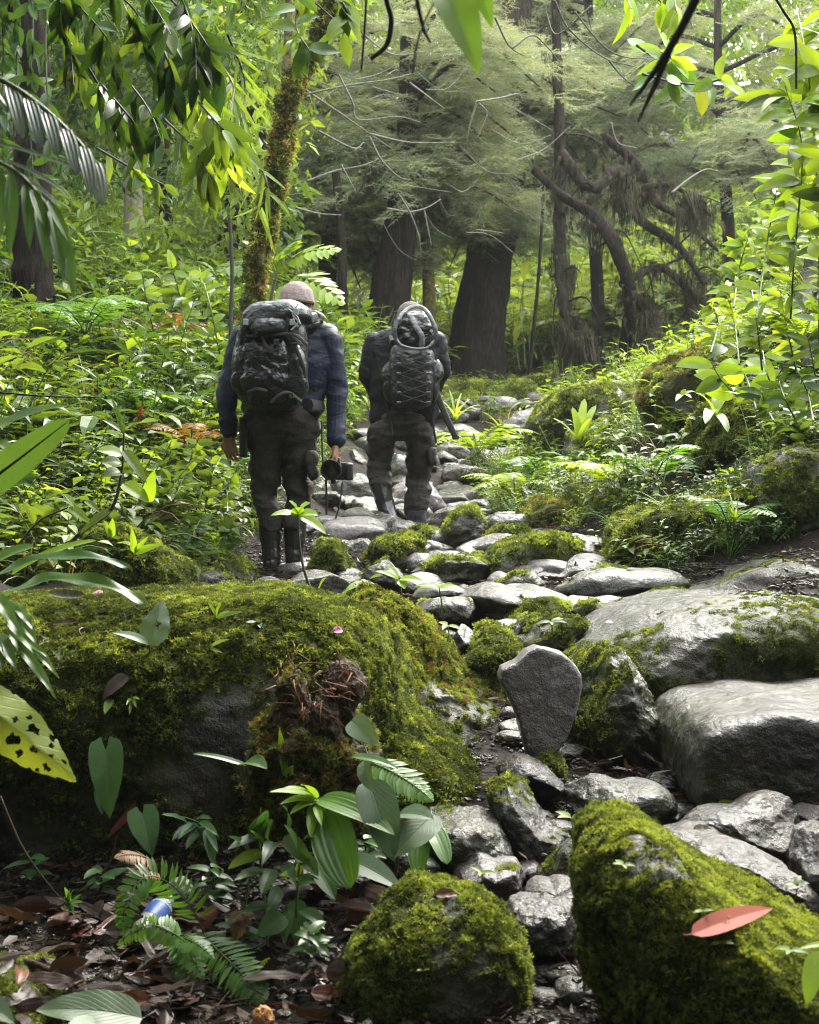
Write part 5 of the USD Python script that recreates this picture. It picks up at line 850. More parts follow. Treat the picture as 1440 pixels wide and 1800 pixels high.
# moss hung tree on the right
D = 17.5; t = thing('moss_hung_tree', 'tree with crooked limbs trailing dark hanging moss, right of the big dark trunk', 'tree')
LIM = [([(974, -160), (978, 60), (985, 300), (984, 420), (990, 520), (1000, 590)], [.05, .06, .075, .08, .07, .03]), ([(940, 300), (990, 345), (1050, 385), (1085, 440), (1108, 520), (1100, 600), (1094, 690)], [.05, .06, .075, .085, .085, .085, .1]), ([(985, 270), (1040, 330), (1090, 300), (1120, 380), (1190, 430), (1240, 500)], [.08, .07, .07, .06, .05, .03]),
       ([(1060, 240), (1110, 280), (1150, 350), (1200, 385), (1262, 440)], [.05, .06, .05, .04, .02]), ([(1108, 520), (1150, 560), (1138, 640), (1146, 690)], [.08, .09, .08, .1]), ([(1010, 560), (1040, 610), (1072, 640)], [.05, .07, .04]), ([(1094, 500), (1160, 470), (1220, 520), (1250, 560)], [.06, .05, .04, .02]), ([(1085, 350), (1130, 330), (1190, 330), (1250, 380)], [.04, .04, .03, .015])]
r = rng(55); hp_, hs = [], []
for k, (pth, rd) in enumerate(LIM):
    pts = [P(x, y, D + .5 * math.sin(k * 2 + i)) for i, (x, y) in enumerate(pth)]; part(t, 'trunk' if k in (1,) else 'limb', tube(pts, rd, 10, 40, rough=.35, seed=k, nscale=5), M['bark'], True)
    c = catmull(pts, 60)
    for _ in range(9):
        i = int(r.uniform(4, 56)); L = r.uniform(.25, .9); dx = r.normal(0, .5); part(t, 'twig', tube([c[i], c[i] + [dx * L * .6, r.normal(0, .15), r.uniform(-.25, .15) * L], c[i] + [dx * L, r.normal(0, .2), -L * r.uniform(.2, .8)]], [.016, .011, .005], 5, 9, rough=.2), M['bark'], True)
    for q in c:
        for _ in range(5 if k != 1 else 3): hp_.append(q + r.normal(0, .08, 3) + [0, 0, -.02]); hs.append(r.uniform(.1, .32) * (1 + 2.2 * (meshkit.noise(q * 2.2, 4) > .7)))
scatter(t, 'hanging_moss', [g1(s, m, 'strands') for s in STR for m in ('hangmoss', 'hangmoss', 'hangmossl')], np.array(hp_), frames(np.tile([[0, 0, 1.0]], (len(hp_), 1)) + r.normal(0, .15, (len(hp_), 3)), r), np.array(hs), r, 'stuff')
# mossy leaning trunk left, pale trunk, dark trunk, small poles
def plain_tree(name, label, path, radii, d, mat, rough=.3, seed=1, dd=None, mosskind=None, fork=()):
    t = thing(name, label, 'tree'); pts = trunk_pts(path, d, dd); V, Fc = tube(pts, radii, 14, 70, rough=rough, seed=seed, nscale=7); part(t, 'trunk', (V, Fc), M[mat], True)
    for f, rd in fork: part(t, 'limb', tube(trunk_pts(f, d), rd, 8, 30, rough=.3, seed=3, nscale=7), M[mat], True)
    if mosskind: mossy(t, V, Fc, np.clip(meshkit.fbm(V * 3, 3, seed) * 2 - .35, 0, 1), 'long', mosskind, [M['mossd'], M['mossb'], M['moss']], seed, 2.0)
    return t
plain_tree('mossy_tree', 'thin crooked trunk wrapped in golden moss behind the near hiker\'s left shoulder', [(440, 640), (444, 540), (455, 450), (472, 370), (492, 270), (505, 180), (535, 120), (566, 60), (590, -20), (600, -140)], [.07, .066, .064, .06, .055, .05, .05, .046, .04, .03], 10.4, 'barkm', .35, 4, None, 900, [([(503, 185), (505, 100), (508, 20), (506, -60)], [.05, .035, .035, .03])])
plain_tree('pale_tree', 'pale barked trunk standing in the left forest', [(232, 560), (234, 480), (236, 400), (232, 320), (226, 220), (220, 60), (215, -100)], [.13, .12, .11, .10, .09, .08, .07], 15.5, 'barkp', .2, 6)
plain_tree('dark_tree', 'thick dark trunk in the shade of the top left corner', [(64, 740), (60, 520), (56, 300), (58, 120), (40, 0), (25, -160)], [.2, .17, .15, .14, .14, .13], 11.5, 'bark', .35, 7)
plain_tree('dark_tree', 'dark narrow trunk between the pale trunk and the mossy one', [(300, 540), (294, 420), (290, 330), (282, 200), (270, 20)], [.1, .09, .08, .07, .06], 16.5, 'bark', .3, 8)
plain_tree('dark_tree', 'shadowy trunk behind the mossy crooked trunk', [(418, 480), (424, 380), (430, 300), (436, 200), (440, 0)], [.3, .28, .26, .24, .2], 19.0, 'bark', .3, 9)
plain_tree('thin_tree', 'thin dark pole of a trunk right of the near hiker\'s cap', [(606, 600), (602, 500), (600, 420), (590, 300)], [.07, .06, .055, .05], 17.0, 'bark', .3, 10)
plain_tree('thin_tree', 'thin leaning sapling right of the big dark trunk', [(930, 670), (936, 600), (944, 520), (950, 440), (958, 300)], [.03, .028, .025, .022, .02], 20.0, 'bark', .2, 11)
plain_tree('thin_tree', 'thin dark stem beside the near hiker\'s pack', [(407, 640), (406, 560), (408, 480), (404, 380)], [.018, .016, .014, .012], 10.0, 'twigd', .2, 12)
# pale bare twigs in front of the needle trees
t = thing('bare_branches', 'tangle of pale bare curved twigs in front of the needle trees', 'branches'); r = rng(66)
TW = [[(540, 160), (600, 200), (650, 235), (690, 262)], [(540, 165), (610, 150), (680, 140), (730, 128)], [(595, 130), (620, 180), (630, 210), (700, 205), (740, 215)], [(650, 235), (720, 250), (800, 250)], [(650, 240), (670, 280), (700, 310), (720, 316)], [(540, 318), (590, 300), (640, 290), (680, 272)], [(600, 290), (625, 336)], [(700, 340), (720, 372), (735, 410), (740, 440)], [(680, 366), (720, 372), (750, 365), (775, 350)], [(745, 366), (752, 400), (758, 430)], [(838, 180), (826, 220), (820, 250)], [(838, 178), (856, 200), (840, 240)], [(840, 178), (880, 172), (910, 165), (918, 175)], [(720, 145), (760, 175), (780, 190)], [(1040, 10), (980, 60), (960, 20)], [(870, 30), (895, 80), (925, 100)], [(900, 85), (935, 62), (960, 80), (985, 110)], [(975, 0), (1000, 50), (1060, 100), (1120, 118)], [(1010, 20), (1060, 80), (1100, 100), (1150, 103)], [(1070, 105), (1090, 130), (1120, 156)], [(620, 30), (640, 60), (690, 95), (750, 90)], [(560, 230), (620, 260), (640, 250)], [(520, 365), (560, 375), (600, 378)], [(1074, 215), (1086, 250), (1118, 260)], [(1182, 338), (1210, 315), (1240, 298), (1262, 300)]]
for k, pth in enumerate(TW):
    d = 15.0 + r.uniform(-1, 1) if k not in (14, 15, 16, 17, 18, 19) else 9.0
    part(t, 'twig', tube([P(x, y, d + .1 * i) for i, (x, y) in enumerate(pth)], np.linspace(.012, .005, len(pth)) * d / 15, 6, 24, rough=.2, seed=k), M['twig'], True)
for k in range(20):
    x, y = r.uniform(540, 960), r.uniform(90, 430); a = r.uniform(-.6, .9); L = r.uniform(30, 110); b = r.uniform(-25, 25)
    part(t, 'twig', tube([P(x, y, 16), P(x + L * .5 * math.cos(a), y + L * .5 * math.sin(a) + b, 16.2), P(x + L * math.cos(a), y + L * math.sin(a), 16.3)], [.006, .005, .003], 4, 9), M['twig'], True)

# grit, chips and twig bits on the soil between the stones
def grit(seed, n=26):
    r = rng(seed); mb = MB()
    for k in range(n):
        c = np.array([r.normal(0, .05), r.normal(0, .05), .002]); v = trimesh.creation.icosahedron().vertices * r.uniform(.004, .014) * [1, .8, .6]; mb.add(v * r.uniform(.8, 1.2, v.shape) + c, trimesh.creation.icosahedron().faces)
    return mb.get()
def bits(seed, n=16):
    r = rng(seed); mb = MB()
    for k in range(n):
        c = np.array([r.normal(0, .07), r.normal(0, .07), .006]); a = r.uniform(0, 6.28); d = np.array([math.cos(a), math.sin(a), r.normal(0, .15)]); mb.add(*tube([c, c + d * r.uniform(.03, .09)], [.0018, .001], 3, 3, cap=False))
        if k % 3 == 0: add_leaf(mb, r.uniform(.03, .07), r.uniform(.012, .03), c, (math.sin(a), math.cos(a), .1), (r.normal(0, .4), r.normal(0, .4), 1), shape='ovate', bend=r.uniform(-.6, .9), n=3, m=2)
    return mb.get()
GR, BT = [grit(600 + k) for k in range(2)], [bits(610 + k) for k in range(3)]
r = rng(18); d = np.sqrt(r.uniform(2.8 ** 2, 9.5 ** 2, 5200)); px = r.uniform(-60, 1500, 5200); ok = (d < 4.6) | ((px > trail_left(d) - 40) & (px < trail_right(d) + 60)); x, d = ((px - 720) / FPX * d)[ok], d[ok]; pos = np.stack([x, d, hgt(x, d)], 1)
scatter(None, 'litter', [g1(GR[0], 'darkrock', 'grit'), g1(GR[1], 'rock', 'grit'), g1(BT[0], 'dryleaf', 'bits'), g1(BT[1], 'litter', 'bits'), g1(BT[2], 'dryleaf', 'bits')], pos, upright(len(pos), r, .15), r.uniform(.6, 1.3, len(pos)), r, 'stuff', None, 'gravel, twig bits and leaf crumbs on the dark soil between the stones', 'litter')
# ------------------------------------------------------------------ plants that stand out, one by one
def hit(px, py, lift=0.0):
    """first point of the ground or a rock seen at a pixel, and its normal"""
    o = np.array([0, 0, CAMZ]); dr = unit(P(px, py, 1.0) - o); best, nb = 1e9, np.array([0, 0, 1.0])
    for V, Fc in SOLIDS:
        mn, mx = V.min(0), V.max(0); c = (mn + mx) / 2; rad = np.linalg.norm(mx - mn) / 2; w = c - o
        if np.linalg.norm(w - dr * (w @ dr)) > rad: continue
        a, b, c3 = V[Fc[:, 0]], V[Fc[:, 1]], V[Fc[:, 2]]; e1, e2 = b - a, c3 - a; pv = np.cross(dr, e2); det = np.einsum('ij,ij->i', e1, pv); det = np.where(np.abs(det) < 1e-14, 1e-14, det); tv = o - a
        u = np.einsum('ij,ij->i', tv, pv) / det; q = np.cross(tv, e1); v = q @ dr / det; t = np.einsum('ij,ij->i', e2, q) / det; ok = (u >= 0) & (v >= 0) & (u + v <= 1) & (t > .3)
        if ok.any():
            i = np.where(ok)[0][np.argmin(t[ok])]
            if t[i] < best: best = t[i]; nb = unit(np.cross(e1[i], e2[i]))
    s = np.linspace(2.2, 30, 900); p = o + dr * s[:, None]; below = p[:, 2] < hgt(p[:, 0], p[:, 1])
    if below.any() and s[np.argmax(below)] < best: best = s[np.argmax(below)]; nb = np.array([0, -.1, 1.0])
    return o + dr * best + nb * lift, nb
def HL(parent, b, t, wpx, mat, up=(0, -.6, 1), bend=.4, name='leaf', label=None, shape='ovate', n=14, m=6, k=1.0, **kw):
    """one large leaf between two pixels (x, y, distance)"""
    b3, t3 = P(*b), P(*t); x = unit(t3 - b3); z = np.asarray(up, float); z = unit(z - x * (z @ x)); a = bend * .45; L = np.linalg.norm(t3 - b3) * (1 + bend * bend / 24) * k
    return put_leaf(parent, L, S(wpx, (b[2] + t[2]) / 2), b3, x * math.cos(a) + z * math.sin(a), z * math.cos(a) - x * math.sin(a), M[mat], name, label, shape=shape, bend=bend, n=n, m=m, **kw)
def dd(px, py, off=.0): return float(hit(px, py)[0][1]) - off
def HS(parent, b, t, wpx, mat, up=(0, -.9, .7), bend=.4, off=.05, **kw):
    """leaf that grows out of the surface seen at pixel b"""
    d = dd(*b, .005); return HL(parent, (*b, d), (*t, d - off), wpx, mat, up, bend, **kw)
def ST(parent, pts, rpx, mat='stem', name='stem', n=None):
    d = pts[0][2]; rr = np.broadcast_to(np.asarray(rpx, float), (len(pts),)) * d / FPX
    return part(parent, name, tube([P(*p) for p in pts], rr, 6, n), M[mat], True)

# palm frond hanging in at the upper left
t = thing('palm_frond', 'glossy silver green palm frond reaching in from the left edge', 'palm frond')
def rach(t, pts, dn, dlen, wpx, nl, seed, mat='silver', both=True, ang=.5):
    r = rng(seed); c = catmull([P(*p) for p in pts], 60); d = pts[0][2]
    part(t, 'midrib', tube([P(*p) for p in pts], np.linspace(6, 2, len(pts)) * d / FPX, 7, 30), M['stem'], True)
    for k in range(nl):
        u = (k + .5) / nl; i = min(57, int(u * 58)); p = c[i]; tg = unit(c[i + 1] - c[i])
        dd = unit(np.array([dn[0], 0, -dn[1]]) + tg * (.25 + .9 * u) + [0, r.normal(0, .08), 0]); L = S(dlen * (1 - .25 * u) * r.uniform(.9, 1.1), d)
        put_leaf(t, L, S(wpx, d), p, dd + np.array([0, -.6, 0]), (.25, -.5, 1), M[mat], 'leaflet', None, shape='strap', bend=.45, fold=.1, n=12, m=12, pleat=.06, pn=4)
        if both: put_leaf(t, L * .9, S(wpx * .6, d), p, tg * 1.0 + np.array([.1, .6, .02]), (.2, -.4, .9), M[mat], 'leaflet', None, shape='strap', bend=.7, fold=.15, n=10, m=8, pleat=.05, pn=3)
rach(t, [(-110, 96, 2.55), (0, 140, 2.5), (70, 185, 2.5), (135, 245, 2.5), (178, 300, 2.5)], (.12, 1), 128, 31, 8, 1)
for b, e, w in (((-60, 246), (136, 300), 17), ((10, 282), (124, 346), 14), ((20, 300), (104, 362), 11)): HL(t, (*b, 2.42), (*e, 2.38), w, 'silver', (.1, -.5, 1), .35, 'leaflet', shape='strap', n=14, m=10, pleat=.06, pn=3)
for b, e, w in (((20, 300), (16, 452), 26), ((-2, 290), (0, 420), 26), ((44, 318), (52, 440), 22), ((66, 346), (84, 474), 26), ((88, 366), (112, 496), 26), ((104, 392), (131, 526), 27), ((56, 330), (76, 396), 22), ((84, 352), (124, 430), 20), ((-30, 280), (-20, 400), 26)): HL(t, (*b, 2.4), (*e, 2.34), w, 'palm', (.45, -1, .1), .35, 'leaflet', shape='lance', n=14, m=10, pleat=.05, pn=4)
ST(t, [(-60, 262, 2.42), (20, 296, 2.4), (66, 340, 2.4), (104, 394, 2.4)], [4, 3.5, 3, 2], 'stem', 'midrib')
# leafy branches drooping at the upper left
def droop(name, label, tw, leaves, mats, seed, Lp=(60, 95), wp=(20, 30), d=5.0, dn=(.1, 1), cat='branch', shape='lance', tr=2.4, spread=.6, mat='twigd', bend=(.2, .8), group=None):
    r = rng(seed); t = thing(name, label, cat, group); cs = []
    for k, pth in enumerate(tw):
        pts = [P(x, y, d + .12 * ((k * 7 + i * 3) % 5 - 2)) for i, (x, y) in enumerate(pth)]; cs.append(catmull(pts, 40)); part(t, 'twig', tube(pts, np.linspace(tr, tr * .35, len(pts)) * d / FPX, 6, 24, rough=.1), M[mat], True)
    for k in range(leaves):
        c = cs[int(r.integers(len(cs)))]; i = int(r.uniform(.12, .99) * 38); p = c[i]; a = r.normal(0, spread); tg = unit(c[i + 1] - c[i])
        dd = np.array([dn[0] * math.cos(a) + math.sin(a) * .9, r.normal(0, .45), -dn[1] * math.cos(a) + r.normal(0, .3)]) + tg * .35; L = S(r.uniform(*Lp), d)
        put_leaf(t, L, S(r.uniform(*wp), d), p, dd, (r.normal(0, .7), -1, r.uniform(-.2, .7)), M[mats[int(r.integers(len(mats)))]], 'leaf', None, shape=shape, bend=r.uniform(*bend), fold=r.uniform(.1, .35), n=7, m=4)
    return t
droop('leafy_branch', 'shaded branch of dark drooping leaves at the very top left', [[(60, -90), (130, 0), (190, 70), (215, 140)], [(120, -60), (230, 10), (262, 90)], [(200, -80), (270, 10), (300, 60)], [(90, -40), (120, 60), (130, 150)]], 90, ('hero_dark', 'leafd', 'leafd', 'leafm'), 1, (50, 85), (15, 25))
droop('leafy_branch', 'shaded branch of dark drooping leaves left of the mossy crooked trunk', [[(240, -60), (320, 20), (370, 90), (392, 160)], [(260, 30), (300, 120), (310, 190)], [(300, -60), (340, 60), (345, 140)]], 80, ('hero_dark', 'leafd', 'leafd', 'leafm'), 2, (50, 85), (15, 25), d=5.3)
droop('vine_curtain', 'dark vines with small leaves trailing over the thick trunk in the top left corner', [[(20, -80), (30, 80), (26, 240)], [(50, -80), (58, 60), (52, 200), (60, 330)], [(84, -80), (80, 90), (90, 260)], [(0, -60), (6, 100), (0, 260)]], 120, ('leafd', 'hero_dark', 'leafd'), 12, (28, 52), (10, 18), d=9.5, spread=.8, cat='vine')
droop('leafy_branch', 'lower dark leaf spray hanging above the palm frond tip', [[(150, 110), (190, 180), (205, 240)], [(180, 150), (235, 215), (262, 260)], [(215, 130), (260, 190), (285, 250)]], 52, ('leafd', 'leafm', 'hero_dark', 'leafd'), 3, d=5.4, Lp=(40, 75), wp=(14, 24))
droop('leafy_branch', 'sunlit yellow green leaf spray hanging beside the mossy crooked trunk', [[(330, 120), (360, 190), (380, 250), (402, 300)], [(350, 180), (395, 230), (430, 262)], [(290, 210), (340, 260), (372, 320)]], 60, ('leafb', 'hero_lime', 'leafm', 'leafb', 'leafb', 'leafm'), 4, d=6.2, Lp=(45, 85), wp=(18, 28))
droop('leafy_branch', 'loose sunlit sprig with a yellow leaf in front of the dark top left trunk', [[(140, 120), (170, 160), (180, 200)], [(170, 260), (240, 300), (300, 330)]], 24, ('hero_lime', 'leafb', 'leafm'), 5, d=6.8, Lp=(35, 60), wp=(14, 24))
droop('leafy_branch', 'spray of bright and glossy leaves at the top centre left', [[(480, -60), (560, 10), (620, 60)], [(560, -50), (610, 20), (600, 70)], [(540, -40), (520, 40), (545, 90)]], 36, ('leafb', 'hero_lime', 'strapl', 'leafm'), 6, d=5.8, Lp=(40, 70), wp=(18, 30), spread=1.0)
droop('leafy_branch', 'tuft of thin bamboo like leaves beside the mossy crooked trunk', [[(400, 60), (430, 140), (425, 220)], [(440, 250), (470, 330), (450, 380)], [(380, 100), (410, 150), (404, 190)]], 46, ('leafb', 'leafm'), 7, d=8.0, Lp=(50, 95), wp=(5, 9), spread=.9, shape='grass')
droop('leafy_branch', 'hanging cluster of fresh lance leaves left of the dark forked twig', [[(1090, -60), (1100, -10), (1110, 15)], [(1120, -60), (1150, -10), (1170, 10)], [(1170, -60), (1184, -10), (1190, 20)]], 20, ('leafb', 'hero_lime', 'leafm'), 8, d=7.0, Lp=(45, 75), wp=(14, 22), spread=.35)
droop('leafy_branch', 'rosette of green leaves with a yellowing one crossed by the dark forked twig', [[(1120, 80), (1150, 100), (1170, 102)], [(1160, 90), (1178, 100), (1190, 112)]], 16, ('leafb', 'hero_lime', 'strapl'), 9, d=8.6, Lp=(50, 80), wp=(16, 24), dn=(.3, .5), spread=1.6)
droop('leafy_branch', 'pale leaf rosette with one hanging yellow leaf near the bright shrub', [[(1130, 130), (1190, 145), (1250, 150)], [(1240, 150), (1265, 140), (1280, 150)]], 13, ('leafb', 'strapl', 'leafm'), 10, d=8.2, Lp=(40, 65), wp=(18, 26), dn=(.5, .4), spread=1.5)
t = thing('hanging_leaf', 'bright yellow leaf hanging below the pale leaf rosette', 'leaf'); HL(t, (1236, 152, 8.2), (1234, 204, 8.2), 28, 'leafy')
# big leaf, twigs and lianas at the top of the picture
t = thing('overhanging_leaf', 'big translucent green leaf hanging in at the top centre', 'leaf')
HL(t, (756, -80, 1.95), (842, 130, 1.85), 86, 'hero_green', (.15, -1, .25), .35, shape='ovate', n=24, m=10, wav=.006); ST(t, [(742, -140, 1.95), (748, -110, 1.95), (757, -78, 1.95)], 3, 'stem')
t = thing('overhanging_leaf', 'smaller green leaf beside the big translucent one at the top', 'leaf'); HL(t, (822, -90, 2.1), (866, 50, 2.05), 46, 'hero_green', (-.2, -1, .2), .3, n=18, m=8, wav=.006)
t = thing('liana', 'dark hooked liana curling down at the top centre', 'liana'); ST(t, [(668, -60, 2.6), (680, 0, 2.6), (688, 35, 2.6), (680, 78, 2.6), (652, 104, 2.6)], [5, 5, 5, 4.5, 3.5], 'twigd', 'vine', 40)
t = thing('liana', 'thin straight hanging vine left of the hooked liana', 'liana'); ST(t, [(646, -60, 2.8), (642, 40, 2.8), (635, 126, 2.8)], [2.4, 2.2, 1.6], 'twigd', 'vine')
t = thing('twig', 'crossing dark twigs left of the big translucent leaf', 'twig'); ST(t, [(722, -60, 2.1), (742, 40, 2.1), (757, 75, 2.1)], [4.5, 4, 2.5], 'twigd', 'twig'); ST(t, [(775, -20, 2.0), (740, 55, 2.0), (724, 132, 2.0)], [1.8, 1.6, 1.1], 'twigd', 'twig'); ST(t, [(738, 56, 2.0), (730, 90, 2.0), (727, 130, 2.0)], [1.3, 1.2, .9], 'twigd', 'twig')
t = thing('twig', 'black forked dead twig slanting down at the top right', 'twig'); ST(t, [(1246, -50, 2.2), (1200, 45, 2.2), (1160, 112, 2.2), (1107, 186, 2.2)], [9, 7.5, 6, 1.6], 'twigd', 'twig', 30); ST(t, [(1185, 72, 2.2), (1156, 140, 2.2), (1122, 214, 2.2)], [5.5, 5, 1.6], 'twigd', 'twig', 30)
t = thing('twig', 'thin looping twig over the bright shrub', 'twig'); ST(t, [(1340, -40, 4.5), (1378, 20, 4.5), (1398, 60, 4.5), (1400, 156, 4.5)], [2.5, 2.5, 2.5, 2], 'twigd', 'twig')
# bright shrubs at the right edge
SH = [('tall sunlit shrub with large lance leaves at the top right corner', [[(1450, 560), (1436, 300), (1420, 120), (1400, 10)], [(1480, 500), (1460, 200), (1440, 30)], [(1400, 420), (1410, 260), (1380, 150)]], 110, (45, 95), (18, 30), 5.6, ('leafb', 'hero_lime', 'leafb', 'leafm')),
      ('sunlit shrub of mid sized leaves below the tall one at the right edge', [[(1330, 560), (1350, 420), (1372, 300)], [(1390, 560), (1400, 420), (1420, 320)], [(1440, 600), (1440, 460), (1430, 360)], [(1290, 540), (1300, 470), (1318, 410)]], 150, (26, 56), (9, 17), 6.6, ('leafb', 'leafb', 'hero_lime', 'leafm')),
      ('low bright shrub spilling over the dark overhanging boulder', [[(1300, 640), (1290, 560), (1272, 500)], [(1340, 650), (1330, 560), (1320, 500)], [(1400, 650), (1380, 560), (1372, 510)], [(1250, 620), (1262, 570), (1250, 530)]], 140, (20, 46), (7, 14), 7.6, ('leafb', 'leafm', 'grass')),
      ('shrub with broad single leaves above the mossy stump like rock', [[(1330, 720), (1310, 660), (1270, 600)], [(1380, 730), (1350, 660), (1340, 610)], [(1300, 700), (1270, 670), (1252, 640)]], 22, (45, 75), (18, 28), 8.0, ('leafb', 'leafm', 'hero_lime')),
      ('shaded dark leaved herbs against the earth bank at the right edge', [[(1430, 740), (1420, 690), (1400, 650)], [(1400, 740), (1380, 700), (1370, 670)], [(1440, 700), (1430, 640), (1420, 590)], [(1360, 740), (1345, 710), (1340, 690)]], 60, (28, 55), (9, 16), 7.6, ('leafd', 'leafm', 'leafm'))]
for k, (lb, tw, nl, Lp, wp, d, mt) in enumerate(SH): droop('shrub', lb, tw, nl, mt, 20 + k, Lp, wp, d, (-.3, .1), 'shrub', 'lance', 2.0, 1.3, 'stem', (.4, 1.5))
droop('shrub', 'leafy shrub between the mossy crooked trunk and the left bank', [[(330, 640), (320, 540), (300, 460)], [(390, 640), (370, 540), (350, 470)], [(280, 620), (260, 540), (250, 480)]], 60, ('leafb', 'leafm', 'leafb'), 31, (22, 42), (10, 18), 11, (.2, .1), 'shrub', 'ovate', 2.0, 1.4, 'stem', (.3, .9))
droop('shrub', 'bushy sunlit shrub leaning over the soil by the near hiker\'s left hand', [[(300, 900), (330, 820), (350, 770)], [(360, 900), (372, 840), (390, 800)], [(250, 900), (280, 830), (300, 780)], [(400, 900), (400, 860), (412, 830)]], 110, ('leafb', 'leafb', 'leafm'), 32, (16, 34), (9, 17), 8.3, (.3, .2), 'shrub', 'ovate', 1.8, 1.4, 'stem', (.3, .9))
droop('shrub', 'dark lower shrub with pale glints under the sunlit one, left of the near hiker', [[(250, 990), (270, 930), (290, 890)], [(330, 990), (340, 940), (360, 900)], [(400, 990), (400, 950), (410, 920)]], 90, ('leafm', 'leafd', 'leafm'), 33, (18, 34), (9, 16), 7.7, (.2, .2), 'shrub', 'ovate', 1.8, 1.4, 'stem', (.3, .9))
# compound leaved sapling behind the near hiker
t = thing('compound_sapling', 'sapling with large feather shaped leaves, right of the near hiker\'s cap', 'sapling'); ST(t, [(470, 620, 12), (474, 540, 12), (486, 480, 12)], [4, 3.5, 3], 'stemb')
for k, (b, e, wp) in enumerate((((486, 480), (600, 432), 40), ((486, 484), (610, 530), 46), ((480, 490), (560, 560), 40), ((480, 480), (380, 470), 40), ((484, 476), (430, 420), 34), ((486, 478), (520, 420), 36))):
    b3, e3 = P(*b, 12), P(*e, 11.7); L = np.linalg.norm(e3 - b3); v, f = frond(L, 9, S(wp, 12) * 1.2, S(15, 12), .5, .5, n=3, m=2, base0=.25, ang=1.1, seed=k, tip=.6).get(); part(t, 'frond', (orient(v, b3, e3 - b3, (0, -.7, 1)), f), M['leafb'], True, None)
# ferns and tufts that can be told apart
FE = [('bright fern rising in the middle of the left bank', (250, 640), 11, 7, .75, 'fernb'), ('pale drooping fern in front of the palm frond tip', (150, 590), 10.5, 6, .7, 'fern'), ('dark fern hanging over bare soil left of the near hiker\'s elbow', (250, 740), 9.4, 5, .6, 'fern'), ('rusty brown dying fern left of the near hiker\'s hand', (335, 790), 8.8, 5, .45, 'fernbrown'),
      ('reddish brown fern high on the left bank', (300, 600), 11.5, 4, .5, 'fernbrown'), ('golden green fern in the middle of the right trail edge', (905, 880), 10.3, 8, .5, 'fernb'), ('tall thin fern by the black boulder right of the trail', (955, 850), 10.6, 6, .55, 'fern'), ('bright fern in front of the black boulder', (1080, 860), 9.3, 6, .55, 'fernb'),
      ('spreading fern left of the mossy stump like rock', (1150, 850), 8.8, 6, .55, 'fern'), ('sunlit fern right of the far hiker\'s swinging strap', (840, 800), 12.2, 7, .6, 'fernb'), ('small fern on the dark mossy bank rock', (1280, 930), 7.4, 5, .4, 'fern'), ('fern drooping from the right edge bank above the black faced boulder', (1410, 600), 7.6, 5, .5, 'fernb')]
for k, (lb, (x, y), d, nf, L, mt) in enumerate(FE):
    t = thing('fern', lb, 'fern'); b3 = P(x, y, d); r = rng(500 + k)
    for q in range(nf):
        a = 6.28 * q / nf + r.normal(0, .3); fern_part(t, b3, (math.cos(a), math.sin(a) - .2, .3), (0, 0, 1), M[mt], L * r.uniform(.8, 1.1), 20, L * .26, L * .045, droop=r.uniform(.5, .9), rise=r.uniform(.6, 1.1), n=2, m=2, seed=k * 11 + q)
def tuft(name, label, b, leaves, mat, cat='plant', shape='strap', bend=.7, up=None):
    t = thing(name, label, cat)
    for (x, y, dd, w) in leaves: HL(t, b, (x, y, b[2] + dd), w, mat, up or (0, -.5, 1), bend, shape=shape, n=10, m=4, fold=.25)
    return t
tuft('strap_leaf_plant', 'bright upright strap leaved tuft on the black boulder', (1018, 782, 10.4), [(1006, 715, 0, 16), (1028, 700, .1, 17), (1048, 712, .1, 16), (972, 735, -.1, 12), (1062, 740, -.1, 13), (990, 752, -.2, 11), (1040, 735, -.2, 15), (1020, 722, .2, 14)], 'leafb')
tuft('strap_leaf_plant', 'smaller bright strap tuft on the lichen spotted boulder', (1116, 775, 10.6), [(1112, 705, 0, 11), (1098, 745, -.1, 9), (1130, 750, -.1, 9), (1122, 725, .1, 10)], 'leafb')
tuft('strap_leaf_plant', 'strap leaved plant arching from the mossy stump like rock', (1254, 730, 8.7), [(1222, 690, -.1, 20), (1240, 745, -.4, 22), (1280, 760, -.3, 18), (1296, 680, .1, 17), (1262, 690, .2, 14)], 'leafb', bend=1.0)
tuft('leafy_stalk', 'thin stalk with three pale leaves before the dark overhanging boulder', (1200, 694, 8.6), [(1188, 706, -.1, 12), (1206, 684, 0, 12), (1222, 688, 0, 10), (1216, 700, -.1, 10)], 'leafb', shape='ovate'); 
tuft('upright_leaf', 'single bright upright leaf on the mossy stump like rock', (1298, 712, 8.6), [(1293, 672, 0, 10), (1312, 690, 0, 12)], 'leafb')
tuft('grass_tuft', 'arching grass tuft right of the far hiker\'s waist', (800, 740, 12), [(x, y, dd, 5) for x, y, dd in ((770, 700, 0), (790, 685, .1), (812, 690, .1), (830, 700, 0), (836, 722, -.2), (780, 715, -.2), (845, 712, .1), (822, 712, -.3))], 'grass', 'grass', 'grass', 1.1)
tuft('grass_tuft', 'arching grass tuft on the dark mossy bank rock', (1290, 930, 7.3), [(x, y, dd, 4) for x, y, dd in ((1262, 880, 0), (1280, 862, .1), (1300, 870, 0), (1316, 890, -.1), (1250, 900, -.1), (1308, 905, -.2), (1272, 890, -.2), (1295, 900, -.3))], 'grass', 'grass', 'grass', 1.3)
tuft('leafy_stalk', 'drooping three leaved sprig on the black boulder\'s face', (1040, 830, 10.2), [(1026, 850, -.2, 14), (1040, 858, -.2, 14), (1056, 850, -.2, 13), (1028, 820, -.1, 10)], 'strapl', shape='ovate')
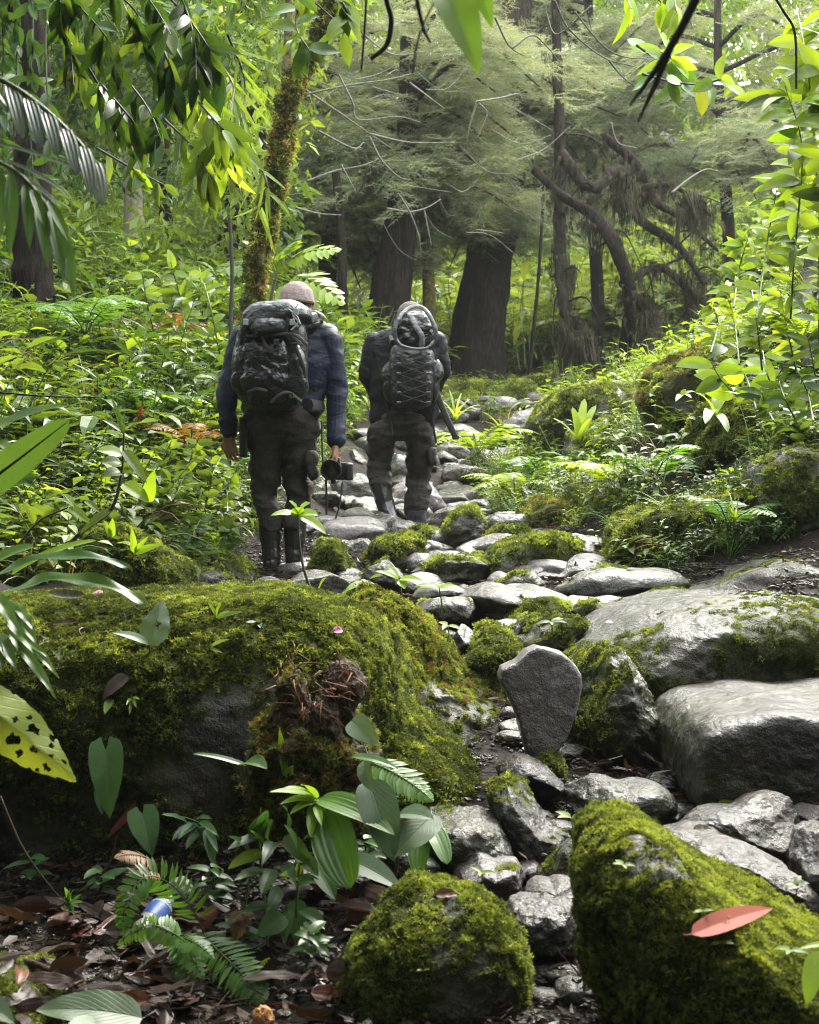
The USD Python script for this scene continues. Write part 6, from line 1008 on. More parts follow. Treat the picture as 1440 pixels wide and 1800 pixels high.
# left edge: strap leaves and hanging lobed leaves
t = thing('strap_leaf_plant', 'broad pale green strap leaves reaching in at the left edge below the palm frond', 'plant')
HL(t, (-90, 895, 3.1), (122, 738, 3.0), 66, 'strapl', (.2, -1, -.3), .25, shape='strap', n=24, m=8, label='broad leaf showing its pale underside'); ST(t, [(-90, 897, 3.06), (16, 820, 3.01), (118, 742, 2.97)], [3, 2.4, .8], 'twigd', 'midrib'); HL(t, (-80, 800, 3.3), (118, 712, 3.3), 52, 'strapl', (0, -.4, 1), .5, shape='strap', n=24, m=8, wav=.008); HL(t, (-80, 880, 3.2), (66, 838, 3.15), 44, 'hero_dark', (0, -.9, .6), .4, shape='strap', n=20, m=8, wav=.01)
t = thing('strap_leaf_plant', 'glossy wavy strap leaves arching over the left end of the huge boulder', 'plant')
HL(t, (-40, 1040, 3.5), (232, 998, 3.4), 36, 'strapl', (.15, -.5, 1), 1.1, shape='strap', n=26, m=8, wav=.010); HL(t, (-10, 1062, 3.5), (262, 1064, 3.35), 44, 'strapl', (.1, -.5, 1), 1.2, shape='strap', n=26, m=8, wav=.012); HL(t, (20, 1010, 3.6), (170, 950, 3.6), 26, 'hero_lime', (0, -.5, 1), .5, shape='strap', n=20, m=6); HL(t, (-30, 1000, 3.7), (60, 960, 3.7), 34, 'strapl', (.2, -.6, 1), .5, shape='strap', n=20, m=6)
t = thing('lobed_leaf_plant', 'shiny long lobed leaves hanging down at the left edge of the huge boulder', 'plant')
for b, e, w in (((-20, 1030), (36, 1120), 26), ((0, 1050), (70, 1140), 24), ((10, 1090), (104, 1192), 22), ((14, 1110), (98, 1228), 22), ((-10, 1110), (30, 1180), 26), ((20, 1060), (62, 1112), 18), ((30, 1120), (90, 1160), 16), ((-30, 1100), (6, 1180), 30)): HL(t, (*b, 3.3), (*e, 3.2), w, 'strapl', (.5, -1, .4), .5, shape='lance', n=16, m=6, wav=.012)
t = thing('dead_leaf', 'curled pale brown leaf lying on the left end of the huge boulder', 'leaf'); HL(t, (84, 1042, 3.6), (150, 1046, 3.6), 20, 'barkp', (0, -.8, .6), -.6, shape='oval', n=14, m=6, fold=.5)
# holed yellow leaf
from shapely.geometry import Polygon, Point
def holed(t, b, e, wpx, holes, mat):
    bl = P(*b); te = P(*e); L = np.linalg.norm(te - bl); Wd = S(wpx, b[2]); v, f, uv = leaf(L, Wd, 'ovate', .0, 0, 40, 2); r = rng(8)
    edge = np.vstack([v[0::3][:, :2], v[2::3][::-1][:, :2]]); edge = edge + r.normal(0, .0016, edge.shape); pg = Polygon(edge).buffer(0)
    for hx, hy, hr in holes: an = np.linspace(0, 6.28, 13)[:-1]; rr = hr * L * r.uniform(.35, 1.15, 12); pg = pg.difference(Polygon(np.stack([hx * L + rr * np.cos(an) * 1.2, hy * Wd / 2 + rr * np.sin(an)], 1)).buffer(0))
    if pg.geom_type != 'Polygon': pg = max(pg.geoms, key=lambda g: g.area)
    vv, ff = trimesh.creation.triangulate_polygon(pg, engine='earcut'); vv = np.column_stack([vv, 0 * vv[:, 0]]); vv, ff = trimesh.remesh.subdivide_to_size(vv, ff, L * .05)
    uvs = np.stack([vv[:, 0] / L, vv[:, 1] / Wd + .5], 1); vv[:, 2] = -.25 * vv[:, 0] ** 2 / L - .35 * np.abs(vv[:, 1]) + .04 * L * np.sin(vv[:, 0] / L * 16) * np.abs(vv[:, 1]) / Wd
    return part(t, 'leaf', (orient(vv, bl, te - bl, (.1, -1, .5)), ff), M[mat], True, uv=uvs)
M['holey'] = leaf_mat('holed_yellow_leaf_veined', (0.12, 0.175, 0.018), (0.21, 0.265, 0.032), 1.4, 0.35, 0.5, veins=20.0, vk=.7, bump=.15, vcol=.22)
t = thing('holed_leaf', 'yellow green leaf riddled with insect holes at the left edge', 'leaf'); holed(t, (-60, 1210, 3.05), (118, 1350, 2.95), 98, [(.42, .25, .03), (.5, -.3, .05), (.56, .35, .045), (.66, -.1, .028), (.72, .4, .022), (.6, -.55, .03), (.78, .1, .02), (.8, -.3, .03), (.86, .25, .018), (.36, -.5, .03), (.68, .65, .03), (.48, .62, .024), (.76, -.55, .02)], 'holey')
# heart leaves and dry leaves on the front of the huge boulder
def heart(label, b, e, w, extra=None):
    t = thing('heart_leaf_plant', label, 'plant'); d = dd(*b, .1); HL(t, (*b, d), (*e, d - .05), w, 'hero_heart', (.1, -1, .45), .45, shape='heart', n=24, m=10, fold=.12, wav=.004); ST(t, [(b[0], b[1] + 4, d + .01), (b[0] + 14, b[1] + 10, d + .05), (b[0] + 26, b[1] + 60, d + .14)], 1.6, 'stemb', 'stalk')
    if extra: HL(t, (*extra[0], d + .04), (*extra[1], d + .02), extra[2], 'hero_dark', (.4, -1, .3), .4, shape='ovate')
heart('long heart shaped leaf standing out from the huge boulder\'s shaded face', (186, 1318), (193, 1440), 62, ((172, 1385), (180, 1432), 20)); heart('lower heart shaped leaf above the brown fern', (250, 1430), (268, 1506), 56)
t = thing('dry_leaf', 'red brown ribbed dry leaf on the huge boulder', 'leaf'); HS(t, (249, 1152), (232, 1206), 32, 'dryred', (-.2, -1, .3), -.5, shape='oval', n=14, m=8, fold=-.35)
t = thing('dry_leaf', 'dull purple dry leaf tucked beside the red brown one', 'leaf'); HS(t, (224, 1186), (180, 1230), 28, 'dryleaf', (-.3, -1, .4), .4, n=12, m=6)
t = thing('dry_leaf', 'rolled red brown dry leaf between the two heart shaped leaves', 'leaf'); HS(t, (240, 1406), (188, 1474), 18, 'dryred', (-.3, -1, .3), .2, shape='lance', n=12, m=8, fold=-.8)
t = thing('grey_leaf_plant', 'oval grey green leaf with a bite hole on the huge boulder\'s edge', 'plant'); d = dd(264, 1150); holed(t, (262, 1134, d - .04), (284, 1052, d), 52, [(.45, -.15, .09)], 'hero_grey'); HL(t, (262, 1132, d - .04), (196, 1112, d - .08), 22, 'hero_dark', (0, -.7, 1), .5); ST(t, [(262, 1134, d - .04), (264, 1150, d + .01)], 2)
t = thing('dead_twigs', 'tangle of dead twigs and withered leaves on the left end of the huge boulder', 'twigs'); r = rng(9)
for k in range(9):
    x, y = r.uniform(70, 210), r.uniform(1062, 1130); d = dd(x, y); ST(t, [(x, y, d), (x + r.uniform(-30, 30), y + r.uniform(5, 35), d - .06), (x + r.uniform(-60, 60), y + r.uniform(20, 80), d - .06)], [2.2, 1.8, 1], 'stemb', 'twig')
for b, e, w, m in (((150, 1070), (190, 1120), 26, 'dryleaf'), ((130, 1120), (150, 1200), 34, 'dryleaf'), ((104, 1140), (128, 1180), 26, 'hero_grey'), ((134, 1130), (172, 1172), 22, 'leafy'), ((170, 1140), (206, 1192), 18, 'stemb'), ((90, 1096), (140, 1094), 10, 'barkp')): HS(t, b, e, w, m, (.2, -1, .4), .5, name='withered_leaf', n=10, m=6, fold=.4)
for lb, bx, by, lv in (('tiny fleshy leaved epiphyte on the crest of the huge boulder', 380, 1088, [(366, 1060, 12), (392, 1056, 14), (404, 1074, 11), (428, 1076, 12)]), ('small spray of pale leaflets hanging on the huge boulder', 455, 1096, [(432, 1094, 9), (458, 1104, 11), (474, 1110, 9), (448, 1086, 9)]), ('little dangling leaves below the fleshy epiphyte', 366, 1140, [(356, 1176, 16), (372, 1180, 13), (404, 1124, 11), (392, 1148, 8)]), ('single lime leaflet below the purple dry leaf', 196, 1228, [(184, 1256, 16)]), ('sprig of tiny lime leaves right of the purple dry leaf', 232, 1226, [(222, 1240, 7), (240, 1244, 7), (228, 1258, 7), (246, 1230, 6)])):
    t = thing('small_epiphyte', lb, 'plant')
    for x, y, w in lv: HS(t, (bx, by), (x, y), w, 'hero_lime' if 'lime' in lb else 'hero_grey' if 'pale' in lb else 'leafb', (0, -.8, .8), .4, n=8, m=4)
# ------------------------------------------------------------------ front of the picture
# rotten stump with rootlets
t = thing('rotten_stump', 'rotten mossy root stump with rusty rootlets in front of the huge boulder', 'stump')
def lump(ol, d, dp, nm, mat, cov, seed, **kw):
    V, Fc = stone_mesh(ol, d, dp, e=2.4, cuts=8, rough=.22, sub=5, seed=seed, flat=.9); mk = moss_mask(V, Fc, cov, seed, (0, -.4, .4), 3) ; part(t, nm, (V, Fc), M[mat], True, attrs={'moss': mk}); mossy(t, V, Fc, mk, 'long', 1900, [M['mossb'], M['mossd'], M['mossd']], seed, .8, .3); SOLIDS.append((V, Fc))
lump([(452, 1340), (464, 1268), (486, 1248), (560, 1256), (616, 1262), (646, 1300), (658, 1370), (646, 1450), (560, 1480), (474, 1450), (448, 1400)], 3.88, .16, 'base', 'litter', .60, 3)
lump([(472, 1310), (480, 1222), (492, 1180), (508, 1162), (528, 1184), (540, 1232), (548, 1310), (510, 1330)], 3.86, .07, 'spike', 'litter', .36, 4); lump([(550, 1310), (564, 1216), (582, 1172), (604, 1160), (630, 1166), (638, 1220), (628, 1310), (590, 1330)], 3.88, .07, 'spike', 'litter', .34, 5); lump([(532, 1310), (546, 1232), (566, 1206), (592, 1224), (602, 1310), (560, 1326)], 3.82, .06, 'spike', 'litter', .25, 6)
r = rng(14)
for k in range(46):
    bx, by = ((505, 1190), (600, 1190), (570, 1230), (530, 1260))[k % 4]; x, y = bx + r.normal(0, 20), by + r.normal(0, 18); a = r.uniform(0, 6.28); L = r.uniform(20, 60)
    ST(t, [(x, y, 3.80), (x + L * .5 * math.cos(a) + r.normal(0, 8), y + L * .5 * math.sin(a) + r.normal(0, 8), 3.76 + r.uniform(-.02, .05)), (x + L * math.cos(a), y + L * math.sin(a) + 10, 3.80)], [1.4, 1.1, .6], 'root', 'rootlet', 9)
# palm like seedling with lime young leaflets and pleated leaves
t = thing('pleated_leaf_plant', 'young plant with lime fingered top leaves and long pleated leaves, centre foreground', 'plant')
for b, e, w in (((556, 1406), (474, 1392), 20), ((556, 1408), (492, 1414), 22), ((556, 1404), (528, 1380), 20), ((556, 1410), (510, 1432), 22), ((556, 1412), (546, 1474), 24), ((556, 1410), (566, 1452), 18), ((558, 1406), (500, 1384), 16)): HL(t, (*b, 3.6), (*e, 3.5), w, 'hero_lime', (-.2, -.8, 1), .6, 'young_leaf', n=12, m=6)
HL(t, (560, 1404, 3.62), (694, 1468, 3.45), 62, 'palm', (.2, -.7, 1), .5, 'pleated_leaf', n=20, m=16, pleat=.035, pn=6, shape='ovate'); HL(t, (572, 1418, 3.6), (616, 1562, 3.4), 82, 'palm', (-.2, -1, .5), .55, 'pleated_leaf', n=20, m=18, pleat=.035, pn=7, shape='oval'); HL(t, (556, 1408, 3.64), (520, 1390, 3.6), 20, 'hero_dark', (0, -.6, 1), .4)
ST(t, [(556, 1408, 3.62), (560, 1480, 3.66), (566, 1560, 3.7)], [3, 3.5, 4])
t = thing('upright_leaf', 'single narrow lime leaf standing up in front of the stump', 'plant'); HL(t, (502, 1366, 3.72), (491, 1278, 3.72), 17, 'hero_lime', (.6, -1, .2), -.15, shape='lance'); HL(t, (502, 1366, 3.72), (516, 1345, 3.7), 18, 'hero_lime', (.3, -1, .5), .4)
t = thing('arching_leaf_plant', 'long arching glossy leaf with a folded tip left of the stump', 'plant'); HL(t, (432, 1346, 3.75), (340, 1325, 3.75), 14, 'strapl', (0, -.5, 1), .35, shape='strap'); HL(t, (428, 1344, 3.75), (470, 1352, 3.65), 40, 'palm', (.2, -.8, .9), .9, shape='ovate', m=12, pleat=.03, pn=5); ST(t, [(432, 1346, 3.75), (440, 1400, 3.8)], 2)
# rough grey green leaves
t = thing('rough_leaf_plant', 'tall plant with rough grey green veined leaves above the round mossy boulder', 'plant')
for b, e, w, m, u in (((648, 1372), (692, 1514), 74, 'hero_grey', (.15, -1, .35)), ((764, 1432), (690, 1508), 70, 'hero_grey', (-.1, -.9, .7)), ((700, 1432), (762, 1440), 48, 'hero_grey', (.2, -.8, .9)), ((618, 1266), (664, 1308), 46, 'hero_grey', (-.2, -1, .4)), ((640, 1336), (656, 1392), 34, 'hero_grey', (-.5, -1, .2)), ((620, 1330), (700, 1352), 24, 'strapl', (0, -.5, 1))): HL(t, (*b, 3.55), (*e, 3.45), w, m, u, .45, n=22, m=10, wav=.004, shape='ovate')
ST(t, [(648, 1372, 3.56), (650, 1340, 3.6), (640, 1310, 3.65), (636, 1290, 3.65)], [2, 2, 1.6, 1.2], 'twigd'); ST(t, [(648, 1372, 3.56), (690, 1420, 3.58), (700, 1500, 3.7), (690, 1570, 3.75)], [2, 2.4, 2.8, 3], 'stemb')
t = thing('pinnate_leaf_plant', 'shiny finely divided frond lying over the draped moss, centre', 'plant'); fern_part(t, P(640, 1338, 3.85), P(776, 1412, 3.7) - P(640, 1338, 3.85), (.1, -.8, 1), M['fern'], S(160, 3.8), 18, S(46, 3.8), S(11, 3.8), droop=.35, rise=.35, n=3, m=2, ang=.95)
t = thing('pleated_leaf_plant', 'bright drooping pleated leaf behind the round mossy boulder', 'plant'); HL(t, (742, 1452, 3.75), (736, 1538, 3.65), 42, 'palm', (-.3, -1, .3), .3, shape='oval', m=12, pleat=.04, pn=5, n=14); HL(t, (756, 1450, 3.75), (786, 1520, 3.65), 40, 'palm', (.4, -1, .3), .4, shape='strap', m=12, pleat=.04, pn=5, n=14)
t = thing('broad_dark_leaf', 'broad dull leaf lying behind the round mossy boulder\'s left shoulder', 'leaf'); HL(t, (606, 1508, 3.65), (706, 1564, 3.5), 52, 'hero_grey', (0, -.7, 1), .35, n=16, m=8); HL(t, (560, 1520, 3.6), (590, 1582, 3.5), 40, 'hero_dark', (-.1, -.8, .8), .3)
# dark leaved herb
t = thing('dark_leaf_plant', 'bushy herb with glossy dark ovate leaves left of the pleated leaves', 'plant'); r = rng(15)
ST(t, [(470, 1660, 3.6), (462, 1560, 3.6), (455, 1470, 3.6), (458, 1420, 3.6)], [3, 2.6, 2, 1.5]); ST(t, [(520, 1660, 3.6), (522, 1580, 3.58), (528, 1500, 3.58)], [3, 2.4, 1.8]); ST(t, [(430, 1600, 3.65), (440, 1540, 3.65), (450, 1500, 3.65)], [2, 1.8, 1.5])
for b, e, w, m in (((462, 1470), (400, 1494), 24, 'hero_dark'), ((458, 1478), (470, 1424), 20, 'hero_dark'), ((462, 1500), (400, 1528), 26, 'hero_lime'), ((470, 1476), (480, 1440), 26, 'hero_dark'), ((480, 1480), (462, 1520), 22, 'hero_dark'), ((500, 1470), (548, 1520), 30, 'hero_dark'), ((505, 1452), (496, 1416), 20, 'hero_dark'), ((522, 1500), (560, 1540), 28, 'hero_dark'), ((522, 1496), (500, 1450), 22, 'hero_dark'), ((462, 1530), (412, 1548), 20, 'hero_dark'), ((478, 1528), (460, 1572), 30, 'hero_dark'), ((500, 1520), (520, 1560), 24, 'hero_dark'), ((520, 1552), (562, 1548), 24, 'hero_dark'), ((520, 1548), (492, 1540), 20, 'hero_lime'), ((522, 1540), (536, 1510), 14, 'hero_lime'), ((522, 1580), (526, 1668), 34, 'hero_dark'), ((530, 1600), (572, 1634), 28, 'hero_dark'), ((500, 1610), (452, 1646), 40, 'hero_dark'), ((470, 1590), (424, 1606), 22, 'hero_dark'), ((540, 1620), (560, 1660), 22, 'hero_dark'), ((440, 1500), (404, 1470), 18, 'hero_dark'), ((530, 1480), (556, 1470), 18, 'hero_dark'), ((490, 1560), (470, 1610), 24, 'hero_dark'), ((440, 1460), (470, 1436), 14, 'hero_dark'), ((510, 1600), (500, 1660), 26, 'hero_dark'), ((470, 1500), (440, 1460), 22, 'hero_lime')):
    HL(t, (*b, 3.58 + r.uniform(-.06, .06)), (*e, 3.5 + r.uniform(-.08, .05)), w * 1.1, m, (r.normal(0, .3), -.8, .9), r.uniform(.3, .8), n=12, m=6)
# front ferns and pinnate leaf
def ff(label, paths, mat='fern', pl=30, pw=7.5, d=3.45, pairs=26, cat='fern'):
    t = thing('fern', label, cat)
    for k, (b, e, lift, L) in enumerate(paths):
        b3, e3 = P(*b, d), P(*e, d - .1); ch = e3 - b3
        fern_part(t, b3, ch, (lift[0], -.55, lift[1]), M[mat], np.linalg.norm(ch) * L, pairs, S(pl, d), S(pw, d), droop=.5 * L, rise=.5 * L, n=3, m=2, ang=1.25, seed=k, curl=.5)
    return t
t = thing('fern', 'arched green fern curling over the plastic bottle', 'fern')
frond_path(t, [P(362, 1650, 3.6), P(340, 1600, 3.52), P(302, 1556, 3.45), P(262, 1540, 3.4), P(232, 1566, 3.36), P(218, 1612, 3.33), P(216, 1642, 3.32)], 34, S(40, 3.45), S(8, 3.45), M['fern'], (0, -1, .3), seed=1)
frond_path(t, [P(204, 1662, 3.34), P(232, 1640, 3.32), P(268, 1626, 3.3), P(304, 1640, 3.3), P(326, 1656, 3.32)][::-1], 22, S(30, 3.45), S(8, 3.45), M['fern'], (0, -.8, .8), seed=2)
t = thing('fern', 'long green fern frond pointing down right to the dark flat stone', 'fern'); frond_path(t, [P(340, 1632, 3.55), P(372, 1660, 3.45), P(414, 1700, 3.35), P(446, 1735, 3.3), P(468, 1762, 3.28)], 32, S(50, 3.4), S(9.5, 3.4), M['fern'], (.15, -.9, .6), seed=3)
ff('tiny bright fern frond beside the dark flat stone', [((456, 1738), (470, 1682), (-.4, .7), 1.03)], 'fernb', 15, 5, pairs=14)
ff('darker fern with loose drooping leaflets below the bottle', [((300, 1656), (356, 1716), (.3, 1), 1.1), ((318, 1670), (330, 1742), (.5, .8), 1.1), ((310, 1650), (372, 1680), (0, 1), 1.1)], 'fern', 30, 10, pairs=12)
ff('brown withered fern behind the lower heart shaped leaf', [((272, 1520), (204, 1504), (0, 1), 1.05), ((280, 1540), (228, 1530), (0, 1), 1.05)], 'fernbrown', 30, 6, d=3.8, pairs=18); ff('yellowing fern at the left foot of the dark leaved herb', [((436, 1600), (414, 1652), (-.4, .8), 1.05), ((440, 1604), (404, 1620), (-.2, .9), 1.1)], 'fernbrown', 24, 6, d=3.65, pairs=16)
t = thing('pinnate_leaf_plant', 'green fern like leaf with broad toothed leaflets on the huge boulder\'s shaded face', 'plant')
dq = dd(345, 1470, .1)
for b, e, w in (((330, 1446), (284, 1432), 15), ((340, 1446), (302, 1478), 17), ((348, 1448), (312, 1476), 15), ((356, 1452), (326, 1494), 19), ((362, 1456), (378, 1530), 19), ((352, 1444), (384, 1470), 16), ((344, 1440), (372, 1440), 14), ((366, 1462), (384, 1500), 14)): HL(t, (*b, dq), (*e, dq - .08), w, 'hero_heart', (0, -.8, 1), .5, 'leaflet', n=10, m=4, wav=.01)
ST(t, [(286, 1430, dq), (340, 1442, dq), (372, 1466, dq + .02), (380, 1500, dq + .1)], 1.6)
t = thing('small_herb', 'small ferny herb on the soil left of the bottle', 'plant')
for k in range(14):
    a = k * 2.4; HL(t, (122, 1590, 3.7), (122 + 26 * math.cos(a) * (.5 + (k % 3) * .25), 1582 + 24 * math.sin(a) * (.5 + (k % 4) * .2), 3.65), 10, 'fern', (0, -.7, 1), .4, n=6, m=2)
# plastic bottle
t = thing('plastic_bottle', 'discarded clear plastic bottle with a blue label lying under the fern', 'bottle')
b0 = hit(246, 1664, .03)[0]; b1 = P(292, 1588, b0[1] + .12); axb = unit(b1 - b0); Lb = np.linalg.norm(b1 - b0) * 1.15; rb = S(24, 3.45)
V, q4 = ringmesh([(0, .001), (.0, .6), (.01, .92), (.05, 1), (.2, 1), (.22, .94), (.26, 1), (.5, 1), (.53, .93), (.6, 1), (.68, .98), (.78, .8), (.86, .5), (.9, .36), (.97, .36), (.97, .3)], np.zeros(3), np.array([0, 0, 1.0]), 24)
V = V * [rb, rb, Lb]; V[:, :2] *= (1 - .2 * np.exp(-((V[:, 2:3] / Lb - .1) / .12) ** 2) * (meshkit.noise(V * 40, 3)[:, None] > .45)); RB = frames(axb[None], rng(1), False)[0]
part(t, 'bottle_body', (V @ RB.T + b0, q4), M['bottle'], True)
lv = ringmesh([(.36, 1.012), (.72, 1.012)], np.zeros(3), np.array([0, 0, 1.0]), 24); part(t, 'label', ((lv[0] * [rb, rb, Lb]) @ RB.T + b0, lv[1]), M['label'], True); lv = ringmesh([(.675, 1.02), (.70, 1.02)], np.zeros(3), np.array([0, 0, 1.0]), 24); part(t, 'label_band', ((lv[0] * [rb, rb, Lb]) @ RB.T + b0, lv[1]), M['labelw'], True)
lv = ringmesh([(.90, .001), (.9, .42), (1.0, .42), (1.0, .001)], np.zeros(3), np.array([0, 0, 1.0]), 20); part(t, 'cap', ((lv[0] * [rb, rb, Lb]) @ RB.T + b0, lv[1]), M['labelw'], 30)
t = thing('plastic_wrapper', 'crumpled clear plastic scrap behind the bottle', 'wrapper'); V = ICO[4].vertices * (1 + .5 * (meshkit.fbm(ICO[4].vertices * 3, 3, 5) - .5))[:, None] * [S(24, 3.6), S(14, 3.6), S(22, 3.6)]; part(t, 'film', (V + hit(316, 1580, .03)[0], ICO[4].faces), M['bottle'], False)
# dead leaves on the ground, each one its own
r = rng(16); DL = []
for k in range(150):
    x, y = (r.uniform(-40, 350), r.uniform(1610, 1800)) if k < 105 else (r.uniform(250, 640), r.uniform(1650, 1800)) if k < 136 else (r.uniform(560, 640), r.uniform(1560, 1660))
    p, n = hit(x, y, .012 + .03 * r.uniform(0, 1)); a = r.uniform(0, 6.28)
    zl, zg = ('brown dead leaf in the litter at the far left, under the holed yellow leaf', 'dead leaves at the far left') if x < 120 and y < 1720 else ('brown dead leaf beside the mossy mound in the bottom left corner', 'dead leaves by the corner mound') if x < 120 else ('brown dead leaf under or just left of the arched fern and bottle', 'dead leaves round the bottle') if x < 250 and y < 1710 else ('brown dead leaf along the bottom edge between mound and wood chunk', 'dead leaves along the bottom edge') if x < 350 and y >= 1710 else ('brown dead leaf behind the arched fern', 'dead leaves behind the arched fern') if x < 350 else ('brown dead leaf tucked behind the round mossy boulder', 'dead leaves behind the round boulder') if y < 1660 else ('brown dead leaf round the dark flat stone', 'dead leaves round the dark flat stone'); t = thing('dead_leaf', zl, 'leaf', zg)
    put_leaf(t, S(r.uniform(50, 130), p[1]), S(r.uniform(20, 48), p[1]), p, (math.cos(a), math.sin(a), r.uniform(-.2, .3)), n + r.normal(0, .45, 3), M[('dryleaf', 'dryleaf', 'dryleaf', 'dryleaf', 'dryred', 'dryleaf', 'dryleaf')[k % 7]], 'blade', None, shape=('ovate', 'lance', 'oval')[k % 3], bend=r.uniform(-.9, 1.0), fold=r.uniform(-.4, .6), n=12, m=8, wav=.015, seed=k, pleat=.03, pn=3)
# sticks
for k, (lb, pts, rp) in enumerate((('orange brown broken stick lying across the bottom left', [(-30, 1690), (60, 1706), (150, 1752), (232, 1768)], 6), ('thin grey stick under the dead leaves', [(110, 1730), (170, 1722), (214, 1712)], 2.5), ('long bare root crossing the huge boulder\'s shaded foot', [(0, 1400), (40, 1490), (90, 1560), (146, 1620)], 2.5), ('thin dark vine hanging past the lower heart shaped leaf', [(206, 1470), (190, 1520), (140, 1574), (60, 1620), (0, 1650)], 2))):
    t = thing('stick', lb, 'stick'); pp = [hit(x, y, .015)[0] if k < 2 else P(x, y, 3.95) for x, y in pts]; part(t, 'wood', tube(pp, np.array([rp, rp * .9, rp * .8, rp * .6, rp * .5])[:len(pp)] * 3.5 / FPX, 8, 40, rough=.3, seed=k, nscale=20), M['litter' if k == 0 else 'stemb'], True)
p = P(462, 1792, 3.15); t = thing('wood_chunk', 'orange rotten wood chunk at the bottom edge', 'wood chunk'); V = ICO[4].vertices.copy(); V *= (1 + .5 * (meshkit.fbm(V * 2.6, 4, 4) - .5))[:, None]; part(t, 'wood', (V * [S(20, 3.15), S(16, 3.15), S(24, 3.15)] + p, ICO[4].faces), M['peel'], 30); ST(t, [(430, 1800, 3.15), (440, 1785, 3.15), (452, 1786, 3.15)], 3, 'stem')
t = thing('rough_leaf', 'large shiny rough leaf lying at the bottom left edge', 'leaf'); HL(t, (250, 1790, 2.95), (62, 1776, 2.9), 78, 'hero_grey', (0, -.75, 1), .5, n=24, m=12, wav=.006); HL(t, (180, 1800, 2.9), (110, 1830, 2.8), 60, 'hero_grey', (0, -.6, 1), .4)
t = thing('rough_leaf', 'shiny leaf cut by the bottom left corner', 'leaf'); HL(t, (-40, 1752, 2.8), (26, 1800, 2.75), 44, 'hero_grey', (0, -.7, 1), .4)
# petals, red leaf, leaf bits, seedlings
for lb, x, y, w in (('pink petal on the crest of the huge boulder', 588, 1113, 17), ('pink petal among the dead leaves at the bottom left', 325, 1766, 15), ('pink blossom scrap beside the curled pale brown leaf', 172, 1049, 15), ('pink petal on the huge wet grey boulder', 1073, 1098, 10)):
    p, n = hit(x, y, .012); t = thing('petal', lb, 'petal'); put_leaf(t, S(w * 1.3, p[1]), S(w, p[1]), p - np.array([S(w * .6, p[1]), 0, 0]), (1, 0, .1), n * .6 + np.array([0, -.6, .6]), M['petal'], 'petal', shape='obov', bend=.3, fold=.3)
p, n = hit(1222, 1640, .05); q, _ = hit(1356, 1632, .05); t = thing('red_leaf', 'red fallen leaf with dark ribs on the mossy boulder', 'leaf'); x = unit(q - p); z = unit(np.array([0, -.72, .75]) - x * (np.array([0, -.72, .75]) @ x)); a = .16
put_leaf(t, np.linalg.norm(q - p) * .86, S(44, p[1]), p, x * math.cos(a) + z * math.sin(a), z * math.cos(a) - x * math.sin(a), M['redleaf'], 'blade', shape='ovate', bend=.3, fold=.18, n=20, m=10)
part(t, 'stalk', tube([p - x * .028 + [0, 0, .004], p - x * .01, p + z * .001], [.0012, .0014, .0012], 5), M['redleaf'], True)
for lb, x, y, m, L in (('pale fallen leaf on the flat wet stone', 1218, 1464, 'barkp', 32), ('small yellow leaf on the smooth dark wet cobble', 1262, 1410, 'leafy', 26), ('brown dead leaf remnant on top of the round mossy boulder', 766, 1580, 'dryred', 42), ('small orange leaf behind the bottle', 306, 1612, 'redleaf', 26)):
    p, n = hit(x, y, .012); t = thing('fallen_leaf', lb, 'leaf'); put_leaf(t, S(L, p[1]), S(L * .5, p[1]), p, (.8, -.3, .15), n + np.array([0, -.5, 0]), M[m], 'blade', bend=.4, fold=.4, n=8, m=4, wav=.03)
for k, (lb, x, y, h, nl, m) in enumerate((('tiny three leaved seedling left of the red leaf boulder\'s crown', 1004, 1474, 36, 3, 'leafb'), ('tiny seedling on the face of the red leaf boulder', 1100, 1540, 20, 4, 'leafb'), ('sprout beside the red leaf\'s stalk', 1234, 1618, 16, 4, 'leafb'), ('little sprouts on the shoulder of the red leaf boulder', 1398, 1580, 26, 6, 'leafm'), ('two leaved sprout under the red leaf', 1272, 1680, 22, 2, 'leafb'), ('sprout at the right end of the red leaf boulder', 1396, 1710, 40, 3, 'leafb'), ('pale sprout low on the red leaf boulder', 1312, 1780, 22, 3, 'leafb'), ('curled sprout on the knobbly brown grey rock', 848, 1560, 26, 3, 'leafb'), ('sprig low on the round mossy boulder', 740, 1716, 10, 3, 'leafb'), ('seedling with pointed leaves on the pale flat stone', 775, 1086, 52, 5, 'leafb'), ('yellow green sprout on the bright mossy boulder\'s right slope', 786, 1130, 30, 3, 'leafb'), ('tiny fern like sprout on the dark flat fronted rock', 966, 1124, 30, 6, 'leafm'))):
    p, n = hit(x, y); t = thing('seedling', lb, 'seedling'); d = p[1]; r = rng(900 + k); top = p + np.array([S(r.normal(0, 4), d), 0, S(h, d)]); part(t, 'stem', tube([p, (p + top) / 2 + [S(3, d), 0, 0], top], S(1.3, d), 5), M['stem'], True)
    for q in range(nl): a = 6.28 * q / nl + r.normal(0, .3); put_leaf(t, S(h * .7 + 8, d), S(h * .25 + 5, d), top, (math.cos(a), math.sin(a) * .7 - .2, r.uniform(0, .5)), (0, -.4, 1), M[m], bend=.6, n=6, m=4)
p = P(1432, 1680, 2.5); t = thing('edge_leaf', 'green leaf hanging at the lower right edge over the mossy boulder', 'leaf'); HL(t, (1440, 1672, 2.4), (1418, 1768, 2.35), 40, 'hero_lime', (-.4, -1, .3), .3); HL(t, (1470, 1660, 2.45), (1404, 1668, 2.4), 14, 'hero_lime', (0, -.5, 1), .3)
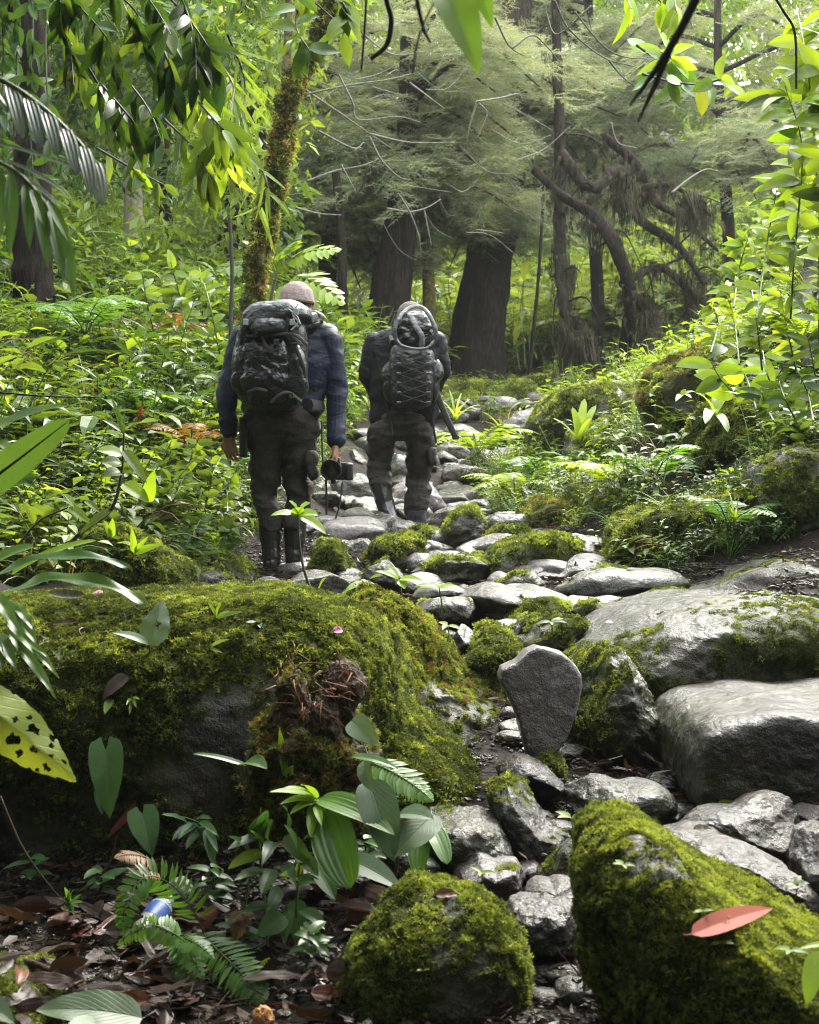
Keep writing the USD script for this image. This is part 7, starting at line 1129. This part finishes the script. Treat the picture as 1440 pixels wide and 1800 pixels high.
# saplings on the crest in front of the near hiker
t = thing('sapling', 'slender sapling with bright leaves in front of the near hiker\'s legs', 'sapling'); ST(t, [(552, 1052, 6.0), (534, 1000, 6.0), (526, 950, 6.0), (524, 905, 6.0)], [2.6, 2.4, 2, 1.8], 'stemb')
for e, w in (((476, 906), 20), ((508, 880), 20), ((546, 884), 28), ((574, 940), 24), ((560, 906), 26), ((524, 892), 24)): HL(t, (524, 906, 6.0), (*e, 5.95), w, 'hero_lime', (0, -.7, 1), .7, n=10, m=6, wav=.01)
t = thing('sapling', 'seedling with long toothed leaves on the crest of the bright mossy boulder', 'sapling'); ST(t, [(706, 1052, 5.7), (704, 1030, 5.7), (702, 1016, 5.7)], 2, 'stemb')
for b, e, w in (((702, 1018), (676, 990), 14), ((702, 1018), (744, 1022), 18), ((702, 1018), (712, 1036), 20), ((640, 1024), (606, 1040), 16), ((650, 1018), (674, 1012), 14), ((560, 1040), (574, 1016), 24), ((702, 1020), (660, 1004), 16)): HL(t, (*b, 5.7), (*e, 5.65), w, 'hero_lime', (0, -.7, 1), .5, n=10, m=6)
t = thing('sapling', 'leaning sapling with scattered broad leaves on the left, one tipped orange', 'sapling')
ST(t, [(112, 965, 5.2), (150, 930, 5.2), (196, 895, 5.2), (214, 830, 5.2), (218, 760, 5.2)], [4, 3.6, 3.2, 2.4, 1.6], 'stemb'); ST(t, [(30, 960, 5.2), (70, 915, 5.2), (120, 892, 5.2)], [2.4, 2, 1.6], 'stemb'); ST(t, [(0, 690, 5.0), (90, 697, 5.0), (180, 698, 5.0)], [1.6, 1.4, 1], 'twigd')
for b, e, w, m in (((214, 800), (170, 792), 30, 'hero_lime'), ((214, 815), (176, 812), 26, 'leafb'), ((212, 830), (180, 838), 28, 'leafm'), ((216, 790), (258, 850), 22, 'leafm'), ((216, 850), (262, 884), 32, 'hero_lime'), ((262, 882), (272, 826), 26, 'hero_lime'), ((218, 762), (180, 738), 16, 'leafm'), ((218, 764), (196, 700), 12, 'strapl'), ((218, 760), (246, 742), 14, 'leafb'), ((246, 744), (278, 740), 16, 'hero_lime'), ((244, 742), (254, 708), 10, 'redleaf'), ((240, 744), (262, 716), 8, 'redleaf'), ((120, 892), (158, 920), 20, 'leafb'), ((130, 890), (110, 868), 18, 'leafb'), ((150, 880), (176, 902), 14, 'leafm'), ((60, 920), (40, 880), 18, 'leafb'), ((196, 895), (140, 940), 18, 'leafm')): HL(t, (*b, 5.2), (*e, 5.15), w, m, (.1, -.8, .8), .5, n=10, m=6)
for k, (lb, x, y, hs) in enumerate((('tuft of two upright leaves on the yellow mossy hump', 236, 972, (('upright', -4, -44, 13), ('b', 52, -16, 14), ('c', 26, -30, 10))), ('pair of small leaves behind the yellow mossy hump', 196, 944, (('a', 2, -34, 14), ('b', -14, -30, 12))))):
    t = thing('leaf_tuft', lb, 'plant')
    for _, dx, dy, w in hs: HL(t, (x, y, 6.3), (x + dx, y + dy, 6.25), w, 'hero_lime', (.2, -1, .4), .3, n=8, m=4)

# more dark greenery under the huge boulder
for k, (lb, b, h, nl, m) in enumerate((('dark herb in the shade left of the bushy one', (372, 1600), 90, 12, 'hero_dark'), ('low dark herb at the foot of the bushy one', (540, 1690), 60, 12, 'hero_dark'), ('dim seedling under the holed yellow leaf', (60, 1560), 70, 7, 'hero_heart'), ('dim herb between the fern and the bushy herb', (410, 1680), 60, 10, 'hero_dark'), ('dark leafy herb right of the stump', (640, 1560), 100, 12, 'hero_dark'), ('small dark herb in the deep shade under the huge boulder', (170, 1580), 60, 8, 'hero_heart'))):
    p, n = hit(*b); d = p[1]; t = thing('shade_herb', lb, 'plant'); r = rng(700 + k); top = p + np.array([S(r.normal(0, 10), d), -.03, S(h, d)]); c = catmull([p, (p + top) / 2 + [S(6, d), 0, 0], top], 20); part(t, 'stem', tube(c[::5], S(1.8, d), 5), M['stemb'], True)
    for q in range(nl):
        a = q * 2.4; i = int(6 + 13 * q / nl); put_leaf(t, S(r.uniform(30, 58), d), S(r.uniform(14, 24), d), c[i], (math.cos(a), math.sin(a) * .7 - .3, r.uniform(-.1, .5)), (0, -.4, 1), M[m], bend=r.uniform(.4, .9), n=8, m=4)
# ------------------------------------------------------------------ haze
if HAZE > 0:
    hz = usdkit.material(stage, LK + 'forest_haze', {'v': ('principled_volume', {'color': (0.86, 0.9, 0.86), 'density': HAZE, 'anisotropy': 0.3})}, volume='v.volume')
    b = trimesh.creation.box(extents=(200, 200, 62)); b.apply_translation((0, 0, 24))
    part(None, 'haze', b, hz, False, kind='stuff')
